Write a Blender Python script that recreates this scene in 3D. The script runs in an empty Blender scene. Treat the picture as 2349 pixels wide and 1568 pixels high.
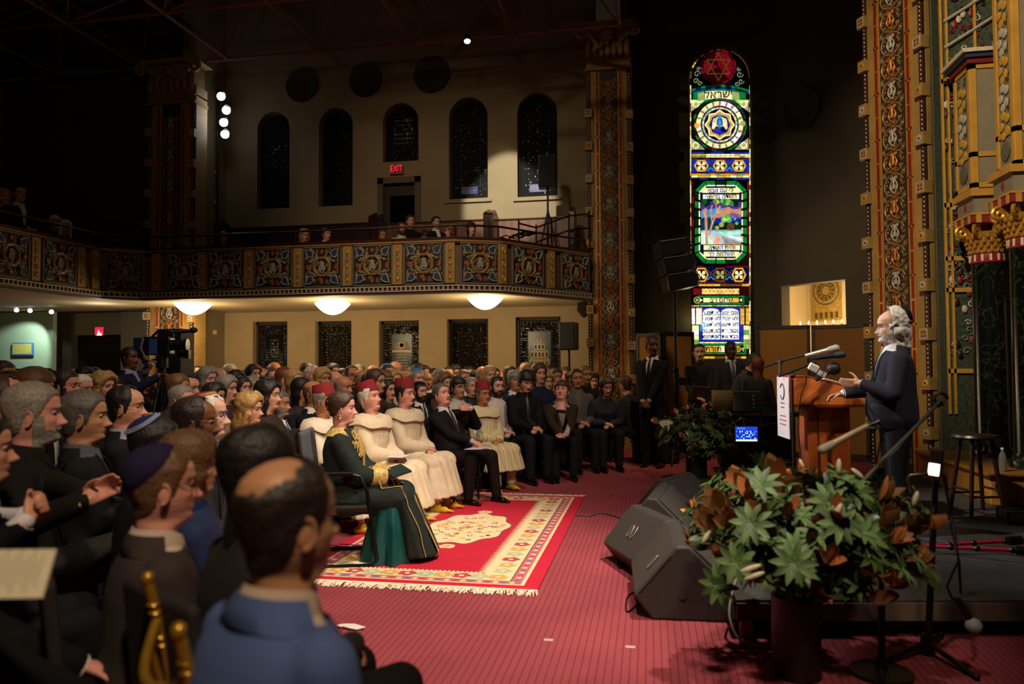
import bpy, bmesh, math, random
from mathutils import Vector, Matrix, Euler, noise
from mathutils.bvhtree import BVHTree
from math import sin, cos, pi, sqrt, atan2, radians, exp
V = Vector
random.seed(7)
scn = bpy.context.scene
COL = scn.collection
# ------------------------------------------------------------------ camera
F_PX, CX, CY, CAM_H = 1700.0, 1174.5, 784.0, 1.45
yaw, pitch, roll = radians(10.5), math.atan(57 / 1700), 0.006
fw = V((-sin(yaw) * cos(pitch), cos(yaw) * cos(pitch), sin(pitch)))
r0 = V((cos(yaw), sin(yaw), 0)); u0 = r0.cross(fw)
rt = r0 * cos(roll) - u0 * sin(roll); upv = u0 * cos(roll) + r0 * sin(roll)
cam = bpy.data.cameras.new('camera'); camo = bpy.data.objects.new('camera', cam); COL.objects.link(camo)
cam.sensor_width = 36; cam.lens = F_PX / 2349 * 36
camo.matrix_world = Matrix(((rt.x, upv.x, -fw.x, 0), (rt.y, upv.y, -fw.y, 0), (rt.z, upv.z, -fw.z, CAM_H), (0, 0, 0, 1)))
cam.clip_start = 0.05; cam.clip_end = 100
cam.dof.use_dof = True; cam.dof.focus_distance = 7.5; cam.dof.aperture_fstop = 1.6
scn.camera = camo
scn.view_settings.view_transform = 'Standard'; scn.view_settings.look = 'None'
scn.view_settings.exposure = 0.0; scn.view_settings.gamma = 1.0; scn.view_settings.use_curve_mapping = False
w = bpy.data.worlds.new('world'); scn.world = w; w.use_nodes = True
w.node_tree.nodes['Background'].inputs[0].default_value = (1.0, 0.62, 0.4, 1); w.node_tree.nodes['Background'].inputs[1].default_value = 0.012

def lamp(kind, loc, energy, col=(1, .8, .6), target=None, size=.2, ang=40, blend=.6, sy=None):
    d = bpy.data.lights.new(kind.lower() + '_light', kind); o = bpy.data.objects.new(kind.lower() + '_light', d); COL.objects.link(o)
    o.location = loc; d.energy = energy; d.color = col
    if kind == 'SPOT': d.spot_size = radians(ang); d.spot_blend = blend; d.shadow_soft_size = size
    elif kind == 'AREA':
        d.size = size
        if sy: d.shape = 'RECTANGLE'; d.size_y = sy
    else: d.shadow_soft_size = size
    if target is not None: o.rotation_euler = (V(target) - V(loc)).to_track_quat('-Z', 'Y').to_euler()
    return o
WARM = (1, .72, .45); NEUT = (1, .86, .70); COOL = (.86, .92, 1)
# house lamps assumed in the roof frame and on the walls, with added fills
lamp('SPOT', (1.6, 4.4, 8.0), 3000, NEUT, (-1.5, 5.0, 0), .12, 39, .8)        # rug and front row
lamp('SPOT', (2.6, 1.0, 7.6), 1700, (1, .84, .68), (-1.9, 7.6, .9), .15, 40, .8)  # front row faces
lamp('SPOT', (-8.2, 12.6, 6.0), 5200, COOL, (1.75, 5.9, 1.55), .10, 13, .6)    # wall cluster on the lectern
lamp('SPOT', (-3.6, 3.0, 8.0), 3600, NEUT, (1.65, 6.0, 1.5), .12, 17, .8)      # lectern
lamp('SPOT', (3.6, 3.4, 7.4), 900, (1, .84, .68), (1.8, 5.9, 1.6), .12, 16, .8)   # added fill on the lectern from the other side
lamp('SPOT', (-1.5, .5, 8.0), 2700, (1, .78, .5), (3.2, 8.6, 4.2), .2, 38, .8)  # ark front
lamp('SPOT', (-.6, .8, 7.6), 1300, NEUT, (.2, 4.3, 0.8), .15, 25, .9)            # flowers and floor monitors
lamp('SPOT', (-2.8, 8.2, 8.3), 3400, (1, .93, .82), (-2.6, 14, 4.55), .04, 17, .35)      # wall patch
lamp('SPOT', (-5.0, 6.0, 8.2), 420, (1, .8, .5), (-.7, 13.2, 4.4), .06, 40, .5)  # pilaster
lamp('SPOT', (-1.2, 4.0, 8.3), 1500, (1, .78, .58), (-4.2, 8.7, .6), .3, 54, .9)   # audience
lamp('SPOT', (0.9, -1.0, 6.5), 1350, (1, .74, .5), (-1.6, 2.6, .9), .25, 60, .9)  # near audience
lamp('SPOT', (-1.5, 5.0, 8.3), 210, (1, .72, .45), (-3.0, 11.8, 3.2), .3, 48, .9)   # balcony front
lamp('SPOT', (-2.5, 4.0, 7.6), 900, (1, .76, .5), (-3.6, 12.6, 4.3), .2, 44, .9)   # balcony seats
lamp('POINT', (-5.5, 7.2, 6.4), 26, (1, .66, .4), size=.2)  # added fill without a fixture, lifts the trusses and upper wall
lamp('SPOT', (.8, 8.0, 8.2), 800, (1, .7, .42), (.5, 11.4, 1.2), .2, 34, .9)

# ------------------------------------------------------------------ pixel helpers (a point of the photograph at a real distance)
def ray(x, y): return fw + rt * ((x - CX) / F_PX) - upv * ((y - CY) / F_PX)
def fl(x, y, z=0.0):
    d = ray(x, y); t = (z - CAM_H) / d.z; return V((d.x * t, d.y * t, z))
def aty(x, y, Y):
    d = ray(x, y); t = Y / d.y; return V((d.x * t, Y, CAM_H + d.z * t))
def dep(x, y, D): return ray(x, y) * D + V((0, 0, CAM_H))

# ------------------------------------------------------------------ materials
def lin(h):
    if isinstance(h, str):
        h = h.lstrip('#'); c = [int(h[i:i + 2], 16) / 255 for i in (0, 2, 4)]
    else: c = [v / 255 for v in h]
    return tuple(v / 12.92 if v <= .04045 else ((v + .055) / 1.055) ** 2.4 for v in c)
_M = {}
def mat(col, rough=.7, metal=0, var=.12, scale=30, bump=.0, emit=0, spec=None, trans=0, wave=None, sss=0):
    key = (col, rough, metal, var, scale, bump, emit, spec, trans, wave, sss)
    if key in _M: return _M[key]
    m = bpy.data.materials.new('surface'); m.use_nodes = True; nt = m.node_tree; b = nt.nodes['Principled BSDF']
    c = lin(col); b.inputs['Roughness'].default_value = rough; b.inputs['Metallic'].default_value = metal
    if spec is not None: b.inputs['Specular IOR Level'].default_value = spec
    if trans: b.inputs['Transmission Weight'].default_value = trans
    if sss: b.inputs['Subsurface Weight'].default_value = sss; b.inputs['Subsurface Radius'].default_value = (.01, .004, .002)
    tc = nt.nodes.new('ShaderNodeTexCoord')
    if wave:
        n = nt.nodes.new('ShaderNodeTexWave'); n.wave_type = 'BANDS'; n.bands_direction = wave[0]; n.inputs['Scale'].default_value = wave[1]; n.inputs['Distortion'].default_value = wave[2]
        out = n.outputs['Fac']
    else:
        n = nt.nodes.new('ShaderNodeTexNoise'); n.inputs['Scale'].default_value = scale; n.inputs['Detail'].default_value = 3
        out = n.outputs['Fac']
    nt.links.new(tc.outputs['Object'], n.inputs['Vector'])
    r = nt.nodes.new('ShaderNodeValToRGB'); r.color_ramp.elements[0].position = .3; r.color_ramp.elements[1].position = .7
    r.color_ramp.elements[0].color = tuple(v * (1 - var) for v in c) + (1,)
    r.color_ramp.elements[1].color = tuple(min(1, v * (1 + var)) for v in c) + (1,)
    nt.links.new(out, r.inputs[0]); nt.links.new(r.outputs[0], b.inputs['Base Color'])
    if emit:
        nt.links.new(r.outputs[0], b.inputs['Emission Color']); b.inputs['Emission Strength'].default_value = emit
        b.inputs['Specular IOR Level'].default_value = .2
    if bump:
        bp = nt.nodes.new('ShaderNodeBump'); bp.inputs['Strength'].default_value = bump; bp.inputs['Distance'].default_value = .02
        nt.links.new(out, bp.inputs['Height']); nt.links.new(bp.outputs[0], b.inputs['Normal'])
    _M[key] = m; return m

# ------------------------------------------------------------------ mesh builder
def frame(d, hint=V((0, 0, 1))):
    d = d.normalized(); s = hint.cross(d)
    if s.length < 1e-4: s = V((1, 0, 0)).cross(d)
    if s.length < 1e-4: s = V((0, 1, 0)).cross(d)
    s.normalize(); return d, s, d.cross(s)
class MB:
    def __init__(s): s.v = []; s.f = []; s.m = []; s.T = None
    def add(s, vs, fs, mi=0):
        k = len(s.v); s.v += [(s.T @ V(p)) if s.T else V(p) for p in vs]
        for f in fs: s.f.append([k + i for i in f]); s.m.append(mi)
    def box(s, c, d, mi=0, R=None):
        c = V(c); h = [x / 2 for x in d]; vs = []
        for a in (-1, 1):
            for b in (-1, 1):
                for e in (-1, 1):
                    p = V((a * h[0], b * h[1], e * h[2])); vs.append(c + (R @ p if R else p))
        s.add(vs, [(0, 1, 3, 2), (4, 6, 7, 5), (0, 4, 5, 1), (2, 3, 7, 6), (0, 2, 6, 4), (1, 5, 7, 3)], mi)
    def bb(s, a, b, mi=0): s.box([(a[i] + b[i]) / 2 for i in range(3)], [abs(b[i] - a[i]) for i in range(3)], mi)
    def rings(s, R, mi=0, cap=True, closed=False):
        n = len(R[0]); vs = [p for r in R for p in r]; fs = []
        K = len(R)
        for i in range(K if closed else K - 1):
            for j in range(n):
                a = i * n + j; b = i * n + (j + 1) % n; c = ((i + 1) % K) * n + (j + 1) % n; d = ((i + 1) % K) * n + j
                fs.append((a, b, c, d))
        if cap and not closed: fs.append(tuple(range(n))[::-1]); fs.append(tuple((K - 1) * n + j for j in range(n)))
        s.add(vs, fs, mi)
    def cyl(s, p0, p1, r0, r1=None, n=12, mi=0, cap=True):
        p0, p1 = V(p0), V(p1); r1 = r0 if r1 is None else r1; d, a, b = frame(p1 - p0)
        s.rings([[p + a * (r * cos(2 * pi * k / n)) + b * (r * sin(2 * pi * k / n)) for k in range(n)] for p, r in ((p0, r0), (p1, r1))], mi, cap)
    def tube(s, pts, r, n=6, mi=0, closed=False, flat=None):
        pts = [V(p) for p in pts]; K = len(pts); R = []; prev = None
        for i, p in enumerate(pts):
            t = (pts[(i + 1) % K] - pts[i - 1]) if closed else (pts[min(i + 1, K - 1)] - pts[max(i - 1, 0)])
            if t.length < 1e-7: t = V((0, 0, 1))
            t.normalize()
            if prev is None: _, a, b = frame(t)
            else:
                a = prev - t * prev.dot(t)
                if a.length < 1e-5: _, a, b = frame(t)
                else: a.normalize(); b = t.cross(a)
            prev = a; rr = r[i] if isinstance(r, (list, tuple)) else r
            R.append([p + a * (rr * cos(2 * pi * k / n)) + b * (rr * sin(2 * pi * k / n)) for k in range(n)])
        s.rings(R, mi, not closed, closed)
    def lathe(s, prof, c=(0, 0, 0), n=24, mi=0, axis=None):
        c = V(c); d, a, b = frame(V(axis)) if axis else (V((0, 0, 1)), V((1, 0, 0)), V((0, 1, 0)))
        s.rings([[c + d * z + a * (r * cos(2 * pi * k / n)) + b * (r * sin(2 * pi * k / n)) for k in range(n)] for r, z in prof], mi)
    def ell(s, c, rad, mi=0, n=12, m=8, R=None):
        c = V(c); RR = []
        for i in range(m + 1):
            t = pi * i / m; t = min(max(t, .02), pi - .02); row = []
            for k in range(n):
                p = V((rad[0] * sin(t) * cos(2 * pi * k / n), rad[1] * sin(t) * sin(2 * pi * k / n), -rad[2] * cos(t)))
                row.append(c + (R @ p if R else p))
            RR.append(row)
        s.rings(RR, mi)
    def prism(s, poly, d, mi=0):
        n = len(poly); d = V(d); a = [V(p) for p in poly]; vs = a + [p + d for p in a]
        s.add(vs, [tuple(range(n))[::-1], tuple(range(n, 2 * n))] + [(i, (i + 1) % n, n + (i + 1) % n, n + i) for i in range(n)], mi)
    def mesh(s, mats, smooth=False):
        me = bpy.data.meshes.new('mesh'); me.from_pydata([tuple(p) for p in s.v], [], s.f)
        for m in (mats if isinstance(mats, (list, tuple)) else [mats]): me.materials.append(m)
        me.polygons.foreach_set('material_index', s.m)
        bm = bmesh.new(); bm.from_mesh(me); bmesh.ops.recalc_face_normals(bm, faces=bm.faces); bm.to_mesh(me); bm.free()
        if smooth:
            me.polygons.foreach_set('use_smooth', [True] * len(me.polygons))
            try: me.set_sharp_from_angle(angle=radians(50 if smooth is True else smooth))
            except Exception: pass
        me.update(); return me
    def build(s, name, mats, parent=None, smooth=False, bevel=0, **tags):
        o = obj(name, s.mesh(mats, smooth), parent, **tags)
        if bevel:
            b = o.modifiers.new('bevel', 'BEVEL'); b.width = bevel; b.segments = 2; b.limit_method = 'ANGLE'
        return o
def obj(name, me, parent=None, loc=None, **tags):
    o = bpy.data.objects.new(name, me); COL.objects.link(o)
    if parent is not None: o.parent = parent
    if loc is not None: o.location = loc
    for k, v_ in tags.items(): o[k] = v_
    return o
def empty(name, loc=(0, 0, 0), rz=0, **tags):
    o = bpy.data.objects.new(name, None); COL.objects.link(o); o.location = loc; o.rotation_euler.z = rz
    for k, v_ in tags.items(): o[k] = v_
    return o
def thing(name, label, cat, loc=(0, 0, 0), rz=0, group=None):
    o = empty(name, loc, rz, label=label, category=cat)
    if group: o['group'] = group
    return o
def copy_tree(o, parent=None):
    c = o.copy(); COL.objects.link(c); c.parent = parent
    for ch in list(o.children): copy_tree(ch, c)
    return c
def evalmesh(o):
    bpy.context.view_layer.update()
    dg = bpy.context.evaluated_depsgraph_get(); return bpy.data.meshes.new_from_object(o.evaluated_get(dg))
def text_mesh(body, size, mats, extrude=.002, loc=None, R=None, name='lettering', parent=None, align='CENTER', off_=0, **tags):
    cu = bpy.data.curves.new('t', 'FONT'); cu.body = body; cu.size = size; cu.extrude = extrude; cu.offset = off_; cu.align_x = align; cu.align_y = 'CENTER'; cu.resolution_u = 3
    t = bpy.data.objects.new('t', cu); COL.objects.link(t); me = evalmesh(t); bpy.data.objects.remove(t)
    me.materials.clear(); me.materials.append(mats)
    if R is not None: me.transform(R.to_4x4())
    return obj(name, me, parent, loc, **tags)
RX90 = Matrix.Rotation(pi / 2, 3, 'X')     # stands a text up in the XZ plane, readable from -Y
def spiral(c, r, turns, a0, ux, uy, sgn=1, n=16, r_in=.15):
    c = V(c); return [c + (ux * cos(a0 + sgn * turns * 2 * pi * i / n) + uy * sin(a0 + sgn * turns * 2 * pi * i / n)) * (r * (1 - (1 - r_in) * i / n)) for i in range(n + 1)]
# ================================================================== SETTING
PLASTER = mat('#8a7a5c', .85, var=.08, scale=2.2, bump=.15)
PLASTER_LO = mat('#b5a07a', .8, var=.05, scale=3, bump=.05)
DARKP = mat('#4a4032', .85, var=.12, scale=1.6)
BROWNP = mat('#5c5140', .8, var=.12, scale=1.3)
# carpet with thin darker lines running away from the camera
cm = bpy.data.materials.new('carpet'); cm.use_nodes = True; nt = cm.node_tree; b = nt.nodes['Principled BSDF']; b.inputs['Roughness'].default_value = .95; b.inputs['Specular IOR Level'].default_value = .1
tc = nt.nodes.new('ShaderNodeTexCoord'); sp = nt.nodes.new('ShaderNodeSeparateXYZ'); nt.links.new(tc.outputs['Object'], sp.inputs[0])
def mth(op, a, b_=None, nt=nt):
    n = nt.nodes.new('ShaderNodeMath'); n.operation = op
    for i, x in enumerate((a, b_)):
        if x is None: continue
        if isinstance(x, (int, float)): n.inputs[i].default_value = x
        else: nt.links.new(x, n.inputs[i])
    return n.outputs[0]
fr = mth('FRACT', mth('MULTIPLY', sp.outputs[0], 26)); ln = mth('LESS_THAN', fr, .16)
fy = mth('FRACT', mth('MULTIPLY', sp.outputs[1], 60)); dots = mth('MULTIPLY', ln, mth('LESS_THAN', fy, .72))
ns = nt.nodes.new('ShaderNodeTexNoise'); ns.inputs['Scale'].default_value = 1.7; ns.inputs['Detail'].default_value = 6; nt.links.new(tc.outputs['Object'], ns.inputs[0])
mx = nt.nodes.new('ShaderNodeMix'); mx.data_type = 'RGBA'; mx.inputs[6].default_value = lin('#a04a52') + (1,); mx.inputs[7].default_value = lin('#5a1c26') + (1,)
nt.links.new(mth('MULTIPLY', dots, .8), mx.inputs[0]); mx2 = nt.nodes.new('ShaderNodeMix'); mx2.data_type = 'RGBA'; mx2.blend_type = 'MULTIPLY'; mx2.inputs[0].default_value = .5
nt.links.new(mx.outputs[2], mx2.inputs[6]); nt.links.new(ns.outputs[0], mx2.inputs[7]); nt.links.new(mx2.outputs[2], b.inputs['Base Color'])
m = MB(); m.bb((-15, -2.5, -.1), (6.5, 15, 0)); m.build('floor', cm, kind='structure')

def wall(name, a, b_, z0, z1, m_, th=.12, side=1):
    """a vertical slab between two floor points, thickness to the outside"""
    a = V((a[0], a[1], 0)); b_ = V((b_[0], b_[1], 0)); n = (b_ - a).cross(V((0, 0, 1))).normalized() * th * side
    M_ = MB(); M_.prism([a + V((0, 0, z0)), b_ + V((0, 0, z0)), b_ + n + V((0, 0, z0)), a + n + V((0, 0, z0))], (0, 0, z1 - z0)); return M_.build(name, m_, kind='structure')
# --- side wall of the hall at Y = 14 with window openings (reveals 0.35 deep)
YW = 14.0
def px_x(px, py=500, Y=YW): return aty(px, py, Y).x
def px_z(px, py, Y=YW): return aty(px, py, Y).z
lowwin = [(580, 659, 737), (723, 806, 736), (869, 961, 735), (1025, 1120, 731), (1183, 1286, 726)]
upwin = [(590, 664, 256, 478), (731, 809, 247, 472), (878, 960, 236, 370), (1030, 1119, 223, 455), (1187, 1279, 212, 450)]
def arch_pts(x0, x1, z0, z1, n=12):
    r = (x1 - x0) / 2; c = (x0 + x1) / 2
    return [(x0, z0), (x1, z0)] + [(c + r * cos(pi * k / n), z1 - r + r * sin(pi * k / n)) for k in range(n + 1)]
def rect_pts(x0, x1, z0, z1): return [(x0, z0), (x1, z0), (x1, z1), (x0, z1)]
def plate_with_holes(X0, X1, Z0, Z1, holes):
    """one flat front with openings, filled by triangulation; coordinates (x, z)"""
    bm = bmesh.new()
    def loop(ps):
        vs = [bm.verts.new((x, 0, z)) for x, z in ps]
        for i in range(len(vs)): bm.edges.new((vs[i], vs[(i + 1) % len(vs)]))
    loop(rect_pts(X0, X1, Z0, Z1))
    for h in holes: loop(h)
    bmesh.ops.triangle_fill(bm, use_beauty=True, edges=bm.edges[:]); return bm
XL, XR = -8.65, -.95
uh = []
for (a, b_, t, bo) in upwin:
    c = (a + b_) / 2; uh.append((px_x(a, 400), px_x(b_, 400), px_z(c, bo), px_z(c, t)))
udoor = (px_x(872, 450), px_x(960, 450), 2.6, px_z(916, 412))
lh = [(px_x(a, 790), px_x(b_, 790), .95, px_z((a + b_) / 2, t)) for a, b_, t in lowwin]
def walled(name, X0, X1, Z0, Z1, holes, Y, m_, depth=.32):
    bm = plate_with_holes(X0, X1, Z0, Z1, holes)
    r = bmesh.ops.extrude_face_region(bm, geom=bm.faces[:]); bmesh.ops.translate(bm, verts=[v_ for v_ in r['geom'] if isinstance(v_, bmesh.types.BMVert)], vec=(0, depth, 0))
    bmesh.ops.recalc_face_normals(bm, faces=bm.faces); me = bpy.data.meshes.new(name); bm.to_mesh(me); bm.free(); me.materials.append(m_)
    return obj(name, me, loc=(0, Y, 0), kind='structure')
walled('wall_side_upper', XL, XR, 2.6, 9.2, [arch_pts(*h) if i != 2 else arch_pts(*h) for i, h in enumerate(uh)] + [rect_pts(*udoor[:2], 2.75, udoor[3])], YW, PLASTER)
walled('wall_side_lower', XL, XR, 0, 2.6, [rect_pts(*h) for h in lh], YW, PLASTER_LO)
# recessed mouldings round the upper arches
BROWN = mat('#2c2015', .6, var=.2, scale=8)
for i, h in enumerate(uh):
    if i < 3: continue
    M_ = MB(); M_.bb((h[0] - .08, YW - .04, h[2] - .08), (h[1] + .08, YW + .02, h[2] - .03)); M_.build(f'trim_{i+1}', PLASTER, kind='structure')
LEAD = mat('#050506', .75, var=.2, spec=.2)
def glass_cells(M_, x0, x1, z0, z1, Y, nx, nz, cols, p=.6, arch=False, seed=0, s=.62):
    rd = random.Random(seed); dx = (x1 - x0) / nx; dz = (z1 - z0) / nz; r = (x1 - x0) / 2; c = (x0 + x1) / 2
    for i in range(nx):
        for j in range(nz):
            x = x0 + (i + .5) * dx; z = z0 + (j + .5) * dz
            if arch and z > z1 - r and (x - c) ** 2 + (z - z1 + r) ** 2 > (r * .93) ** 2: continue
            if rd.random() > p: continue
            k = rd.choice(cols); a = rd.uniform(0, 1); w_ = dx * s * rd.uniform(.5, 1) / 2; h_ = dz * s * rd.uniform(.5, 1) / 2
            M_.add([(x + w_, Y, z), (x, Y, z + h_), (x - w_, Y, z), (x, Y, z - h_)] if a < .6 else [(x - w_, Y, z - h_), (x + w_, Y, z - h_), (x + w_, Y, z + h_), (x - w_, Y, z + h_)], [(0, 1, 2, 3)], k)
def dotline(M_, pts, r, step, mi, Y):
    for a, b_ in zip(pts, pts[1:]):
        L = sqrt((b_[0] - a[0]) ** 2 + (b_[1] - a[1]) ** 2); n = max(1, int(L / step))
        for k in range(n):
            x = a[0] + (b_[0] - a[0]) * k / n; z = a[1] + (b_[1] - a[1]) * k / n
            M_.add([(x + r * cos(t * pi / 3), Y, z + r * sin(t * pi / 3)) for t in range(6)], [tuple(range(6))], mi)
GP = [LEAD, mat('#6e5a38', .35, var=.3), mat('#4a3c26', .3, var=.3), mat('#a8905a', .3, var=.2), mat('#2c3a2c', .3), mat('#26306a', .3), mat('#5a6a72', .3, var=.3), mat('#2f5a30', .3), mat('#c9a24a', .3), mat('#70685a', .4, var=.4, scale=14), mat('#27414a', .3, var=.4, scale=9), mat('#3a2a5a', .3)]
def window(n, h, Y, arch, kind):
    x0, x1, z0, z1 = h; e = empty(f'window_{n}', ((x0 + x1) / 2, Y, z0), kind='structure'); T = Matrix.Translation(-V(e.location))
    M_ = MB(); M_.T = T; P_ = arch_pts(x0, x1, z0, z1) if arch else rect_pts(x0, x1, z0, z1)
    M_.add([(x, Y + .20, z) for x, z in P_], [tuple(range(len(P_)))], 0)
    f_ = .045; xx0, xx1, zz0, zz1 = x0 + f_ + .02, x1 - f_ - .02, z0 + .08, z1 - .08; Yg = Y + .192; W = xx1 - xx0
    rd = random.Random(n)
    if kind == 'dim':
        glass_cells(M_, xx0, xx1, zz0, zz1, Yg, 12, 30, [2, 4, 10], .16, arch, n)
        dotline(M_, [(xx0 + W * .2, zz0 + .1), (xx0 + W * .2, zz1 - .3)], .006, .12, 1, Yg - .004); dotline(M_, [(xx1 - W * .2, zz0 + .1), (xx1 - W * .2, zz1 - .3)], .006, .12, 1, Yg - .004)
    elif kind == 'dimblue':
        glass_cells(M_, xx0, xx1, zz0, zz1, Yg, 14, 34, [2, 1, 4], .14, arch, n)
        for sx in (.2, .8): dotline(M_, [(xx0 + W * sx, zz0 + .1), (xx0 + W * sx, zz1 - .3)], .008, .1, 9, Yg - .004)
        M_.bb((xx0 + W * .22, Yg - .006, zz0 + .05), (xx0 + W * .72, Yg - .002, zz0 + .2), 5); dotline(M_, [(xx0 + W * .25, zz0 + .12), (xx0 + W * .7, zz0 + .12)], .012, .05, 9, Yg - .008)
    elif kind == 'lit':
        glass_cells(M_, xx0, xx1, zz0, zz1 - .3, Yg, 14, 20, [1, 9, 6, 4], .3, arch, n)
        dotline(M_, [(xx0 + .1, zz1 - .35), (xx0 + .2, zz1 - .15), (xx1 - .2, zz1 - .15), (xx1 - .1, zz1 - .35)], .012, .1, 6, Yg - .004)
        glass_cells(M_, xx0 + .1, xx1 - .1, zz0 + .3, zz0 + .85, Yg - .004, 8, 6, [9, 3, 6], .9, False, n, .7)
    else:
        bw = W * .17
        glass_cells(M_, xx0, xx1, zz0, zz1, Yg, 20, 34, [1, 2, 3, 2] if kind != 'blue' else [5, 11, 2, 6], .55 if kind != 'dark' else .22, False, n, .8)
        mz0, mz1 = zz0, zz1 - W * .26
        M_.add([(xx0 + bw, Yg - .004, mz0), (xx1 - bw, Yg - .004, mz0), (xx1 - bw, Yg - .004, mz1), (xx0 + bw, Yg - .004, mz1)], [(0, 1, 2, 3)], 0)
        lines = [(xx0, zz0), (xx0, zz1), (xx1, zz1), (xx1, zz0)]; inner = [(xx0 + bw, mz0), (xx0 + bw, mz1), (xx1 - bw, mz1), (xx1 - bw, mz0)]
        k = {'gold': 8, 'blue': 1, 'dark': 9, 'house': 9, 'stairs': 8}[kind]
        dotline(M_, lines, .009, .055, k, Yg - .006); dotline(M_, inner, .009, .06, k, Yg - .008)
        ix0, ix1 = xx0 + bw + .02, xx1 - bw - .02; cx_ = (ix0 + ix1) / 2; Yi = Yg - .009
        if kind == 'gold': glass_cells(M_, ix0, ix1, mz0, mz1, Yi, 11, 26, [1, 3, 2], .9, False, n, .55)
        if kind == 'dark': glass_cells(M_, ix0, ix1, mz0, mz1, Yi, 10, 24, [2, 1], .5, False, n, .6)
        if kind == 'blue':
            glass_cells(M_, ix0, ix1, mz0 + .1, mz1 - .3, Yi, 9, 14, [10, 6, 9], .8, False, n, .95); glass_cells(M_, ix0 + .1, ix1 - .1, mz1 - .5, mz1 - .1, Yi, 7, 6, [9, 6, 3], .8, False, n + 9, .8)
            for zz in (mz0 + .3, mz0 + .62, mz0 + .95): M_.bb((ix0, Yi - .01, zz), (ix1, Yi - .004, zz + .012), 0)
            for sx in (xx0 + .05, xx1 - .05): glass_cells(M_, sx - .04, sx + .04, zz0, zz1 - .5, Yi, 2, 14, [5], .9, False, n, .9)
        if kind == 'stairs':
            M_.add([(ix0, Yi, mz0), (ix1, Yi, mz0), (ix1, Yi, mz1), (ix0, Yi, mz1)], [(0, 1, 2, 3)], 10)
            dz = mz1 - .22; M_.add([(cx_ + .17 * cos(t * pi / 10), Yi - .004, dz - .1 + .2 * sin(t * pi / 10)) for t in range(11)], [tuple(range(11))], 9)
            M_.bb((cx_ - .2, Yi - .008, dz - .14), (cx_ + .2, Yi - .003, dz - .1), 8)
            for a in (0, 1): M_.add([(cx_ + .08 * sin(2 * pi * k_ / 3 + a * pi), Yi - .008, dz + .0 + .08 * cos(2 * pi * k_ / 3 + a * pi)) for k_ in range(3)], [(0, 1, 2)], 8)
            for q in range(9): ww = .1 + q * .008; M_.bb((cx_ - ww, Yi - .008, dz - .2 - q * .055), (cx_ + ww, Yi - .003, dz - .18 - q * .055), 3)
            glass_cells(M_, ix0, ix1, mz0, mz0 + .4, Yi - .004, 7, 6, [6, 10, 4], .7, False, n, .8)
        if kind == 'house':
            M_.add([(ix0, Yi, mz0), (ix1, Yi, mz0), (ix1, Yi, mz1), (ix0, Yi, mz1)], [(0, 1, 2, 3)], 10)
            bz = mz0 + .38; M_.bb((ix0, Yi - .006, mz0), (ix1, Yi - .002, bz), 7); wq = .2
            for q, (hw, hh) in enumerate(((.2, .2), (.17, .16), (.11, .14), (.05, .09))):
                M_.bb((cx_ - hw, Yi - .01, bz), (cx_ + hw, Yi - .005, bz + hh - .012), 3)
                for t in range(-2, 3):
                    if abs(t) * .07 < hw - .02: M_.bb((cx_ + t * .07 - .012, Yi - .014, bz + .03), (cx_ + t * .07 + .012, Yi - .011, bz + hh * .7), 0)
                bz += hh
            M_.add([(cx_ + .06 * cos(t * pi / 8), Yi - .012, bz - .02 + .07 * sin(t * pi / 8)) for t in range(9)], [tuple(range(9))], 1)
    M_.build('pane', GP, e)
    Fm = MB(); Fm.T = T
    if arch:
        pts = [(x, Y + .17, z) for x, z in P_]; Fm.tube(pts, .035, 4, closed=True)
    else:
        for a, b_ in (((x0, z0), (x1, z0 + .06)), ((x0, z1 - .06), (x1, z1)), ((x0, z0), (x0 + .05, z1)), ((x1 - .05, z0), (x1, z1))): Fm.bb((a[0], Y + .14, a[1]), (b_[0], Y + .2, b_[1]))
    Fm.build('window_frame', BROWN, e); return e
for i, (h, k) in enumerate(zip(lh, ('blue', 'gold', 'stairs', 'dark', 'house'))): window(i + 1, h, YW, False, k)
for i, (h, k) in enumerate(zip(uh, ('dim', 'dim', 'lit', 'dimblue', 'dimblue'))): window(i + 6, h, YW, True, k)
# upper door under the exit sign
e = empty('door_1', ((udoor[0] + udoor[1]) / 2, YW, 2.75), kind='structure'); T = Matrix.Translation(-V(e.location)); M_ = MB(); M_.T = T
x0, x1, _, z1 = udoor
M_.bb((x0, YW + .1, 2.75), (x1, YW + .2, z1)); M_.build('door_panel', BROWN, e); M_ = MB(); M_.T = T
M_.bb((x0 + .18, YW + .08, 2.95), (x1 - .1, YW + .099, z1 - .3)); M_.build('glass_pane', mat('#08090c', .1), e)
M_ = MB(); M_.T = T; M_.bb((x0 - .05, YW - .03, 2.7), (x0 + .07, YW + .1, z1 + .05)); M_.bb((x1 - .07, YW - .03, 2.7), (x1 + .05, YW + .1, z1 + .05)); M_.bb((x0 - .05, YW - .03, z1 - .07), (x1 + .05, YW + .1, z1 + .05)); M_.build('door_frame', BROWNP, e)
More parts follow.
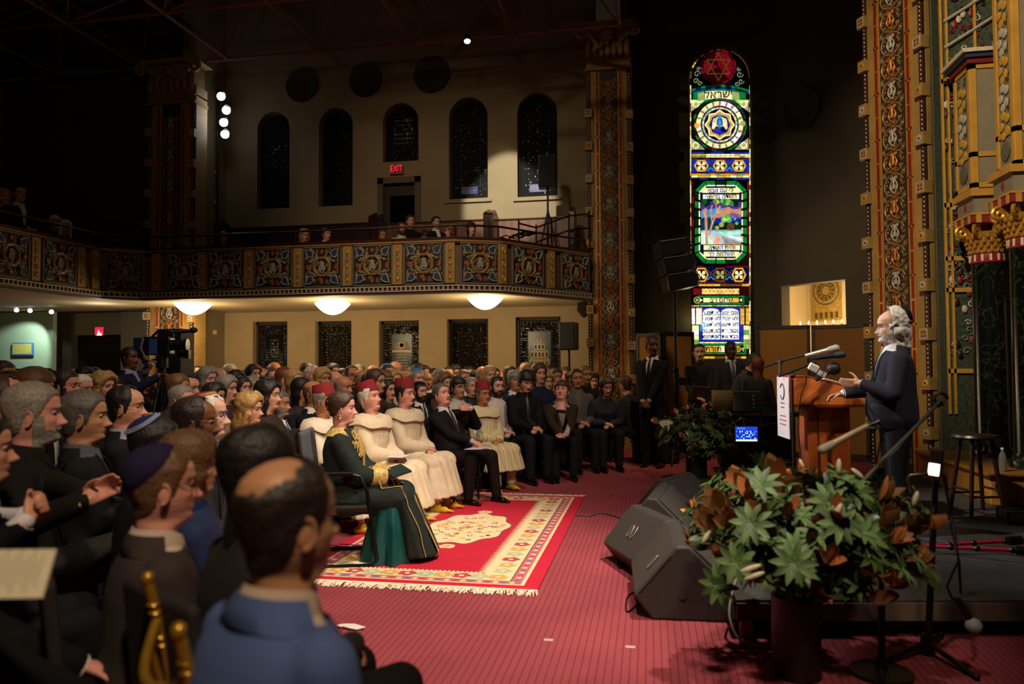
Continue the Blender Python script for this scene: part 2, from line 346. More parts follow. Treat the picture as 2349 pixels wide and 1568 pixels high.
# round wall medallions
MAROON = mat('#2a1210', .6, var=.35, scale=7)
for n, (px, py) in enumerate(((693, 196), (839, 184), (991, 171))):
    p = aty(px, py, YW); r = .345 if n < 2 else .37
    t = thing('wall_medallion', ['dark red round wall medallion nearest the four bright wall spotlights', 'middle one of three dark red round wall medallions high on the side wall', 'largest dark red round wall medallion, above the arched window with blue panel'][n], 'medallion', p)
    M_ = MB(); M_.lathe([(r, -.02), (r * 1.02, 0), (r * .98, .05), (r * .9, .03)], axis=(0, -1, 0), n=40); M_.build('rim', mat('#3a2a1c', .6), t, True)
    M_ = MB(); M_.lathe([(r * .93, 0), (r * .93, .02), (.02, .035)], axis=(0, -1, 0), n=40); M_.build('disc', MAROON, t, True)
    M_ = MB(); M_.tube([(r * .55 * cos(a), -.03, r * .55 * sin(a)) for a in [2 * pi * k / 24 for k in range(24)]], .008, 4, closed=True)
    for k in range(6): a = k * pi / 3; M_.tube([(r * .5 * cos(a), -.034, r * .5 * sin(a)), (r * .5 * cos(a + 2 * pi / 3), -.034, r * .5 * sin(a + 2 * pi / 3))], .008, 4)
    M_.build('relief', mat('#4a2018', .6), t)
# --- return wall, rear bay, wall behind the balcony end
def qwall(name, pts, z0, z1, m_, th=.15):
    for a, b_ in zip(pts, pts[1:]): wall(name, a, b_, z0, z1, m_, th, -1)
wall('wall_return', (XL, YW), (XL, 12.75), 0, 9.2, PLASTER, .15, 1)
wall('wall_rear_bay', (XL - .15, 13.3), (-15, 13.3), 2.6, 9.2, DARKP, .15, -1)
GREENW = mat('#a9b8a0', .8, var=.04, scale=2)
d0, d1 = aty(172, 780, 13.3).x, aty(285, 780, 13.3).x
wall('wall_rear_lower_right', (d1, 13.3), (XL - .15, 13.3), 0, 2.6, mat('#8f8a74', .8), .1, 1)
wall('wall_rear_lower_left', (d0, 13.3), (aty(130, 780, 13.3).x, 13.3), 0, 2.6, DARKP, .1, -1)
wall('wall_green', (-15, 12.9), (aty(130, 780, 12.9).x, 12.9), 0, 2.6, GREENW, .1, 1)
m = MB(); m.bb((d0, 13.3, 2.15), (d1, 13.4, 2.6)); m.build('wall_over_door', mat('#8f8a74', .8), kind='structure')
e = empty('door_2', ((d0 + d1) / 2, 13.3, 0), kind='structure'); M_ = MB(); M_.bb((-(d1 - d0) / 2, .08, 0), ((d1 - d0) / 2, .14, 2.15)); M_.build('door_panel', mat('#1c120c', .5), e)
M_ = MB(); M_.cyl((.3, .05, 1.0), (.3, -.02, 1.0), .03); M_.build('door_handle', mat('#8a7a50', .3, 1), e)
# tall arched recess in the rear bay
ax0, ax1 = aty(190, 400, 13.28).x, aty(284, 400, 13.28).x; az0, az1 = aty(237, 500, 13.28).z, aty(237, 232, 13.28).z
window(11, (ax0, ax1, az0, az1), 13.08, True, 'dim')
wall('wall_left', (-13.2, 13.3), (-13.2, -2.5), 0, 9.2, DARKP, .15, 1)
# --- walls round the platform
GREENISH = mat('#4d4534', .8, var=.1, scale=1.2)
wx0, wx1 = aty(1581, 450, 14.5).x, aty(1728, 450, 14.5).x; wz0, wz1 = 1.2, aty(1652, 106, 14.5).z
walled('wall_chancel', -.35, 2.35, 0, 9.2, [arch_pts(wx0, wx1, wz0, wz1, 20)], 14.5, GREENISH, .35)
wall('wall_corner', (-.35, 14.5), (-.35, 13.55), 0, 9.2, GREENISH, .1, 1)
DA, DB = V((2.3, 14.5)), V((4.15, 12.65))      # diagonal wall with the small lit opening
def dwall(px): # parameter along the diagonal wall
    d = ray(px, 700); k = d.x / d.y; t = (k * DA.y - DA.x) / (1 + k); return t
def dz(px, py):
    t = dwall(px); P_ = V((DA.x + t, DA.y - t, 0)); d = ray(px, py); return CAM_H + d.z * (P_.y / d.y)
oa, ob = dwall(1793) * sqrt(2), dwall(1940) * sqrt(2); oz0, oz1 = 1.6, (dz(1793, 655) + dz(1940, 641)) / 2
bm = plate_with_holes(-.1, 2.62, 0, 9.2, [rect_pts(oa, ob, oz0, oz1)])
r = bmesh.ops.extrude_face_region(bm, geom=bm.faces[:]); bmesh.ops.translate(bm, verts=[v_ for v_ in r['geom'] if isinstance(v_, bmesh.types.BMVert)], vec=(0, .25, 0)); bmesh.ops.recalc_face_normals(bm, faces=bm.faces)
me = bpy.data.meshes.new('wall'); bm.to_mesh(me); bm.free(); me.materials.append(DARKP); o = obj('wall_diagonal', me, loc=(DA.x, DA.y, 0), kind='structure'); o.rotation_euler.z = -pi / 4
DM = Matrix.Translation((DA.x, DA.y, 0)) @ Matrix.Rotation(-pi / 4, 4, 'Z')
# the little room behind the opening
M_ = MB(); M_.T = DM; CREAM = mat('#d9c79c', .8, var=.03)
M_.bb((oa - .6, 1.5, .9), (ob + .6, 1.6, 3.6)); M_.bb((oa - .6, .25, .9), (oa - .5, 1.5, 3.6)); M_.bb((ob + .5, .25, .9), (ob + .6, 1.5, 3.6)); M_.bb((oa - .6, .25, 3.5), (ob + .6, 1.6, 3.6)); M_.bb((oa - .6, .25, 1.42), (ob + .6, 1.6, 1.52))
M_.build('wall_niche', CREAM, kind='structure')
lamp('POINT', DM @ V(((oa + ob) / 2 + .1, .7, 2.42)), 42, (1, .75, .42), size=.15)
DMi = DM.inverted()
def niche(px, py, yl):
    o_ = DMi @ V((0, 0, CAM_H)); d_ = DMi.to_3x3() @ ray(px, py); return o_ + d_ * ((yl - o_.y) / d_.y)
pq = niche(1897, 690, 1.46)
t = thing('wall_plaque', 'square ornate gold plaque with a round rosette inside the small lit opening', 'plaque', DM @ pq); t.rotation_euler.z = -pi / 4
M_ = MB(); M_.box((0, 0, .1), (.60, .05, .95)); M_.build('panel', mat('#a98a45', .6, var=.3, scale=18), t)
M_ = MB()
for r_, w_ in ((.27, .012), (.19, .008), (.1, .012)): M_.tube([(r_ * cos(a), -.03, .2 + r_ * sin(a)) for a in [2 * pi * k / 32 for k in range(32)]], w_, 5, closed=True)
for k in range(12): a = k * pi / 6; M_.ell((.15 * cos(a), -.03, .2 + .15 * sin(a)), (.03, .01, .03), n=8, m=5)
for k in range(5): M_.box((-.22 + .11 * k, -.03, -.28), (.05, .01, .12))
M_.build('rosette', mat('#5a4418', .5), t, True)
M_ = MB(); CW = mat('#e8dcc0', .6)
for k in range(6):
    q = DM @ V((niche(1836 + 19 * k, 735, .5).x, .5, 0)); c = thing('candle', f'{["first","second","third","fourth","fifth","sixth"][k]} small lit candle from the left in the small opening', 'candle', (q.x, q.y, 1.52), group='candles in the small lit opening')
    M_ = MB(); M_.cyl((0, 0, 0), (0, 0, .68), .018, n=10); M_.build('stick', CW, c, True)
    M_ = MB(); M_.lathe([(.001, 0), (.014, .02), (.012, .035), (.001, .07)], (0, 0, .682), 8); M_.build('flame', mat('#ffd98a', .5, emit=14), c, True)
# wall between the big pier and the ark, and the ark wall
M_ = MB(); M_.bb((4.1, 9.0, 0), (4.25, 12.8, 9.2)); M_.build('wall_right_back', DARKP, kind='structure')
# ceiling
m = MB(); m.bb((-15, -2.5, 9.2), (6.5, 15, 9.3)); m.build('ceiling', mat('#0c0d10', .9), kind='structure')
m = MB(); m.bb((-15, -2.6, 0), (6.5, -2.5, 9.2)); m.build('wall_back', DARKP, kind='structure')
m = MB(); m.bb((6.4, -2.5, 0), (6.5, 9.0, 9.2)); m.build('wall_right', DARKP, kind='structure')
m = MB(); m.bb((3.9, 9.3, 0), (6.5, 9.4, 9.2)); m.build('wall_right_end', BROWNP, kind='structure')

# ================================================================== STAINED GLASS WINDOW (shapes laid in the plane of the window)
YG = 14.62
SGc = ['#060608', '#ffe9a8', '#e8b23a', '#0f8a3c', '#1b2fae', '#8f1420', '#4aa6d8', '#f6f8ff', '#b8d8f0', '#5a3a9a', '#7cc060', '#e07a30', '#f2a27a', '#16506a', '#b9c870', '#8c5a2a', '#4a0c12', '#0a1450', '#0c3c20']
SGe = [0, 1.15, .95, .75, .8, .55, .8, 1.12, .85, .65, .7, .8, .75, .5, .7, .5, .3, .45, .4]
SGm = [mat(c, .25, var=.28, scale=9, emit=e_) if e_ else mat(c, .4) for c, e_ in zip(SGc, SGe)]
K, CR, GO, GR, BL, RE, SK, WH, PB, PU, LG, OR, PI, TE, OL, BN, DR, DB_, DG = range(19)
SG = MB(); rs = random.Random(3)
def q2(x, y, L=0): return aty(x, y, YG - .004 * L)
def sg(pts, c, L=1): SG.add([q2(x, y, L) for x, y in pts], [tuple(range(len(pts)))], c)
def sgr(x0, y0, x1, y1, c, L=1): sg([(x0, y0), (x1, y0), (x1, y1), (x0, y1)], c, L)
def strip(x0, y0, x1, y1, n, cs, L=1, g=.7):
    for i in range(n):
        if abs(x1 - x0) > abs(y1 - y0): a = x0 + (x1 - x0) * i / n; sgr(a + g / 2, y0, a + (x1 - x0) / n - g / 2, y1, rs.choice(cs), L)
        else: a = y0 + (y1 - y0) * i / n; sgr(x0, a + g / 2, x1, a + (y1 - y0) / n - g / 2, rs.choice(cs), L)
def disc(cx, cy, r, c, L=1, n=20, ry=None): sg([(cx + r * cos(2 * pi * k / n), cy + (ry or r) * sin(2 * pi * k / n)) for k in range(n)], c, L)
def ringc(cx, cy, ra, rb, n, cs, L=1, gap=.06, a0=0, a1=2 * pi):
    for k in range(n):
        s0 = a0 + (a1 - a0) * (k + gap) / n; s1 = a0 + (a1 - a0) * (k + 1 - gap) / n; m_ = 3
        P_ = [(cx + rb * cos(s0 + (s1 - s0) * j / m_), cy + rb * sin(s0 + (s1 - s0) * j / m_)) for j in range(m_ + 1)] + [(cx + ra * cos(s1 + (s0 - s1) * j / m_), cy + ra * sin(s1 + (s0 - s1) * j / m_)) for j in range(m_ + 1)]
        sg(P_, rs.choice(cs), L)
def sgline(pts, w_, c, L=2):
    for (ax, ay), (bx, by) in zip(pts, pts[1:]):
        l_ = sqrt((bx - ax) ** 2 + (by - ay) ** 2) or 1; nx, ny = -(by - ay) / l_ * w_ / 2, (bx - ax) / l_ * w_ / 2
        sg([(ax + nx, ay + ny), (bx + nx, by + ny), (bx - nx, by - ny), (ax - nx, ay - ny)], c, L)
def sgspiral(cx, cy, r, t, c, w_=1.2, a0=0, s=1, L=2): sgline([(cx + r * (1 - .85 * k / 14) * cos(a0 + s * t * 2 * pi * k / 14), cy + r * (1 - .85 * k / 14) * sin(a0 + s * t * 2 * pi * k / 14)) for k in range(15)], w_, c, L)
# backing lead
P_ = [(1582, 822), (1728, 822)] + [(1655 + 72 * cos(-pi * k / 20), 180 - 72 * sin(pi * k / 20)) for k in range(21)]; sg(P_, K, 0)
# arch head
for k in range(26):
    a = -pi * (k + .08) / 26; a2 = -pi * (k + .92) / 26; sg([(1652 + 70 * cos(a), 180 + 70 * sin(a)), (1652 + 70 * cos(a2), 180 + 70 * sin(a2)), (1652 + 66 * cos(a2), 180 + 66 * sin(a2)), (1652 + 66 * cos(a), 180 + 66 * sin(a))], rs.choice([BN, GO, DR]) if k > 8 else BN)
ringc(1648, 153, 36, 41, 14, [DR, RE]); ringc(1648, 153, 0, 35, 7, [DR, RE, DR], gap=.01)
for s_ in (1, -1): sgline([(1648 + 30 * sin(2 * pi * k / 3 + (0 if s_ == 1 else pi)), 153 - 32 * cos(2 * pi * k / 3 + (0 if s_ == 1 else pi))) for k in range(4)], 1.8, BN, 3)
for s_ in (-1, 1):
    for (a, b_, r_) in ((49, 170, 8), (52, 186, 7), (43, 192, 6), (46, 158, 5)): sgspiral(1648 + s_ * a, b_, r_, 1.2, OL, 1.2, 0, s_); disc(1648 + s_ * (a - 4), b_ + 2, 5, DB_, 1)
# green banner with the name
for i, (y0, y1, cs) in enumerate(((194, 199, [DG, GR]), (200, 204, [DB_, BL]))):
    for k in range(12): xa, xb = 1585 + 11.5 * k, 1585 + 11.5 * k + 10.5; f = lambda x: 12 * ((x - 1650) / 68) ** 2; sg([(xa, y0 + f(xa)), (xb, y0 + f(xb)), (xb, y1 + f(xb)), (xa, y1 + f(xa))], rs.choice(cs))
f = lambda x: 9 * ((x - 1650) / 62) ** 2
for k in range(9): xa, xb = 1590 + 13.5 * k, 1590 + 13.5 * (k + 1) - .8; sg([(xa, 204 + f(xa)), (xb, 204 + f(xb)), (xb, 232 + f(xb)), (xa, 232 + f(xa))], GR)
for k in range(6): xa, xb = 1601 + 16 * k, 1601 + 16 * k + 15; sg([(xa, 208 + f(xa)), (xb, 208 + f(xb)), (xb, 226 + f(xb)), (xa, 226 + f(xa))], CR if 0 < k < 5 else OL, 2)
# the great wheel
cx_, cy_ = 1651, 286
sgr(1586, 236, 1718, 344, K, 1)
for sx in (-1, 1):
    for sy in (-1, 1):
        sg([(cx_ + sx * 66, cy_ + sy * 57), (cx_ + sx * 66, cy_ + sy * 30), (cx_ + sx * 44, cy_ + sy * 46), (cx_ + sx * 34, cy_ + sy * 57)], CR, 1)
        disc(cx_ + sx * 55, cy_ + sy * 47, 8, OL, 2); ringc(cx_ + sx * 55, cy_ + sy * 47, 5, 8, 6, [CR, WH], 3); disc(cx_ + sx * 55, cy_ + sy * 47, 2.5, GO, 3)
ringc(cx_, cy_, 58, 62, 30, [GR, DG, TE], 2); ringc(cx_, cy_, 54.5, 57.5, 26, [RE, DR], 2); ringc(cx_, cy_, 44, 54, 20, [CR, CR, WH], 2); ringc(cx_, cy_, 40.5, 43.5, 26, [RE, GR], 2); ringc(cx_, cy_, 36.5, 40, 24, [CR, PB, WH], 2)
disc(cx_ - 52, cy_ + 2, 6.5, GO, 4); disc(cx_ + 53, cy_ - 3, 6.5, OL, 4)
disc(cx_, cy_, 36, DR, 2, 32)
for k in range(8):
    a = k * pi / 4 - pi / 2
    for s_ in (-1, 1):
        for q in range(3):
            r_ = 35 - 5 * q; sg([(cx_ + r_ * cos(a), cy_ + r_ * sin(a)), (cx_ + (r_ - 4) * cos(a), cy_ + (r_ - 4) * sin(a)), (cx_ + (r_ - 10) * cos(a + s_ * .4), cy_ + (r_ - 10) * sin(a + s_ * .4)), (cx_ + (r_ - 6) * cos(a + s_ * .4), cy_ + (r_ - 6) * sin(a + s_ * .4))], CR if q != 1 else GO, 3)
disc(cx_, cy_, 24, DB_, 4, 8); disc(cx_, cy_, 23, BL, 4, 8); sg([(cx_, cy_ - 26), (cx_ + 8, cy_ - 14), (cx_ - 8, cy_ - 14)], SK, 5); sg([(cx_, cy_ + 26), (cx_ + 9, cy_ + 14), (cx_ - 9, cy_ + 14)], BL, 5); disc(cx_ - 6, cy_ + 12, 6, PU, 5, 6); disc(cx_ + 8, cy_ + 12, 6, DB_, 5, 6); sg([(cx_ - 5, cy_ - 4), (cx_, cy_ - 14), (cx_ + 5, cy_ - 4), (cx_, cy_ + 10)], SK, 6)
for s_ in (-1, 1):   # two raised palms
    sg([(cx_ + s_ * 7, cy_ - 1), (cx_ + s_ * 9, cy_ + 4), (cx_ + s_ * 14, cy_ + 11), (cx_ + s_ * 18, cy_ + 8), (cx_ + s_ * 17, cy_ - 3), (cx_ + s_ * 8, cy_ - 4)], CR, 7)
    for q in range(4): sgline([(cx_ + s_ * (8.6 + 2.7 * q), cy_ - 3), (cx_ + s_ * (5 + 2.9 * q), cy_ - 18 + 1.4 * q)], 1.9, CR, 7)
    sgline([(cx_ + s_ * 8, cy_ + 1), (cx_ + s_ * 2.5, cy_ + 4)], 2, CR, 7)
# border strips beside everything
for x0, x1 in ((1583, 1585.5), (1719, 1721.5)):
    strip(x0, 195, x1, 820, 60, [CR, GO, BN, CR], 2)
# band of lozenges (twice), braid, banners
def lozband(y0, y1, dim):
    yc = (y0 + y1) / 2; h = (y1 - y0) / 2; sgr(1587, y0, 1718, y1, DB_ if dim else BL, 1)
    strip(1587, y0, 1718, y0 + 2.5, 10, [RE, DR], 2); strip(1587, y1 - 2.5, 1718, y1, 10, [RE, DR], 2)
    for k in range(3):
        c = 1609 + 43 * k; dm = dim and k == 1
        sg([(c - 17, yc), (c - 9, yc - h + 4), (c + 9, yc - h + 4), (c + 17, yc), (c + 9, yc + h - 4), (c - 9, yc + h - 4)], BN if dm else GO, 2)
        sg([(c - 13, yc), (c - 7, yc - h + 7), (c + 7, yc - h + 7), (c + 13, yc), (c + 7, yc + h - 7), (c - 7, yc + h - 7)], DR, 3)
        for s_ in (-1, 1):
            for u_ in (-1, 1): sg([(c, yc), (c + s_ * 3, yc + u_ * 9), (c + s_ * 8, yc + u_ * 9), (c + s_ * 9, yc + u_ * 2)], OL if dm else CR, 4)
        if k < 2: c2 = c + 21.5; sg([(c2 - 6, yc), (c2, yc - 6), (c2 + 6, yc), (c2, yc + 6)], TE, 3); sgline([(c2 - 8, yc - 12), (c2, yc - 4), (c2 + 8, yc - 12)], 2, PU, 3); sgline([(c2 - 8, yc + 12), (c2, yc + 4), (c2 + 8, yc + 12)], 2, SK, 3)
strip(1586, 348, 1719, 352, 9, [BL, DB_]); strip(1586, 353, 1719, 357, 12, [CR, GO]); strip(1586, 358, 1719, 361, 12, [LG, CR]); lozband(363, 397, False); strip(1586, 398, 1719, 401, 12, [LG, GO]); strip(1586, 402, 1719, 407, 9, [CR, GO]); strip(1586, 408, 1719, 412, 7, [BL, DB_])
# landscape panel
strip(1587, 416, 1592, 572, 9, [DR, RE]); strip(1714, 416, 1718, 600, 9, [DR, RE])
def oct_(x0, y0, x1, y1, c_): return [(x0 + c_, y0), (x1 - c_, y0), (x1, y0 + c_), (x1, y1 - c_), (x1 - c_, y1), (x0 + c_, y1), (x0, y1 - c_), (x0, y0 + c_)]
o1 = oct_(1594, 415, 1713, 604, 22); o2 = oct_(1603, 424, 1704, 595, 17); o3 = oct_(1606, 427, 1701, 592, 15)
for i in range(8):
    j = (i + 1) % 8; n_ = 3 if i % 2 == 0 else 1; n_ = 7 if i in (2, 6) else n_
    for k in range(n_):
        a, b_ = k / n_ + .02, (k + 1) / n_ - .02; L_ = lambda P_, t: (P_[i][0] + (P_[j][0] - P_[i][0]) * t, P_[i][1] + (P_[j][1] - P_[i][1]) * t)
        sg([L_(o1, a), L_(o1, b_), L_(o2, b_), L_(o2, a)], GR if rs.random() < .75 else DG, 1); sg([L_(o2, a), L_(o2, b_), L_(o3, b_), L_(o3, a)], CR, 2)
sg(oct_(1607, 428, 1700, 591, 14), DB_, 2)
sgr(1608, 462, 1700, 560, SK, 3)
for pts, c in (([(1608, 462), (1700, 462), (1700, 480), (1650, 476), (1608, 484)], PU), ([(1628, 500), (1648, 486), (1662, 476), (1672, 474), (1684, 482), (1700, 474), (1700, 500)], PI), ([(1640, 500), (1668, 494), (1680, 487), (1700, 492), (1700, 512), (1640, 512)], BL),
               ([(1608, 500), (1640, 496), (1640, 530), (1608, 530)], TE), ([(1640, 508), (1700, 506), (1700, 528), (1640, 532)], DG), ([(1608, 528), (1700, 526), (1700, 560), (1608, 560)], PB), ([(1608, 532), (1622, 540), (1640, 560), (1608, 560)], OL), ([(1634, 544), (1654, 541), (1650, 550), (1660, 560), (1643, 560), (1636, 552)], OR), ([(1655, 541), (1700, 556), (1700, 562), (1665, 562)], BN), ([(1670, 541), (1700, 545), (1700, 552)], WH), ([(1648, 532), (1700, 530), (1700, 536), (1660, 540)], LG)): sg(pts, c, 4)
for (x, y, r_, c) in ((1666, 498, 9, LG), (1660, 505, 6, OL), (1672, 504, 7, LG), (1655, 515, 6, OL), (1645, 522, 5, OL), (1676, 520, 9, BN), (1690, 512, 4, LG), (1697, 518, 5, DG), (1686, 502, 3, LG)): disc(x, y, r_, c, 5, 8)
for k in range(26): disc(1610 + rs.random() * 88, 460 + rs.random() * 10, 4 + rs.random() * 3, rs.choice([DG, GR, LG, OL, DG]), 6, 7)
for pts, w_ in (([(1621, 560), (1620, 520), (1618, 478)], 6), ([(1626, 540), (1634, 512), (1646, 486), (1652, 472)], 4), ([(1620, 500), (1612, 480)], 2.5), ([(1634, 512), (1630, 484), (1634, 470)], 2.5), ([(1646, 486), (1642, 470)], 2)): sgline(pts, w_, PI, 7)
for x0, y0, x1, y1 in ((1610, 431, 1697, 442), (1612, 446, 1696, 456), (1614, 562, 1698, 573), (1614, 577, 1696, 588)): strip(x0, y0, x1, y1, 5, [CR, CR, WH], 7)
lozband(610, 650, True); strip(1586, 651, 1719, 656, 8, [GO, BN]); sgr(1587, 660, 1722, 677, DR, 1); sgr(1591, 661, 1607, 675, RE, 2)
for s_ in (1, -1):
    sgline([(1610 + t * 2.3, 668 + s_ * 6 * sin(t * 2 * pi / 8)) for t in range(38)], 2, GO, 3); sgline([(1610 + t * 2.3, 668 + s_ * 6 * cos(t * 2 * pi / 8)) for t in range(38)], 1.6, CR, 3)
def gbanner(y0, y1, xa=1600, xb=1708):
    strip(xa, y0, xb, y0 + 3.5, 6, [GR], 1); strip(xa, y1 - 3.5, xb, y1, 6, [GR], 1); strip(xa, y0 + 4, xa + 4, y1 - 4, 1, [GR]); strip(xb - 4, y0 + 4, xb, y1 - 4, 1, [GR])
    for s_, x in ((1, xa + 6), (-1, xb - 6)): sg([(x, y0 + 6), (x + s_ * 6, (y0 + y1) / 2), (x, y1 - 6)], CR, 2)
    strip(xa + 13, y0 + 5, xb - 13, y1 - 5, 5, [GO, CR], 2)
gbanner(678, 698); disc(1600 - 1, 688, 8, OL, 3, 10); ringc(1599, 688, 3, 6, 6, [K, DG], 4); disc(1714, 686, 8, DG, 3, 10)
strip(1586, 700, 1719, 702, 14, [CR, OL])
# tablets of the law
sgr(1604, 704, 1706, 782, BL, 1); strip(1606, 746, 1611, 780, 5, [SK, BL, PU], 2); strip(1700, 746, 1705, 780, 5, [BL, PU], 2)
for xa, xb, cc in ((1612, 1652, [PB, WH, PB]), (1654, 1695, [PB, WH, WH])):
    c = (xa + xb) / 2; sg([(xa, 782 - 4), (xb, 778), (xb, 716)] + [(c + (xb - xa) / 2 * cos(pi * k / 10), 716 - 9 * sin(pi * k / 10)) for k in range(11)], WH, 3)
    for k in range(9): disc(xa + 4 + rs.random() * (xb - xa - 8), 715 + rs.random() * 60, 4 + rs.random() * 4, rs.choice(cc), 4, 9)
for y in (722, 762): sgline([(1612, y), (1695, y)], 1, K, 5)
for x, w_, c in ((1590, 8, WH), (1600, 6, WH), (1611 - 5, 8, CR), (1703, 9, GO), (1715, 8, GO)): strip(x - w_ / 2, 706, x + w_ / 2, 744, 4, [c], 2); disc(x, 704, w_ / 2, BN, 3, 8)
strip(1588, 746, 1603, 790, 4, [WH, CR, LG], 1); strip(1706, 746, 1718, 800, 5, [LG, CR, OL], 1)
strip(1604, 784, 1710, 787, 9, [CR, OL]); gbanner(788, 812, 1604, 1712); strip(1600, 813, 1714, 816, 9, [RE, DR]); strip(1604, 817, 1712, 822, 9, [GO, BN])
e = empty('window_12', (1.38, 14.5, wz0), kind='structure')
SG.T = None; T = Matrix.Translation(-V(e.location)); SG.v = [T @ p for p in SG.v]; SG.build('pane', SGm, e)
TXT = mat('#120a08', .6)
def heb(s_, px, py, hpx, parent=e, L=8):
    p = q2(px, py, L); o = text_mesh(s_[::-1], hpx * 1.42 / F_PX * 14.4, TXT, .001, T @ p, RX90, 'lettering', parent, off_=.0022); return o
heb('ישראל', 1648, 217, 17)
for s_, x, y, h in (('כי עם אבני', 1653, 436.5, 9), ('השדה בריתך', 1654, 451, 9), ('וחית השדה', 1656, 567.5, 9), ('השלמה לך', 1655, 582.5, 9), ('שלום רב', 1655, 688, 10), ('לאהבי תורתך', 1657, 800, 12)): heb(s_, x, y, h)
for k, (a, b_) in enumerate((('לא תרצח', 'אנכי יהוה'), ('לא תנאף', 'לא יהיה'), ('לא תגנב', 'לא תשא'), ('לא תענה', 'זכור את'), ('לא תחמד', 'כבד את'))): heb(a, 1632, 717 + 13.7 * k, 8); heb(b_, 1674, 717 + 13.7 * k, 8)
for k in range(20):
    if k in (0, 10): continue
    a = 2 * pi * k / 20; p = q2(cx_ + 49 * cos(a), cy_ + 49 * sin(a), 5); o = text_mesh('עמישראלבטחובהונק'[k % 16], .095, TXT, .001, T @ p, Matrix.Rotation(-a - pi / 2 if False else -(a + pi / 2), 3, 'Y') @ RX90, 'lettering', e)
fr_ = MB(); P_ = [(wx0, 14.58, wz0)] + [(x, 14.58, z) for x, z in arch_pts(wx0, wx1, wz0, wz1, 20)[2:]][::-1] + [(wx1, 14.58, wz0)]
fr_.T = T; fr_.tube([(wx0, 14.58, wz0), (wx1, 14.58, wz0)] + [(x, 14.58, z) for x, z in arch_pts(wx0, wx1, wz0, wz1, 20)[2:]], .025, 6, closed=True); fr_.build('window_frame', mat('#15110c', .5), e, True)
lamp('POINT', q2(1592, 735) + V((0, -.35, 0)), 2.5, (1, .8, .35), size=.1)
# ================================================================== PAINTED PILASTERS
OCH = mat('#a5854a', .6, var=.15, scale=4); GOLD = mat('#c8963c', .42, .35, var=.15, scale=20); REDP = mat('#8e1f14', .55, var=.15); DKB = mat('#2a1a10', .6, var=.3, scale=30)
SILV = mat('#b9b4a6', .45, var=.15, scale=20); TAN = mat('#9a8660', .6, var=.2, scale=18); GOLDR = mat('#c27a28', .45, .2, var=.2, scale=15); BLK = mat('#0b0a0a', .5, var=.2); GREYB = mat('#8a8272', .6, var=.15)
def lyre(M_, c, s_, mi, y=-.01, r=.008):
    ux, uz = V((1, 0, 0)), V((0, 0, 1)); c = V(c)
    for k in (-1, 1):
        M_.tube([c + V((k * (.02 + .26 * sin(t * pi / 8) * (1 - .3 * t / 8)) * s_, y, (-.42 + .75 * t / 8) * s_)) for t in range(9)], r, 4, mi)
        M_.tube(spiral(c + V((k * .1 * s_, y, .38 * s_)), .11 * s_, 1.1, pi / 2 - k * pi / 2, ux, uz, -k, 10), r * .9, 4, mi)
        M_.tube(spiral(c + V((k * .11 * s_, y, -.12 * s_)), .12 * s_, 1.2, pi / 2, ux, uz, k, 10), r * .9, 4, mi)
    M_.tube([c + V((0, y, -.05 * s_)), c + V((0, y, .3 * s_))], r * 1.2, 4, mi)
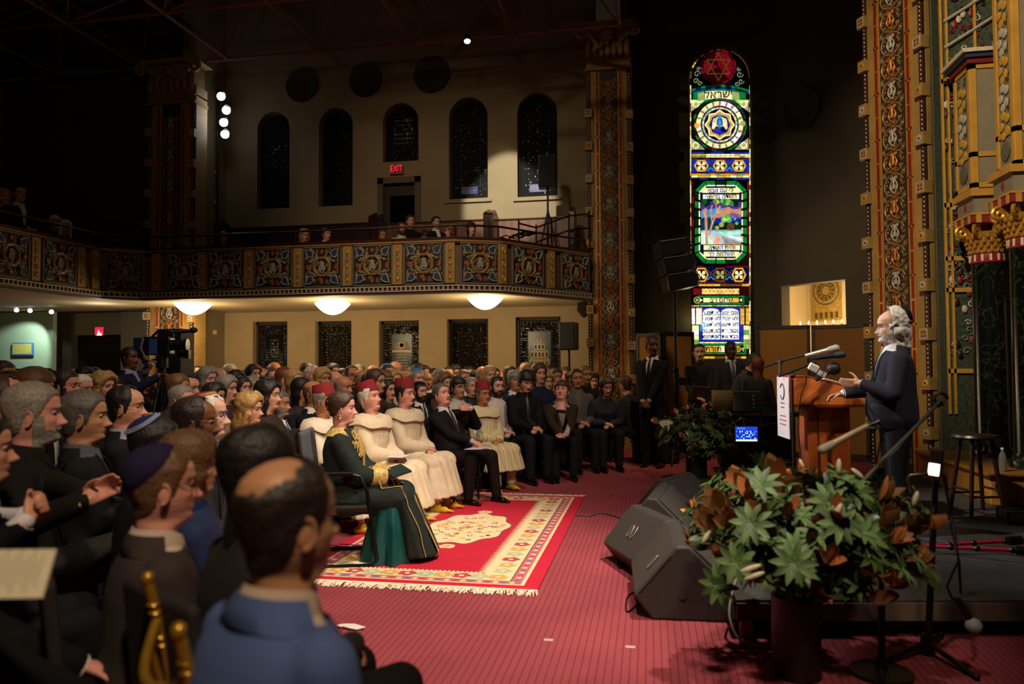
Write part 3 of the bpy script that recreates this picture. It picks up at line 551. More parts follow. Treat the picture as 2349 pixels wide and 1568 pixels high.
def pilaster(label, loc, rz, W, z1, cat='pilaster', side=0, cap=True):
    t = thing('painted_pilaster', label, cat, loc, rz)
    M_ = MB(); M_.bb((-W / 2, 0, 0), (W / 2, .35, z1)); M_.bb((-W * .43, -.02, 0), (W * .43, 0, z1)); M_.build('shaft', OCH, t)
    bw = W * .19; M_ = MB(); M_.bb((-bw, -.03, .1), (bw, -.021, z1 - .3)); M_.build('dark_panel', mat('#38281a', .6, var=.6, scale=45), t)
    p = .3; n = int((z1 - .6) / p); MT = MB()
    for k in range(n):
        z = .4 + k * p; c = (0, -.03, z); gm = k % 2
        lyre(MT, c, .24, 0 if gm else 1, -.012, .010)
        MT.tube([(bw * .84 * cos(a), -.035, z + p * .47 * sin(a)) for a in [2 * pi * q / 16 + .4 for q in range(15)]], .010, 4, 2 if gm else 1)
        for q in range(10): a = 2 * pi * q / 10; MT.tube(spiral((bw * .70 * cos(a), -.033, z + p * .38 * sin(a)), .030, 1.1, a, V((1, 0, 0)), V((0, 0, 1)), (-1) ** q, 7), .0055, 3, 1 if gm else 2)
        for q in range(4): MT.tube(spiral((bw * .78 * (1 if q % 2 else -1), -.033, z + p * (.44 if q > 1 else -.44)), .035, 1.1, q, V((1, 0, 0)), V((0, 0, 1)), (-1) ** q, 7), .006, 3, 2)
        for q in range(7): a = 2 * pi * q / 7 + .3; MT.ell((bw * .62 * cos(a), -.035, z + p * .36 * sin(a)), (.011, .008, .011), 0, 6, 4)
        for s_ in (-1, 1): MT.ell((s_ * bw * .86, -.035, z + p * .5), (.012, .008, .012), 0, 6, 4); MT.tube(spiral((s_ * bw * .7, -.035, z + p * .42), .035, 1, 0, V((1, 0, 0)), V((0, 0, 1)), s_, 8), .005, 3, 2)
    MT.build('scroll_ornament', [SILV, GOLDR, TAN], t, True)
    xs = W * .255; M_ = MB(); M2 = MB(); M3 = MB()
    for s_ in (-1, 1):
        M_.bb((s_ * xs - .038, -.034, .1), (s_ * xs + .038, -.02, z1 - .3)); k = 0; z = .15
        while z < z1 - .6: M2.bb((s_ * xs - .02, -.04, z), (s_ * xs + .02, -.033, z + .275)); z += .3; k += 1; (k % 2 == 0) and [M3.bb((s_ * xs + d * .028 - .01, -.04, z - .022), (s_ * xs + d * .028 + .01, -.033, z - .002)) for d in (-1, 1)]
    M_.build('gold_strip', GOLD, t); M2.build('red_inlay', REDP, t); M3.build('dark_stud', BLK, t)
    xe = W * .45; M_ = MB()
    for s_ in (-1, 1):
        M_.bb((s_ * xe - .035, -.03, .1), (s_ * xe + .035, .0, z1 - .3), 0); z = .15
        while z < z1 - .4: M_.ell((s_ * xe, -.034, z), (.012, .01, .016), 1, 6, 4); M_.bb((s_ * xe - .03, -.035, z + .02), (s_ * xe - .018, -.028, z + .035), 2); M_.bb((s_ * xe + .018, -.035, z + .02), (s_ * xe + .03, -.028, z + .035), 2); z += .055
    M_.build('bead_strip', [DKB, SILV, REDP], t)
    bm_ = []
    for v_ in range(3):
        M_ = MB(); M_.box((0, 0, 0), (.13, .12, .15), 0)
        if v_ == 0:
            for a, b_ in (((-.055, .05), (.055, .062)), ((-.055, -.062), (.055, -.05)), ((-.057, -.06), (-.045, .06)), ((.045, -.06), (.057, .06))): M_.bb((a[0], -.066, a[1]), (b_[0], -.058, b_[1]), 1)
            for q in range(4): M_.box((.022 * (1 if q % 2 else -1), -.062, .022 * (1 if q > 1 else -1)), (.02, .008, .02), 3)
        else:
            for q in range(8): a = q * pi / 4; M_.ell((.03 * cos(a), -.062, .03 * sin(a)), (.016, .008, .016), 1 if v_ == 1 else 2, 6, 4)
            M_.ell((0, -.064, 0), (.014, .01, .014), 3, 8, 4)
        bm_.append(M_.mesh([OCH, SILV, GOLD, REDP]))
    z = .7; k = 0
    while z < z1 - .7:
        for s_ in (-1, 1): obj('rosette_block', bm_[(k + (s_ > 0)) % 3], t, (s_ * xe, -.03, z + (.0 if s_ < 0 else -.06)))
        z += .585; k += 1
    if cap:
        M_ = MB(); zc = z1
        M_.bb((-W * .52, -.08, zc - .35), (W * .52, .35, zc - .3)); M_.bb((-W * .5, -.05, zc - .2), (W * .5, .35, zc - .17)); M_.bb((-W * .62, -.16, zc + .42), (W * .62, .35, zc + .5)); M_.bb((-W * .47, -.03, zc - .3), (W * .47, .3, zc + .42))
        for s_ in (-1, 1):
            M_.tube([(s_ * W * (.2 + .4 * q / 8), -.06 - .1 * q / 8, zc + .05 + .33 * sin(q * pi / 16)) for q in range(9)], .05, 6); M_.tube(spiral((s_ * W * .56, -.16, zc + .3), .12, 1.3, pi / 2, V((1, 0, 0)), V((0, 0, 1)), -s_, 14), .035, 6)
        for q in range(7): M_.ell(((q - 3) * W * .14, -.07, zc + .02), (.055, .04, .16), n=8, m=6)
        M_.ell((0, -.12, zc + .28), (.12, .06, .12), n=10, m=6); M_.build('capital', mat('#8c6c3a', .6, var=.3, scale=12), t, True)
    return t
pilaster('tall painted pilaster with scroll medallions beside the end of the balcony', (aty(1399, 500, 13.2).x, 13.2, 0), 0, .80, aty(1399, 118, 13.2).z)
pilaster('dim painted pilaster left of the four bright wall spotlights', (aty(393, 500, 12.6).x, 12.6, 0), 0, 1.02, aty(393, 200, 12.6).z)
pp = dep(2058, 500, 9.3); pier = pilaster('huge painted pier rising right behind the man at the lectern', (pp.x, pp.y, 0), radians(-63), 1.0, 9.0, cap=False)
M_ = MB(); M_.bb((-.5, .35, 0), (.5, .5, 9.1)); M_.build('pier_core', BROWNP, pier)

# ================================================================== BALCONY
balc = thing('balcony', 'balcony with blue, red and gold relief panels above the side aisle', 'balcony')
BX0 = -8.75; c1 = aty(1045, 600, 11); c2 = aty(1150, 600, 11.3); c3 = aty(1353, 600, 12.9)
plan = [(BX0, -2.4), (BX0, 10.55), (BX0 + .5, 11), (c1.x, 11), (c2.x, 11.3), (c3.x, 12.9)]
ZB, ZT = 2.62, 3.36
poly = plan + [(c3.x, 13.98), (-8.6, 13.98), (-8.6, 13.1), (-13.1, 13.1), (-13.1, -2.4)]
M_ = MB(); M_.prism([(x, y, ZB + .07) for x, y in poly][::-1], (0, 0, .04)); M_.build('floor_slab', mat('#5a2a22', .8), balc)
M_ = MB(); M_.prism([(x * 1 + (0), y + .0, ZB) for x, y in poly][::-1], (0, 0, .06)); M_.build('soffit', mat('#c9b890', .8, var=.03, scale=2), balc)
def off(i, d):
    """plan point moved outwards (towards the hall)"""
    a = V(plan[max(i - 1, 0)]); b_ = V(plan[i]); c = V(plan[min(i + 1, len(plan) - 1)]); n = V((0, 0))
    for u_, v_ in ((a, b_), (b_, c)):
        if (v_ - u_).length > 1e-6: t_ = (v_ - u_).normalized(); n += V((t_.y, -t_.x))
    n.normalize(); return (b_.x + n.x * d, b_.y + n.y * d)
def band(M_, z0, z1, d0, d1, mi=0):
    for i in range(len(plan) - 1):
        a0, a1 = off(i, d0), off(i, d1); b0, b1 = off(i + 1, d0), off(i + 1, d1)
        M_.add([(a0[0], a0[1], z0), (a1[0], a1[1], z0), (a1[0], a1[1], z1), (a0[0], a0[1], z1), (b0[0], b0[1], z0), (b1[0], b1[1], z0), (b1[0], b1[1], z1), (b0[0], b0[1], z1)],
               [(0, 1, 2, 3), (4, 7, 6, 5), (0, 4, 5, 1), (1, 5, 6, 2), (2, 6, 7, 3), (3, 7, 4, 0)], mi)
M_ = MB(); band(M_, ZB, ZT, -.12, 0); M_.build('parapet', mat('#6a5838', .7, var=.15, scale=6), balc)
M_ = MB(); band(M_, ZT, ZT + .03, -.16, .05, 0); band(M_, ZT + .03, ZT + .05, -.16, .03, 1); band(M_, ZT + .05, ZT + .1, -.2, .02, 2); M_.build('top_moulding', [mat('#4a3422', .5), GOLD, mat('#3a1410', .35, var=.2)], balc)
M_ = MB(); band(M_, ZB - .03, ZB + .0, -.1, .07, 0); band(M_, ZB, ZB + .02, -.1, .09, 1); band(M_, ZB + .075, ZB + .095, -.1, .06, 1); band(M_, ZB + .02, ZB + .075, -.1, .03, 2)
CRM = mat('#b5a388', .6)
for i in range(len(plan) - 1):
    a, b_ = V(off(i, .03)), V(off(i + 1, .03)); L_ = (b_ - a).length; n = int(L_ / .075); t_ = (b_ - a) / L_; nn = V((t_.y, -t_.x))
    for k in range(n):
        c = a + t_ * ((k + .5) * L_ / n); M_.add([(c + t_ * x + nn * y).to_3d() + V((0, 0, z)) for x in (-.012, .012) for y in (0, .03) for z in (ZB + .02, ZB + .075)], [(0, 1, 3, 2), (4, 6, 7, 5), (2, 3, 7, 6), (0, 4, 5, 1)], 1)
M_.build('dentil_moulding', [mat('#4a3a34', .6), CRM, mat('#4a1216', .6)], balc)
# relief panel, 0.66 x 0.6
FIELD = mat('#22160e', .7, var=.7, scale=38); BLU = mat('#1b3654', .5, var=.25, scale=12); REDO = mat('#a84428', .5, var=.1)
P = MB(); P.bb((-.33, -.02, -.3), (.33, .03, .3), 0)
for a, b_ in (((-.34, -.31), (.34, -.29)), ((-.34, .29), (.34, .31)), ((-.34, -.31), (-.32, .31)), ((.32, -.31), (.34, .31))): P.bb((a[0], -.035, a[1]), (b_[0], -.0, b_[1]), 5)
rp = random.Random(5)
for k in range(70):
    x, z = rp.uniform(-.29, .29), rp.uniform(-.26, .26); P.tube(spiral((x, -.026, z), rp.uniform(.022, .036), 1, rp.random() * 6, V((1, 0, 0)), V((0, 0, 1)), rp.choice((-1, 1)), 7), .0065, 3, 4); P.ell((x, -.026, z + .03), (.012, .006, .016), 4, 6, 4)
for sx in (-1, 1):
    for sz in (-1, 1):
        lf = [(.29, .265), (.20, .255), (.145, .215), (.165, .18), (.155, .145), (.20, .15), (.235, .135), (.265, .19)]
        P.prism([(sx * x, -.03, sz * z) for x, z in lf], (0, -.012, 0), 1)
        P.tube([(sx * x, -.045, sz * z) for x, z in lf], .012, 4, 3, closed=True)
        P.tube(spiral((sx * .12, -.04, sz * .13), .035, 1.2, 0, V((sx, 0, 0)), V((0, 0, sz)), -1, 10), .008, 4, 3); P.tube(spiral((sx * .21, -.04, sz * .09), .03, 1.1, 2, V((sx, 0, 0)), V((0, 0, sz)), 1, 10), .008, 4, 3)
        P.ell((sx * .155, -.045, sz * .10), (.016, .01, .016), 3, 6, 4)
for x, z in ((0, .23), (0, -.23), (.25, 0), (-.25, 0)):
    P.prism([(x - .035, -.03, z), (x, -.03, z - .045), (x + .035, -.03, z), (x, -.03, z + .045)], (0, -.014, 0), 2)
P.tube([(.145 * cos(a), -.04, .145 * sin(a)) for a in [pi / 8 + q * pi / 4 for q in range(8)]], .022, 5, 6, closed=True)
lyre(P, (0, 0, -.01), .2, 3, -.045, .011); P.ell((0, -.04, .02), (.03, .012, .05), 3, 8, 5)
pan = P.mesh([FIELD, BLU, REDO, mat('#aaa496', .5), TAN, mat('#6d6a5c', .6), mat('#9a7430', .5, var=.2)], 40)
S_ = MB(); S_.bb((-.075, -.03, -.31), (.075, .02, .31), 0)
for q in range(5): S_.tube([(.03 * cos(a), -.036, -.22 + q * .11 + .045 * sin(a)) for a in [k * pi / 3 for k in range(6)]], .007, 4, 1 if q % 2 else 2, closed=True); S_.ell((0, -.036, -.22 + q * .11), (.02, .008, .03), 1 if q % 2 else 2, 6, 4)
stp = S_.mesh([OCH, TAN, GOLD], 40)
ang = lambda a, b_: atan2(b_.y - a.y, b_.x - a.x)
def put_run(A, B, fr, w_):
    d = (B - A).to_2d(); rz = atan2(d.y, d.x); nn = V((d.y, -d.x)).normalized()
    for f_, kind in fr:
        c = A + (B - A) * f_ + V((nn.x, nn.y, 0)) * .0; o = obj('relief_panel' if kind else 'gold_pilaster_strip', pan if kind else stp, balc, (c.x + nn.x * .02, c.y + nn.y * .02, ZB + .43)); o.rotation_euler.z = rz
        if kind: o.scale = (w_ / .66, 1, 1.04)
A_, B_ = V((BX0 + .5, 11, 0)), V((c1.x, 11, 0)); L_ = B_.x - A_.x
xs_ = lambda px: (aty(px, 620, 11).x - A_.x) / L_
put_run(A_, B_, [(xs_(p), 1) for p in (428, 522, 630, 742, 857, 975)] + [(xs_(p), 0) for p in (362, 466, 574, 686, 799, 914, 1034)], .64)
A_, B_ = V((c1.x, 11, 0)), V((c2.x, 11.3, 0)); put_run(A_, B_, [(.52, 1)], .6)
A_, B_ = V((c2.x, 11.3, 0)), V((c3.x, 12.9, 0)); put_run(A_, B_, [(.0, 0), (.26, 1), (.52, 0), (.8, 1)], .66)
A_, B_ = V((BX0, 10.55, 0)), V((BX0 + .5, 11, 0)); put_run(A_, B_, [(.55, 1)], .52)
A_, B_ = V((BX0, 4, 0)), V((BX0, 10.55, 0)); put_run(A_, B_, [((k + .5) / 7.5, k2) for k in range(8) for k2 in (1,) if k < 7] + [(k / 7.5, 0) for k in range(8)] + [(1.0 - .02, 0)], .62)
# brass-brown rail on top with posts
M_ = MB(); RAILM = mat('#2a120e', .3, .2)
rail = [(*off(i, -.1), ZT + .3) for i in range(len(plan))]
M_.tube(rail[1:], .018, 8)
for i in range(1, len(rail) - 1):
    a, b_ = V(rail[i]), V(rail[i + 1]); n = max(1, int((b_ - a).length / 1.1))
    for k in range(n + (i == len(rail) - 2)): c = a + (b_ - a) * k / n; M_.cyl((c.x, c.y, ZT + .08), c, .014, n=8)
M_.tube([rail[0], rail[1]], .018, 8); M_.build('hand_rail', RAILM, balc, True)
# pews up on the balcony
PEWW = mat('#5a3018', .4, var=.2, wave=('X', 2, 4)); PEWD = mat('#26120c', .4, var=.2)
def pew(label, a, b_, z, zt, m_, cushion=False):
    a, b_ = V((a[0], a[1], 0)), V((b_[0], b_[1], 0)); t = thing('wooden_pew', label, 'pew', (a.x, a.y, z), atan2((b_ - a).y, (b_ - a).x)); L_ = (b_ - a).length; h = zt - z
    M_ = MB(); M_.bb((0, 0, .1), (L_, .04, h)); M_.build('backrest', m_, t, bevel=.01); M_ = MB(); M_.bb((0, -.42, .36), (L_, 0, .42)); M_.build('seat', m_, t, bevel=.01)
    M_ = MB(); M_.bb((-.0, -.02, h), (L_, .06, h + .03)); M_.build('top_rail', mat('#3a1c10', .25), t, bevel=.008)
    if cushion: M_ = MB(); M_.bb((.05, -.4, .42), (L_ - .05, -.03, .48)); M_.build('cushion', mat('#a01818', .8), t, bevel=.02)
    for x in (0, L_):
        M_ = MB(); M_.bb((x - .05, -.44, 0), (x + .05, .06, h + .05)); M_.tube([(x - .0, -.44 + .0, h + .02), (x, -.19, h + .12), (x, .06, h + .02)], .05, 8); M_.build('end_panel', mat('#2c130e', .25), t, True)
zf = ZB + .11
pew('dark wooden pew on the balcony below the two dark arched windows', (aty(520, 530, 13.4).x, 13.45), (aty(868, 520, 13.4).x, 13.45), zf + .35, px_z(700, 518, 13.4), PEWD)
pew('brown pew on the balcony right of the upper door, with a round-topped end', (aty(880, 520, 13.4).x, 13.45), (aty(1125, 520, 13.4).x, 13.45), zf + .35, px_z(1050, 507, 13.4), PEWW)
pew('brown pew with a red cushion at the right end of the balcony', (aty(1135, 520, 13.45).x, 13.55), (aty(1315, 520, 13.45).x, 13.55), zf + .3, px_z(1250, 500, 13.5), PEWW, True)
M_ = MB(); M_.bb((-8.4, 12.9, ZB + .11), (-1.2, 13.96, ZB + .42)); M_.build('step_platform', mat('#4a2620', .8), balc)
t = thing('step_railing', 'dark metal railing zigzagging by the steps at the right end of the balcony', 'railing'); M_ = MB()
pts = [aty(1230, 522, 12.5), aty(1305, 495, 12.7), aty(1352, 490, 12.95)]
for z in (0, -.25): M_.tube([p + V((0, 0, z)) for p in pts], .016, 6)
for p in (aty(1190, 512, 12.3), pts[0], pts[1], pts[2], aty(1265, 506, 12.6)): M_.cyl((p.x, p.y, zf), p + V((0, 0, .05)), .016, n=6)
M_.tube([aty(1190, 512, 12.3), pts[0]], .016, 6); M_.build('rail_frame', RAILM, t, True)
t = thing('step_railing', 'dark metal railing on the balcony above its corner at the left', 'railing'); M_ = MB(); q = [aty(222, 512, 11.8), aty(249, 510, 11.8), aty(300, 520, 11.8)]
M_.tube(q, .016, 6)
for p in q: M_.cyl((p.x, p.y, zf), p, .014, n=6)
M_.build('rail_frame', RAILM, t, True)

# ================================================================== LAMPS
EXITM = mat('#ff2a40', .4, emit=1.1, var=.02)
def exit_sign(label, p, w_, h_, txt=True):
    t = thing('exit_sign', label, 'sign', p); M_ = MB(); M_.box((0, 0, 0), (w_, .06, h_)); M_.build('housing', mat('#8a8078', .5), t, bevel=.006)
    M_ = MB(); M_.box((0, -.032, 0), (w_ * .86, .006, h_ * .8)); M_.build('lit_face', mat('#380810' if txt else '#d81c38', .4, emit=.5 if txt else 1.6, var=.03), t)
    if txt: text_mesh('EXIT', h_ * .95, EXITM, .002, (0, -.038, 0), RX90 @ Matrix.Diagonal((.66, 1, 1)), parent=t)
    else:
        M_ = MB(); M_.prism([(-.05, -.036, -.09), (.07, -.036, -.09), (.05, -.036, -.03), (.02, -.036, -.06), (-.01, -.036, .02)], (0, -.003, 0)); M_.build('arrow_mark', mat('#ffc8c8', .4, emit=2), t)
exit_sign('red lit exit sign over the upper balcony door', aty(910, 388, 13.93), .26, .19)
exit_sign('red lit sign over the dark doorway at far left', aty(230, 759, 13.27), .22, .19, False)
lamp('POINT', aty(910, 395, 13.75), .25, (1, .1, .1), size=.05)
for k, (px, py, wpx, lb) in enumerate(((443, 709, 84, 'white glass bowl lamp hanging under the balcony beside the left pilaster'), (763, 709, 81, 'white glass bowl lamp hanging under the middle of the balcony'), (1113, 697, 83, 'white glass bowl lamp hanging under the bend of the balcony at right'))):
    p = aty(px, py, 12.0); D = (p - V((0, 0, CAM_H))).dot(fw); R_ = wpx / F_PX * D / 2; ht = R_ * .62
    t = thing('bowl_lamp', lb, 'ceiling lamp', p, group='bowl lamps under the balcony')
    M_ = MB(); M_.lathe([(max(.001, R_ * i / 12), ht * (i / 12) ** 2.1 - ht * .5) for i in range(13)] + [(R_ * .97 * (12 - i) / 12 + .001, ht * ((12 - i) / 12) ** 2.1 - ht * .5 + .012) for i in range(12)], n=40)
    M_.build('glass_bowl', mat('#fff2dc', .3, emit=2.2, var=.02), t, True)
    M_ = MB(); zc_ = ZB - p.z
    for a in (0.3, 2.4, 4.5): M_.cyl((R_ * .93 * cos(a), R_ * .93 * sin(a), ht * .5), (.05 * cos(a), .05 * sin(a), zc_), .006, n=5)
    M_.build('hanger', mat('#c0b8a0', .3, .8), t); M_ = MB(); M_.lathe([(.07, zc_), (.07, zc_ - .02), (.02, zc_ - .04)], n=16); M_.build('ceiling_canopy', mat('#d8d0b8', .4), t, True)
    lamp('POINT', p + V((0, 0, .07)), 9, (1, .74, .42), size=.12); lamp('POINT', p + V((0, -.0, -.42)), 44, (1, .72, .4), size=.2)
WH_E = mat('#f4f8ff', .3, emit=30, var=.01)
def can(name, label, p, tgt, r_, cat='spotlight', grp=None, e_=None, col='#16161a'):
    t = thing(name, label, cat, p, group=grp); d = (V(tgt) - V(p)).normalized()
    M_ = MB(); M_.lathe([(r_ * .5, -r_ * 2.6), (r_ * .9, -r_ * 2.2), (r_, 0), (r_ * .92, 0), (r_ * .85, -r_ * .3)], axis=d, n=16); M_.build('housing', mat(col, .4), t, True)
    M_ = MB(); M_.lathe([(r_ * .93, -r_ * .12), (r_ * .5, -.02 * r_), (.001, .05 * r_)], axis=d, n=16); M_.build('lens', e_ or WH_E, t, True)
    M_ = MB(); M_.tube([(r_ * 1.2 * cos(a), 0, r_ * 1.2 * sin(a)) for a in [i * pi / 8 for i in range(9)]], r_ * .12, 5); M_.build('yoke', mat('#222226', .4), t); return t
for k, (px, py) in enumerate(((507, 221), (519, 253), (513, 281), (516, 308))):
    p = aty(px, py, 13.35); can('wall_spotlight', f'bright white spotlight in the vertical cluster of four on the left corner, {["topmost","second from top","third from top","lowest"][k]}', p, (0, 1, 2.5) if k % 2 else (-.5, .5, 2.5), .085, grp='four bright wall spotlights')
lamp('POINT', aty(511, 265, 13.0), 3.5, COOL, size=.15)
t = thing('lighting_pipe', 'thin black vertical pipe below the cluster of four spotlights', 'pipe'); M_ = MB(); a, b_ = aty(511, 205, 13.5), aty(498, 545, 13.5); M_.cyl((b_.x, 13.5, b_.z), (b_.x, 13.5, a.z), .025, n=8); M_.build('pole', BLK, t, True)
for k, (px, py) in enumerate(((38, 711), (69, 712), (118, 715))): can('track_spotlight', f'small white track spotlight above the green-lit wall, {["leftmost","middle","rightmost"][k]} of three', aty(px, py, 12.0), (-3, 3, .6), .042, grp='track spotlights above the green wall', e_=mat('#f4f8ff', .3, emit=12, var=.01))
lamp('POINT', (-9.6, 11.6, 2.3), 9, (1, .9, .7), size=.1)  # added fill for the dark walls round the doorway, no fixture of its own
lamp('SPOT', aty(60, 722, 12.2), 60, (.75, 1, .85), aty(52, 830, 12.9), .02, 75, .5); lamp('SPOT', aty(100, 722, 12.25), 14, (.75, 1, .85), aty(100, 860, 12.9), .02, 70, .5)
can('ceiling_spotlight', 'single small ceiling spotlight under the roof trusses', aty(1072, 95, 12.5), (-2, 9, 0), .06, e_=mat('#d8e4ff', .3, emit=9, var=.01))
p = aty(489, 762, 13.2); 
for (px, py, w_, h_, lb) in ((489, 762, .055, .09, 'small cream wall light near the left pilaster under the balcony'), (505, 463, .05, .07, 'small pale thermostat box on the balcony corner wall'), (490, 396, .03, .05, 'tiny pale sensor on the corner wall below the four spotlights')):
    p = aty(px, py, 13.6); t = thing('wall_fixture', lb, 'wall fixture', (XL + .03, p.y, p.z)); M_ = MB(); M_.box((.0, 0, 0), (.06, w_ * 1.4, h_)); M_.build('cover', mat('#d6c88a', .5), t, bevel=.01)
p = aty(52, 800, 12.76); t = thing('framed_picture', 'framed yellow picture with a blue border on the green-lit wall', 'picture', p)
M_ = MB(); M_.box((0, 0, 0), (.48, .03, .25)); M_.build('blue_border', mat('#3f78c8', .6), t); M_ = MB(); M_.box((0, -.018, 0), (.43, .008, .2)); M_.build('yellow_sheet', mat('#c8b65a', .7, var=.25, scale=40), t)
p = aty(53, 853, 12.7); t = thing('display_board', 'pale patterned board with a dark top edge below the framed picture', 'board', p)
M_ = MB(); M_.box((0, 0, -.1), (.44, .05, .3)); M_.build('board', mat('#8f9468', .7, var=.3, scale=60), t); M_ = MB(); M_.box((0, 0, .06), (.47, .07, .02)); M_.build('top_edge', BLK, t); M_ = MB(); M_.bb((-.2, -.02, -p.z), (.2, .02, -.25)); M_.build('stand', BLK, t)

# ================================================================== ROOF TRUSSES
t = thing('roof_truss', 'dark red steel space-frame truss under the black ceiling', 'truss'); TM = mat('#7e4c38', .45, var=.2)
nd = aty(523, 137, 12.75); zb, zt_ = nd.z, nd.z + 1.0; sx_ = 1.85; sy_ = 1.9
gx = [nd.x + sx_ * i for i in range(-3, 5)]; gy = [12.75 - sy_ * j for j in range(0, 6)]
M_ = MB()
for y in gy: M_.tube([(gx[0], y, zb), (gx[-1], y, zb)], .035, 4)
for x in gx: M_.tube([(x, gy[0], zb), (x, gy[-1], zb)], .035, 4)
M_.build('bottom_chord', TM, t); M_ = MB()
for y in gy[:-1]: M_.tube([(gx[0], y - sy_ / 2, zt_), (gx[-1], y - sy_ / 2, zt_)], .03, 4)
for x in gx[:-1]: M_.tube([(x + sx_ / 2, gy[0], zt_), (x + sx_ / 2, gy[-1], zt_)], .03, 4)
M_.build('top_chord', TM, t); M_ = MB()
for x in gx[:-1]:
    for y in gy[:-1]:
        c = (x + sx_ / 2, y - sy_ / 2, zt_)
        for dx in (0, sx_):
            for dy in (0, -sy_): M_.tube([(x + dx, y + dy, zb), c], .022, 4)
M_.build('diagonal_strut', TM, t)
# ================================================================== PLATFORM
st = thing('stage_platform', 'low dark platform carrying the lectern, with a wooden plank front', 'platform')
SP = [(.44, 4.15), (3.88, 4.72), (3.88, 9.1), (2.6, 9.1), (.4, 8.14)]
M_ = MB(); M_.prism([(x, y, .185) for x, y in SP][::-1], (0, 0, .015)); M_.build('deck', mat('#3a3632', .75, var=.25, scale=5, bump=.1), st)
M_ = MB(); d_ = (V(SP[1]) - V(SP[0])).normalized(); R_ = Matrix.Rotation(atan2(d_.y, d_.x), 3, 'Z'); L_ = (V(SP[1]) - V(SP[0])).length; c = (V(SP[0]) + V(SP[1])) / 2
M_.box((c.x, c.y, .14), (L_, .03, .09), 0, R_); M_.build('front_plank', mat('#5e4a3c', .7, var=.3, wave=('X', .6, 8)), st)
M_ = MB(); M_.prism([(x + (.08 if x < 1 else -.02), y + .12, .001) for x, y in SP][::-1], (0, 0, .18)); M_.build('dark_gap', BLK, st)  # black block stands in for the shaded gap beneath the deck
M_ = MB(); M_.box((SP[0][0] + .05, SP[0][1] + .03, .06), (.06, .05, .12), 0, R_); M_.build('corner_leg', mat('#8a6a58', .7), st)
M_ = MB()
for k in range(1, 4): y = 4.15 + k * 1.2; M_.box((2.1, y + .3, .2005), (3.4, .008, .002), 0, R_)
M_.build('deck_joint', mat('#5e5040', .7), st)
STEPM = mat('#a5742c', .5, var=.25, wave=('X', 1.5, 5))
t = thing('ark_step', 'yellow-brown wooden step behind the dark stool', 'step'); M_ = MB(); M_.bb((2.95, 7.25, .2), (3.88, 9.05, .46)); M_.build('riser_block', STEPM, t, bevel=.01); M_ = MB(); M_.bb((2.91, 7.22, .46), (3.88, 9.05, .49)); M_.build('tread', mat('#8a5c20', .4), t, bevel=.008)

# ================================================================== ARK FRONT
ark = thing('ark', 'carved and gilded ark front with green marble columns at the right edge', 'ark')
MARB = mat('#141d1a', .15, var=.5, scale=5); 
mb_ = bpy.data.materials.new('green_marble'); mb_.use_nodes = True; n2 = mb_.node_tree; bb_ = n2.nodes['Principled BSDF']; bb_.inputs['Roughness'].default_value = .18
tcx = n2.nodes.new('ShaderNodeTexCoord'); nz = n2.nodes.new('ShaderNodeTexNoise'); nz.inputs['Scale'].default_value = 3.2; nz.inputs['Detail'].default_value = 8; nz.inputs['Distortion'].default_value = 1.8; n2.links.new(tcx.outputs['Object'], nz.inputs[0])
cr = n2.nodes.new('ShaderNodeValToRGB'); el = cr.color_ramp.elements; el[0].position = .475; el[0].color = lin('#0c1210') + (1,); el[1].position = .525; el[1].color = lin('#0e1613') + (1,); e_ = el.new(.5); e_.color = lin('#33402f') + (1,); n2.links.new(nz.outputs[0], cr.inputs[0]); n2.links.new(cr.outputs[0], bb_.inputs['Base Color'])
YEL = mat('#d0a044', .5, .1, var=.12, scale=6); GRY = mat('#8c8470', .6, var=.12, scale=5); CARV = mat('#3c4a3c', .6, var=.6, scale=26)
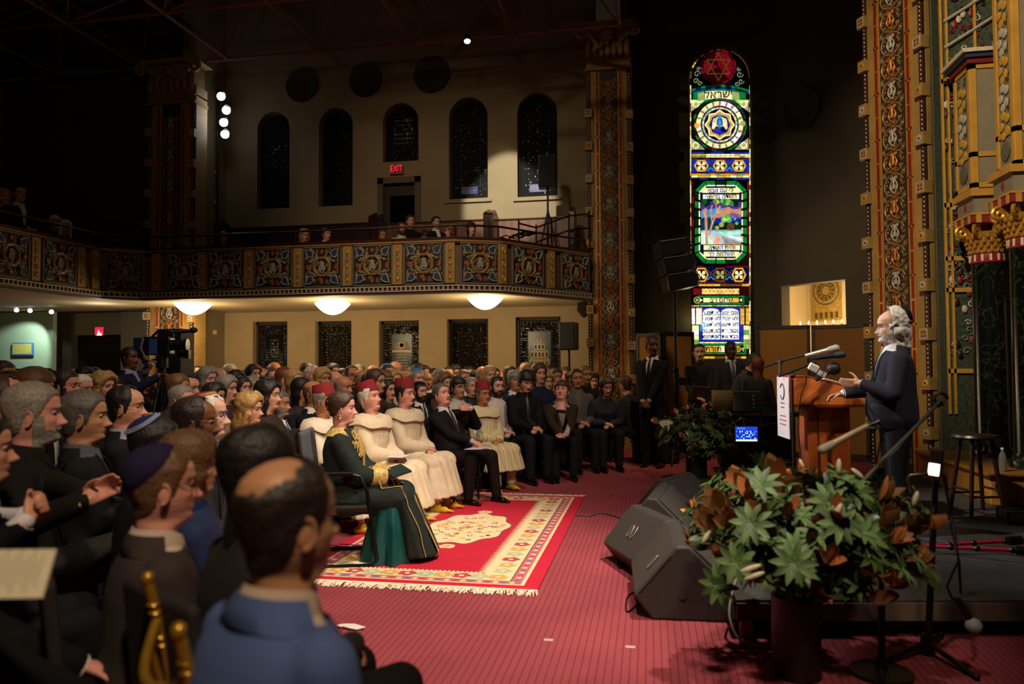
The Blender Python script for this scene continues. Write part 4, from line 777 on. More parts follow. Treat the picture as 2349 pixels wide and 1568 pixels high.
def column(x, y, z0, z1, r_):
    M_ = MB(); M_.lathe([(r_ * 1.25, z0), (r_ * 1.25, z0 + .06), (r_ * 1.08, z0 + .1), (r_, z0 + .14), (r_ * .94, z1)], (x, y, 0), 32); M_.build('marble_column', mb_, ark, True)
    M_ = MB(); M_.lathe([(r_ * 1.0, z1), (r_ * 1.04, z1 + .015), (r_ * 1.0, z1 + .09), (r_ * 1.06, z1 + .1)], (x, y, 0), 32, 0)
    for k in range(14): a = 2 * pi * k / 14; M_.box((x + r_ * 1.02 * cos(a), y + r_ * 1.02 * sin(a), z1 + .052), (.012, .022, .07), 1, Matrix.Rotation(a, 3, 'Z'))
    M_.build('red_collar', [mat('#8e2026', .5), mat('#e0d8c0', .5)], ark, 40)
    M_ = MB(); M_.lathe([(r_, z1 + .1), (r_ * 1.08, z1 + .2), (r_ * 1.35, z1 + .3), (r_ * 1.2, z1 + .32)], (x, y, 0), 32)
    for j in range(4):
        for k in range(18): a = 2 * pi * (k + .5 * (j % 2)) / 18; rr = r_ * (1.03 + .08 * j); M_.ell((x + rr * cos(a), y + rr * sin(a), z1 + .125 + .048 * j), (.02, .02, .032), 0, 6, 4)
    for a in (pi * .75, pi * 1.25, pi * 1.75, pi * .25, pi * 1.5, pi):
        u_ = V((cos(a), sin(a), 0)); c = V((x, y, z1 + .33)) + u_ * r_ * 1.5; M_.tube([V((x, y, z1 + .3)) + u_ * r_ * .9, V((x, y, z1 + .38)) + u_ * r_ * 1.2] + spiral(c, .07, 1.3, pi / 2, u_, V((0, 0, 1)), -1, 12), .02, 6)
    M_.build('gilt_capital', mat('#c0923a', .4, .4, var=.2, scale=20), ark, True)
    b0 = z1 + .4; M_ = MB(); R4 = Matrix.Rotation(0, 3, 'Z')
    M_.box((x, y, b0 + .04), (r_ * 2.9, r_ * 2.9, .08), 0)
    for sx in (-1, 0, 1):
        for q in ((sx * r_ * 1.05, -1), (sx * r_ * 1.05, 1)): M_.box((x + q[0], y + q[1] * r_ * 1.46, b0 + .04), (.05, .01, .085), 1)
        M_.box((x - r_ * 1.46, y + sx * r_ * 1.05, b0 + .04), (.01, .05, .085), 1)
    M_.box((x, y, b0 + .09), (r_ * 3.0, r_ * 3.0, .02), 1); M_.box((x, y, b0 + .19), (r_ * 2.5, r_ * 2.5, .18), 2); M_.ell((x - r_ * 1.26, y, b0 + .19), (.01, .035, .045), 0, 8, 5); M_.ell((x, y - r_ * 1.26, b0 + .19), (.035, .01, .045), 0, 8, 5)
    M_.box((x, y, b0 + .31), (r_ * 3.0, r_ * 3.0, .07), 1); M_.build('impost_block', [mat('#8e2a2c', .5), YEL, GRY], ark, bevel=.006)
    return b0 + .345
def framed_pier(x, y, z0, z1, hw, hd):
    """gold framed pier with carved panels on the two seen faces"""
    M_ = MB(); M_.bb((x - hw, y - hd, z0), (x + hw, y + hd, z1)); M_.build('pier', GRY, ark); M_ = MB(); C_ = MB()
    for face in (0, 1):
        for z_ in (z0 + .02, z0 + .34, z1 - .05):
            if face: M_.bb((x - hw - .015, y - hd, z_), (x - hw, y + hd, z_ + .05))
            else: M_.bb((x - hw, y - hd - .015, z_), (x + hw, y - hd, z_ + .05))
        for s_ in (-1, 1):
            if face: M_.bb((x - hw - .015, y + s_ * hd - (.05 if s_ > 0 else 0), z0), (x - hw, y + s_ * hd + (.05 if s_ < 0 else 0), z1))
            else: M_.bb((x + s_ * hw - (.05 if s_ > 0 else 0), y - hd - .015, z0), (x + s_ * hw + (.05 if s_ < 0 else 0), y - hd, z1))
    z = z0 + .45; k = 0
    while z < z1 - .2:
        for q in range(5):
            a = 2 * pi * q / 5; C_.ell((x - hw - .012, y + hd * .35 * cos(a), z + .1 * sin(a)), (.01, hd * .28, .045), k % 2, 6, 4)
        for q in range(4): C_.tube(spiral((x - hw - .01, y + (q % 2 - .5) * hd * .8, z + .15 + .03 * q), .03, 1, q, V((0, 1, 0)), V((0, 0, 1)), 1, 7), .006, 3, 2)
        z += .27; k += 1
    C_.ell((x - hw - .012, y, z0 + .2), (.008, hd * .5, .09), 2, 10, 6); M_.build('gold_frame', YEL, ark); C_.build('carved_ornament', [mat('#d8a83c', .5), mat('#c9c4b4', .5), mat('#6a665a', .6)], ark, True)
    M_ = MB(); M_.box((x, y, z1 + .03), (hw * 2 + .08, hd * 2 + .08, .06), 0); M_.box((x, y, z1 + .08), (hw * 2 + .14, hd * 2 + .14, .05), 1); M_.box((x, y, z1 + .12), (hw * 2 + .2, hd * 2 + .2, .04), 2); M_.build('cornice', [mat('#7a2022', .5), mat('#2a3a5a', .5), mat('#d8cfb4', .5)], ark)
za = column(3.50, 8.52, .49, 2.50, .16); framed_pier(3.50, 8.52, za, 4.55, .20, .20)
zb_ = column(3.47, 7.62, .49, 2.52, .155); framed_pier(3.52, 7.72, zb_, 5.1, .16, .18)
M_ = MB()
for k in range(60): pass
pts = [(3.63 + .055 * cos(t * .6), 8.1 + .055 * sin(t * .6), za + .1 + t * .012) for t in range(130)]
M_.cyl((3.63, 8.1, za), (3.63, 8.1, 4.9), .06, n=16, mi=0); M_.tube(pts, .022, 5, 1); M_.tube([(3.63 - (p_[0] - 3.63), 8.1 - (p_[1] - 8.1), p_[2]) for p_ in pts], .022, 5, 2); M_.build('twisted_column', [mat('#3a2428', .3), mat('#b8b0a4', .3), mat('#5a2028', .3)], ark, True)
# carved back wall left of the columns, in bands framed with gold
M_ = MB(); M_.bb((3.26, 9.0, .2), (3.9, 9.28, 9.1), 0); M_.build('carved_wall', CARV, ark)
M_ = MB(); C_ = MB(); rd = random.Random(11)
for x in (3.27, 3.33, 3.62): M_.bb((x - .012, 8.97, .9), (x + .012, 9.0, 9.0))
for z in (1.35, 2.25, 2.6, 3.2, 4.6): M_.bb((3.26, 8.97, z), (3.9, 9.0, z + .05))
for k in range(230):
    x = rd.uniform(3.30, 3.88); z = rd.uniform(1.45, 7.5); C_.tube(spiral((x, 8.985, z), rd.uniform(.03, .055), 1.1, rd.random() * 6, V((1, 0, 0)), V((0, 0, 1)), rd.choice((-1, 1)), 8), .009, 4, rd.choice((0, 0, 1, 2, 3)))
    if k % 3 == 0: C_.ell((rd.uniform(3.3, 3.88), 8.98, rd.uniform(1.45, 7.5)), (.03, .012, .045), rd.choice((1, 2, 3, 3)), 6, 4)
for k in range(10): a = 5.0 + .3 * k; C_.tube([(3.3, 8.96, a), (3.88, 8.96, a + .35)], .016, 4, 1)
M_.build('gold_band', YEL, ark); C_.build('lattice_carving', [mat('#7c8a72', .6), mat('#c9c2ae', .5), mat('#8e2026', .5), mat('#3a1418', .5)], ark, True, kind='stuff')
# tall red door panel with its pale edge
M_ = MB(); M_.bb((3.86, 7.0, .49), (3.95, 8.5, 2.75)); M_.build('red_door_panel', mat('#6a1018', .6, var=.1), ark)
M_ = MB(); M_.bb((3.80, 8.44, .49), (3.9, 8.5, 2.80), 0); M_.bb((3.8, 8.5, .49), (3.9, 8.6, 2.9), 1); M_.bb((3.82, 6.9, 2.75), (3.9, 8.6, 2.82), 0); M_.bb((3.78, 8.62, .49), (3.9, 9.0, 3.2), 2); M_.bb((3.8, 6.9, 2.82), (3.92, 8.6, 2.95), 1); M_.build('door_frame', [mat('#cfc8ba', .5), mat('#7a4a24', .6, var=.4, scale=30), mat('#16302e', .4)], ark)
M_ = MB(); M_.bb((3.88, 6.0, .2), (4.1, 9.0, .5), 0); M_.bb((3.95, 6.0, 2.95), (4.1, 9.0, 9.0), 0); M_.build('plinth', DKB, ark)
# grey wall strips between the pier and the ark, with a carved bracket
t = thing('carved_bracket', 'small grey carved stone bracket on the wall left of the marble column', 'bracket', dep(2218, 912, 8.45)); M_ = MB()
M_.lathe([(.11, .0), (.13, .03), (.09, .06), (.05, .1)], n=14)
for k in range(9): a = 2 * pi * k / 9; M_.ell((.1 * cos(a), .1 * sin(a), .03), (.03, .03, .03), 0, 6, 4)
M_.bb((-.09, -.06, -.42), (.11, .12, 0)); M_.build('bracket_body', mat('#7c786a', .7, var=.35, scale=20), t, True)
wall('wall_beside_ark', (pp.x + .38, 9.42), (3.25, 9.22), 0, 9.1, BROWNP, .1, -1)
wall('wall_behind_pier', (3.5, 11.1), (4.15, 12.6), 0, 9.1, DARKP, .1, 1)
# round dim medallion on the diagonal wall
t_ = dwall(1850) * sqrt(2); zq = dz(1850, 250); o = thing('wall_medallion', 'very dim round wall medallion high right of the stained glass window', 'medallion', DM @ V((t_, -.02, zq)), -pi / 4)
M_ = MB(); M_.lathe([(.37, -.02), (.38, 0), (.36, .04), (.3, .02), (.02, .03)], axis=(0, -1, 0), n=40); M_.build('disc', MAROON, o, True)

# ================================================================== FOLDING SCREENS
def screen(label, a, b_, zt, m_='#8a5c20'):
    a, b_ = V((a[0], a[1], 0)), V((b_[0], b_[1], 0)); t = thing('folding_screen', label, 'screen', a, atan2((b_ - a).y, (b_ - a).x)); L_ = (b_ - a).length
    M_ = MB(); M_.bb((.04, -.012, .1), (L_ - .04, .012, zt - .04)); M_.build('fabric_panel', mat(m_, .85, var=.08, scale=60), t); M_ = MB()
    M_.bb((0, -.03, 0), (.05, .03, zt)); M_.bb((L_ - .05, -.03, 0), (L_, .03, zt)); M_.bb((0, -.03, zt - .05), (L_, .03, zt)); M_.bb((0, -.03, .04), (L_, .03, .12)); M_.build('frame', mat('#1a100a', .5), t)
a, b_, c, d = dep(1460, 770, 12.6), dep(1517, 770, 12.3), dep(1590, 762, 12.5), dep(1578, 760, 12.45)
screen('tan folding screen directly behind the standing guard', (a.x, a.y), (b_.x, b_.y), 2.0); screen('tan folding screen right of the tall loudspeaker stand', (b_.x + .02, b_.y), (c.x, c.y), 2.02)
a, b_, c = dep(1735, 750, 11.6), dep(1858, 750, 11.35), dep(1990, 748, 11.0)
screen('tan folding screen left of the lectern microphones', (a.x, a.y), (b_.x, b_.y), 1.45 + 91 / F_PX * 11.45); screen('tan folding screen behind the speaker\'s hands', (b_.x + .02, b_.y), (c.x, c.y), 1.45 + 92 / F_PX * 11.2, '#7a4e1a')

# ================================================================== RUG
rug = thing('rug', 'bright red rug with a cream floral medallion and border', 'rug'); X0, X1, Y0, Y1 = -2.51, -.73, 4.78, 8.27; RR_ = mat('#b8082c', .95, var=.06, scale=4)
M_ = MB(); M_.bb((X0, Y0, .001), (X1, Y1, .012)); M_.build('field', RR_, rug)
rc = random.Random(2); CRR = mat('#d9c49a', .95, var=.12, scale=60); PKR = mat('#c05a64', .95, var=.2, scale=60); GDR = mat('#c99a4e', .95); BLR = mat('#5a6a94', .95); SGR = mat('#a8b08a', .95); RDR = mat('#b03a44', .95); DKR = mat('#5a5348', .95)
def flat(M_, pts, z, mi): M_.add([(x, y, z) for x, y in pts], [tuple(range(len(pts)))], mi)
def blob2(M_, cx, cy, r_, z, mi, n=10, wob=.25, ry=None): flat(M_, [(cx + r_ * (1 + wob * (rc.random() - .5)) * cos(2 * pi * k / n), cy + (ry or r_) * (1 + wob * (rc.random() - .5)) * sin(2 * pi * k / n)) for k in range(n)], z, mi)
def rframe(M_, i0, i1, z, mi):
    a = (X0 + i0, Y0 + i0 * .75, X1 - i0, Y1 - i0 * .75); b_ = (X0 + i1, Y0 + i1 * .75, X1 - i1, Y1 - i1 * .75)
    for q in (((a[0], a[1]), (a[2], a[1]), (b_[2], b_[1]), (b_[0], b_[1])), ((a[2], a[1]), (a[2], a[3]), (b_[2], b_[3]), (b_[2], b_[1])), ((a[2], a[3]), (a[0], a[3]), (b_[0], b_[3]), (b_[2], b_[3])), ((a[0], a[3]), (a[0], a[1]), (b_[0], b_[1]), (b_[0], b_[3]))): flat(M_, q, z, mi)
M_ = MB(); rframe(M_, .10, .42, .0125, 0); rframe(M_, .125, .20, .013, 1); rframe(M_, .20, .21, .0135, 6)
bx0, bx1, by0, by1 = X0 + .305, X1 - .305, Y0 + .24, Y1 - .24
per = [(bx0 + (bx1 - bx0) * k / 9, y) for y in (by0, by1) for k in range(10)] + [(x, by0 + (by1 - by0) * k / 19) for x in (bx0, bx1) for k in range(1, 19)]
for k, (x, y) in enumerate(per):
    c = (2, 5, 4)[k % 3]; blob2(M_, x, y, .06, .0132, c, 12, .5, .055); 
    for q in range(5): a = q * 1.256; blob2(M_, x + .055 * cos(a), y + .05 * sin(a), .018, .0134, c, 6)
    blob2(M_, x, y, .022, .0136, 0, 6)
n_ = 26
for k in range(n_):
    f_ = (k + .5) / n_
    for (x, y) in ((X0 + .16 + (X1 - X0 - .32) * f_, Y0 + .122), (X0 + .16 + (X1 - X0 - .32) * f_, Y1 - .122)): blob2(M_, x, y, .022, .0134, (3, 0, 5, 0)[k % 4], 6)
for k in range(50):
    f_ = (k + .5) / 50
    for x in (X0 + .163, X1 - .163): blob2(M_, x, Y0 + .15 + (Y1 - Y0 - .3) * f_, .022, .0134, (3, 0, 5, 0)[k % 4], 6)
# fringe of cream teeth between border and field
for k in range(70):
    f_ = k / 69
    for x, s_ in ((X0 + .42, 1), (X1 - .42, -1)): y = Y0 + .31 + (Y1 - Y0 - .62) * f_; flat(M_, [(x, y - .02), (x + s_ * .06, y), (x, y + .02)], .0128, 0)
for k in range(30):
    f_ = k / 29
    for y, s_ in ((Y0 + .315, 1), (Y1 - .315, -1)): x = X0 + .42 + (X1 - X0 - .84) * f_; flat(M_, [(x - .018, y), (x, y + s_ * .04), (x + .018, y)], .0128, 0)
M_.build('patterned_border', [CRR, PKR, GDR, BLR, SGR, RDR, DKR], rug)
M_ = MB(); mx_, my_ = -1.62, 6.53; n = 72
flat(M_, [(mx_ + .37 * (1 + .06 * sin(9 * a)) * cos(a), my_ + .62 * (1 + .06 * sin(9 * a) + .0) * sin(a)) for a in [2 * pi * k / n for k in range(n)]], .0125, 6)
flat(M_, [(mx_ + .355 * (1 + .06 * sin(9 * a)) * cos(a), my_ + .605 * (1 + .06 * sin(9 * a)) * sin(a)) for a in [2 * pi * k / n for k in range(n)]], .0129, 0)
for s_ in (-1, 1): blob2(M_, mx_, my_ + s_ * .71, .07, .0127, 0, 12, .3); blob2(M_, mx_, my_ + s_ * .71, .03, .0131, 2, 8)
for k in range(90):
    a = rc.random() * 6.28; q = sqrt(rc.random()) * .9; x, y = mx_ + .34 * q * cos(a), my_ + .58 * q * sin(a); c = rc.choice((1, 2, 4, 5, 6, 2, 1)); r_ = rc.uniform(.018, .032); blob2(M_, x, y, r_, .0131, c, 7, .5); blob2(M_, x, y, r_ * .5, .0133, 0, 6)
blob2(M_, mx_, my_, .05, .0137, 2, 10); blob2(M_, mx_, my_, .025, .0139, 5, 8)
M_.build('floral_medallion', [CRR, PKR, GDR, BLR, SGR, RDR, DKR], rug)
M_ = MB()
for ye, s_, L_ in ((Y0, -1, .12), (Y1, 1, .10)):
    for k in range(330):
        x = X0 + (X1 - X0) * k / 329; a = rc.uniform(-.35, .35); l_ = L_ * rc.uniform(.6, 1.15); M_.tube([(x, ye, .01), (x + a * l_ * .4, ye + s_ * l_ * .5, .016), (x + a * l_ + .01 * rc.uniform(-1, 1), ye + s_ * l_, .006)], [.004, .004, .003], 3)
M_.build('fringe', mat('#e0cdb2', .9), rug, kind='stuff')
# ================================================================== PEOPLE
def itab(tab, z):
    if z <= tab[0][0]: return tab[0][1:]
    for a, b_ in zip(tab, tab[1:]):
        if z <= b_[0]:
            t = (z - a[0]) / (b_[0] - a[0]); t = t * t * (3 - 2 * t) * .5 + t * .5; return tuple(a[i] + (b_[i] - a[i]) * t for i in range(1, len(a)))
    return tab[-1][1:]
#        z      front   back   half width
HT = [(-.13, .052, .072, .064), (-.07, .044, .066, .055), (-.035, .042, .066, .053), (-.016, .052, .068, .053), (-.004, .076, .070, .051), (.008, .090, .071, .049), (.018, .0915, .071, .051), (.03, .088, .072, .056), (.045, .091, .073, .062), (.06, .090, .077, .067), (.08, .089, .086, .071),
      (.105, .088, .094, .0735), (.125, .091, .099, .075), (.14, .096, .102, .0765), (.165, .094, .103, .078), (.19, .080, .094, .071), (.21, .056, .074, .055), (.222, .034, .048, .037), (.229, .014, .02, .016), (.231, .001, .001, .001)]
def gs(x, s): return exp(-(x / s) ** 2)
def hpt(th, z, F=None, infl=0.0):
    """point of the head surface; th = 0 is straight ahead (+Y)"""
    fat = F.get('fat', 0) if F else 0
    yf, yb, w_ = itab(HT, z); w_ += fat * .010 * gs(z - .04, .06); yf += fat * .006 * gs(z - .0, .02)
    s_, c_ = sin(th), cos(th); x = w_ * s_ * (1 + .06 * (s_ * c_) ** 2 * 2); y = (yf if c_ > 0 else yb) * c_
    if c_ > 0:
        y += .027 * gs(x, .010 + .006 * gs(z - .062, .02)) * (gs(z - .070, .013) * 1.0 + .62 * gs(z - .088, .016) + .26 * gs(z - .108, .012))
        y += .006 * gs(abs(x) - .012, .008) * gs(z - .066, .008)
        y -= .012 * gs(abs(x) - .031, .016) * gs(z - .115, .013)
        y += .006 * gs(abs(x) - .030, .018) * gs(z - .133, .009)
        y += .005 * gs(x, .02) * (gs(z - .0435, .004) + gs(z - .034, .0045)) - .004 * gs(x, .022) * gs(z - .0388, .0022) - .003 * gs(x, .02) * gs(z - .024, .006)
        k = gs(abs(x) - .045, .018) * gs(z - .082, .018) * .004; y += k; x += k * (1 if x > 0 else -1)
    if infl:
        L_ = sqrt(x * x + y * y) or 1; x += x / L_ * infl; y += y / L_ * infl; z += infl * max(0, (z - .15) / .08)
    return V((x, y - .0, z))
def ths(n): return [((2 * k / n - 1)) for k in range(n)]
def warp(u): # more columns over the face
    return pi * (abs(u) ** 1.45) * (1 if u >= 0 else -1)
def head_mesh(M_, F, hi=True):
    n = 72 if hi else 40
    zs = []; z = -.13
    while z < .2305: zs.append(z); z += (.016 if z < -.02 else (.0036 if .02 < z < .145 else .007)) if hi else (.025 if z < -.03 else (.0075 if z < .15 else .012))
    zs += [.2245, .2285, .2308] if hi else [.2305]; zs = sorted(set(zs)); us = [warp(u) for u in ths(n)]
    vs = [hpt(t, z, F) for z in zs for t in us]; fs = []; base = len(M_.v)
    for i in range(len(zs) - 1):
        for j in range(n):
            f = (i * n + j, i * n + (j + 1) % n, (i + 1) * n + (j + 1) % n, (i + 1) * n + j); zc = (zs[i] + zs[i + 1]) / 2; p = vs[f[0]]
            mi = 1 if (.031 < zc < .0475 and abs(p.x) < .024 * (1 - abs(zc - .039) / .02) and p.y > 0) else 0
            M_.add([], [], 0); M_.f.append([base + q for q in f]); M_.m.append(mi)
    M_.v += [(M_.T @ p) if M_.T else p for p in vs]
    for s_ in (-1, 1):
        e = V((s_ * .0305, .0715, .1150)); M_.ell(e, (.0125, .0125, .0100), 2, 12, 9); M_.ell(e + V((s_ * .0005, .0092, 0)), (.0056, .0042, .0056), 3, 10, 6)
        up = []
        for k in range(7): a = -1 + 2 * k / 6; up.append(e + V((a * .0140, .0120 * (1 - .5 * a * a), .0058 * (1 - a * a) + .0005)))
        M_.tube(up, .0026, 5, 0); M_.tube([p + V((0, .0022, -.0012)) for p in up], .0011, 4, 3); M_.tube([e + V((a * .0130, .0112 * (1 - .5 * a * a), -.0062 * (1 - a * a) - .0005)) for a in (-1, -.5, 0, .5, 1)], .0018, 4, 0)
        br = []
        for k in range(6): a = -1 + 2 * k / 5; q = hpt(atan2(s_ * .031 + a * .017, .09), .134 + .004 * (1 - a * a) - .002 * a * s_, F, .002); br.append(q)
        M_.tube(br, [.002, .0034, .0038, .0036, .003, .0015], 5, 4)
        w_ = itab(HT, .09)[2]; c = V((s_ * (w_ + .004), -.006, .092)); R = Matrix.Rotation(s_ * -.35, 3, 'Z') @ Matrix.Rotation(-.12, 3, 'X')
        M_.ell(c, (.006, .016, .028), 0, 10, 8, R); M_.tube([c + R @ V((s_ * .006, .016 * cos(a), .002 + .029 * sin(a))) for a in [-1.9 + k * .48 for k in range(9)]], .0045, 5, 0)
def hair_shell(M_, F, style, n=56, seed=1):
    """hair as a shell over the scalp, by style"""
    us = [2 * pi * k / n for k in range(n)]; st_ = .0125 if n < 60 else .0062; zs = [-.02 + st_ * i for i in range(int(.2251 / st_))] + [.213, .222, .2285, .2312]; rd = random.Random(seed)
    long_ = style in ('long', 'bob', 'wavy', 'curly', 'mane')
    SD = [(1.05, .150), (1.22, .105), (1.36, .072), (1.48, .080), (1.6, .112), (1.74, .106), (1.9, .055), (2.2, .028), (3.2, .012)]
    HL = {'short': [(0, .180), (.45, .186), (.8, .172)] + SD, 'fringe': [(0, .150), (.5, .150), (.85, .148)] + SD, 'crop': [(0, .184), (.45, .188), (.8, .176)] + SD, 'recede': [(0, .212), (.3, .210), (.6, .224), (.9, .212)] + SD, 'crown_bald': [(0, .186), (.28, .190), (.55, .214), (.85, .206)] + SD,
          'bald_top': SD, 'mane': SD, 'updo': [(0, .186), (.6, .180), (1.0, .152), (1.3, .122), (1.5, .112), (1.75, .098), (1.95, .062), (3.2, .045)]}.get(style, [(0, .182), (.5, .174), (.8, .148), (1.0, .105), (1.15, .04), (1.3, -.03), (3.2, -.03)])
    def line(T_, t):
        if t <= T_[0][0]: return T_[0][1]
        for p, q in zip(T_, T_[1:]):
            if t <= q[0]: return p[1] + (q[1] - p[1]) * (t - p[0]) / (q[0] - p[0])
        return T_[-1][1]
    def mask(t, z):
        t = abs((t + pi) % (2 * pi) - pi)
        if z < line(HL, t): return False
        if style == 'crown_bald':
            p = hpt(t, min(z, .2305)); return not (z > .165 and (p.x / .060) ** 2 + ((p.y + .040) / .060) ** 2 < 1 + .12 * noise.noise(V((p.x * 40, p.y * 40, 1))))
        if style == 'bald_top': return t > 1.2 and z < line([(1.2, .10), (1.45, .165), (2.2, .182), (3.2, .188)], t)
        if style == 'mane': return t > 1.12 and (hpt(t, min(z, .2305)).y < .012 or z < .13)
        return True
    base = {'short': .009, 'crop': .004, 'fringe': .015, 'bald_top': .006, 'recede': .008, 'crown_bald': .007, 'long': .014, 'bob': .022, 'wavy': .024, 'curly': .034, 'mane': .024, 'updo': .016, 'puff': .03}.get(style, .01)
    nz = {'curly': .016, 'wavy': .009, 'mane': .012, 'puff': .012}.get(style, .003); so = rd.random() * 9
    grid = []
    for z in zs:
        for t in us:
            q = V((sin(t) * 3, cos(t) * 3, z * 30 + so)); k = noise.noise(q * (1.6 if nz > .005 else 1)) * nz
            fr_ = sum(mask(t + a * cos(q8), z + b__ * sin(q8)) for a, b__ in ((.10, .009), (.20, .018)) for q8 in (0, .785, 1.57, 2.356, 3.14, 3.93, 4.71, 5.5)) / 16 if z < .21 else 1
            f8 = max(0, min(1, (fr_ - .42) / .5)); f8 = f8 ** .7; grid.append(hpt(t, z, None, .0012 + (base + k) * f8))
    fs = []
    for i in range(len(zs) - 1):
        for j in range(n):
            if mask(us[j] + pi / n, (zs[i] + zs[i + 1]) / 2): fs.append((i * n + j, i * n + (j + 1) % n, (i + 1) * n + (j + 1) % n, (i + 1) * n + j))
    top = (len(zs) - 1) * n; fs.append(tuple(top + j for j in range(n))) if style not in ('bald_top',) else None
    if style == 'crown_bald': fs.pop()
    M_.add(grid, fs, 0)
    drop = {'long': .30, 'bob': .07, 'wavy': .22, 'curly': .20, 'mane': .05}.get(style)
    if drop:      # the hanging part
        a0 = {'mane': 1.5}.get(style, 1.12); K = 30; R = []
        rows = 10
        for i in range(rows + 1):
            f_ = i / rows; z = .10 - f_ * (drop + .10); row = []
            for j in range(K + 1):
                t = a0 + (2 * pi - 2 * a0) * j / K; p = hpt(t, max(z, -.0), None, base); bulge = {'curly': .03, 'wavy': .018, 'mane': .020, 'bob': .012}.get(style, 0)
                rr = 1 + (bulge * sin(min(f_ * 1.3, 1) * pi)) / .08; wv = noise.noise(V((t * 4, z * 28, so))) * nz * 1.6 + (.004 * sin(t * 22) if style in ('long', 'wavy', 'curly') else 0)
                x, y = p.x * rr, p.y * rr; L_ = sqrt(x * x + y * y) or 1; x += x / L_ * wv; y += y / L_ * wv - (.02 * f_ if z < 0 else 0); y = min(y, .03) if z < .06 else y
                row.append(V((x, y, z)))
            R.append(row)
        vs = [p for r_ in R for p in r_]; inn = [p + V((-p.x * .22, -p.y * .22 + .0, 0)) for p in vs]; k0 = len(vs); fs = []
        for i in range(rows):
            for j in range(K): a = i * (K + 1) + j; fs.append((a, a + 1, a + K + 2, a + K + 1)); fs.append((k0 + a, k0 + a + K + 1, k0 + a + K + 2, k0 + a + 1))
        for j in range(K): a = rows * (K + 1) + j; fs.append((a, a + 1, k0 + a + 1, k0 + a))
        for i in range(rows):
            for j in (0, K): a = i * (K + 1) + j; fs.append((a, a + K + 1, k0 + a + K + 1, k0 + a))
        M_.add(vs + inn, fs, 0)
    if style == 'updo':
        M_.ell((0, -.088, .15), (.05, .045, .05), 0, 16, 10)
        for k in range(8): a = k * .8; M_.tube([(.052 * cos(a + q * .25), -.09 + .03 * sin(q), .15 + .05 * sin(a + q * .25)) for q in range(5)], .01, 5)
def beard_mesh(M_, F, full=.012, must=True):
    n = 44; us = [-1.75 + 3.5 * k / n for k in range(n + 1)]; zs = [-.02, -.012, -.004, .004, .012, .022, .032, .042, .05, .058, .066, .075, .088, .10]
    def on_(t, z):
        t = abs(t); return (z < .031 and t < 1.5) or (t > .36 + .3 * abs(z - .04) / .02 and z < .050 and t < 1.5) or (1.0 < t < 1.5 and z < .105) or (must and .050 < z < .061 and t < .45)
    zs = [-.022 + .005 * i for i in range(27)]
    g = [hpt(t, z, F, .0008 + full * (1 + .5 * noise.noise(V((t * 9, z * 90, 3)))) * (.4 if z > .07 else 1) * max(0, min(1, (sum(on_(t + .07 * cos(q), z + .006 * sin(q)) for q in (0, .785, 1.57, 2.356, 3.14, 3.93, 4.71, 5.5)) / 8 - .3) / .5)) ** .6) for z in zs for t in us]; fs = []
    for i in range(len(zs) - 1):
        for j in range(n):
            t = abs(us[j] + .04); z = (zs[i] + zs[i + 1]) / 2
            on = on_(t, z)
            if on: a = i * (n + 1) + j; fs.append((a, a + 1, a + n + 2, a + n + 1))
    M_.add(g, fs, 0)
    if must:
        for s_ in (-1, 1): M_.tube([hpt(atan2(s_ * (.002 + .028 * q / 5), .095), .0535 - .010 * (q / 5) ** 2, F, .003) for q in range(6)], [.005, .006, .006, .005, .004, .002], 5)
def glasses_mesh(M_, F):
    for s_ in (-1, 1):
        c = V((s_ * .031, .098, .115)); M_.tube([c + V((.021 * cos(a), -.004 * abs(cos(a)), .015 * sin(a))) for a in [k * pi / 7 for k in range(14)]], .0014, 4, closed=True)
        M_.tube([c + V((s_ * .021, -.003, .006)), V((s_ * .073, .06, .122)), V((s_ * .079, .0, .118)), V((s_ * .078, -.018, .108))], .0015, 4)
    M_.tube([(-.010, .098, .117), (0, .101, .120), (.010, .098, .117)], .0014, 4)
_HB = {}
def head_bvh(infl):
    if infl not in _HB:
        us = [2 * pi * k / 48 for k in range(48)]; zs = [-.0 + .012 * i for i in range(18)] + [.213, .222, .2285, .2312]
        vs = [hpt(t, z, None, infl) for z in zs for t in us]; n = 48; fs = [(i * n + j, i * n + (j + 1) % n, (i + 1) * n + (j + 1) % n, (i + 1) * n + j) for i in range(len(zs) - 1) for j in range(n)] + [tuple((len(zs) - 1) * n + j for j in range(n))]
        _HB[infl] = BVHTree.FromPolygons([tuple(v_) for v_ in vs], fs)
    return _HB[infl]
def cap_pt(ph, a, tilt, infl):
    C = V((0, -.01, .11)); d = Matrix.Rotation(tilt, 3, 'X') @ V((sin(ph) * cos(a), sin(ph) * sin(a), cos(ph))); r_ = head_bvh(round(infl, 3)).ray_cast(C, d)
    return (r_[0] if r_[0] is not None else C + d * .11)
def kippah_mesh(M_, tilt=.42, infl=.012, r_=.07):
    M_.rings([[cap_pt(.02 + r_ * 10 * i / 8, a, tilt, infl + .004 * (1 if i < 8 else -1)) for a in [2 * pi * k / 32 for k in range(32)]] for i in range(9)], 0, True)
def fez_mesh(M_):
    R = Matrix.Rotation(.16, 3, 'X'); rows = []
    for (z, a, b_) in ((.158, .084, .106), (.162, .087, .109), (.20, .083, .103), (.262, .076, .094), (.268, .072, .090)):
        rows.append([R @ V((a * cos(t), b_ * sin(t) - .004, z)) + V((0, .026, 0)) for t in [2 * pi * k / 32 for k in range(32)]])
    M_.rings(rows, 0, True)
def headT(pivot, yaw_, pit, rol=0, s_=1.0):
    return Matrix.Translation(pivot) @ Matrix.Rotation(-yaw_, 4, 'Z') @ Matrix.Rotation(pit, 4, 'X') @ Matrix.Rotation(rol, 4, 'Y') @ Matrix.Scale(s_, 4)

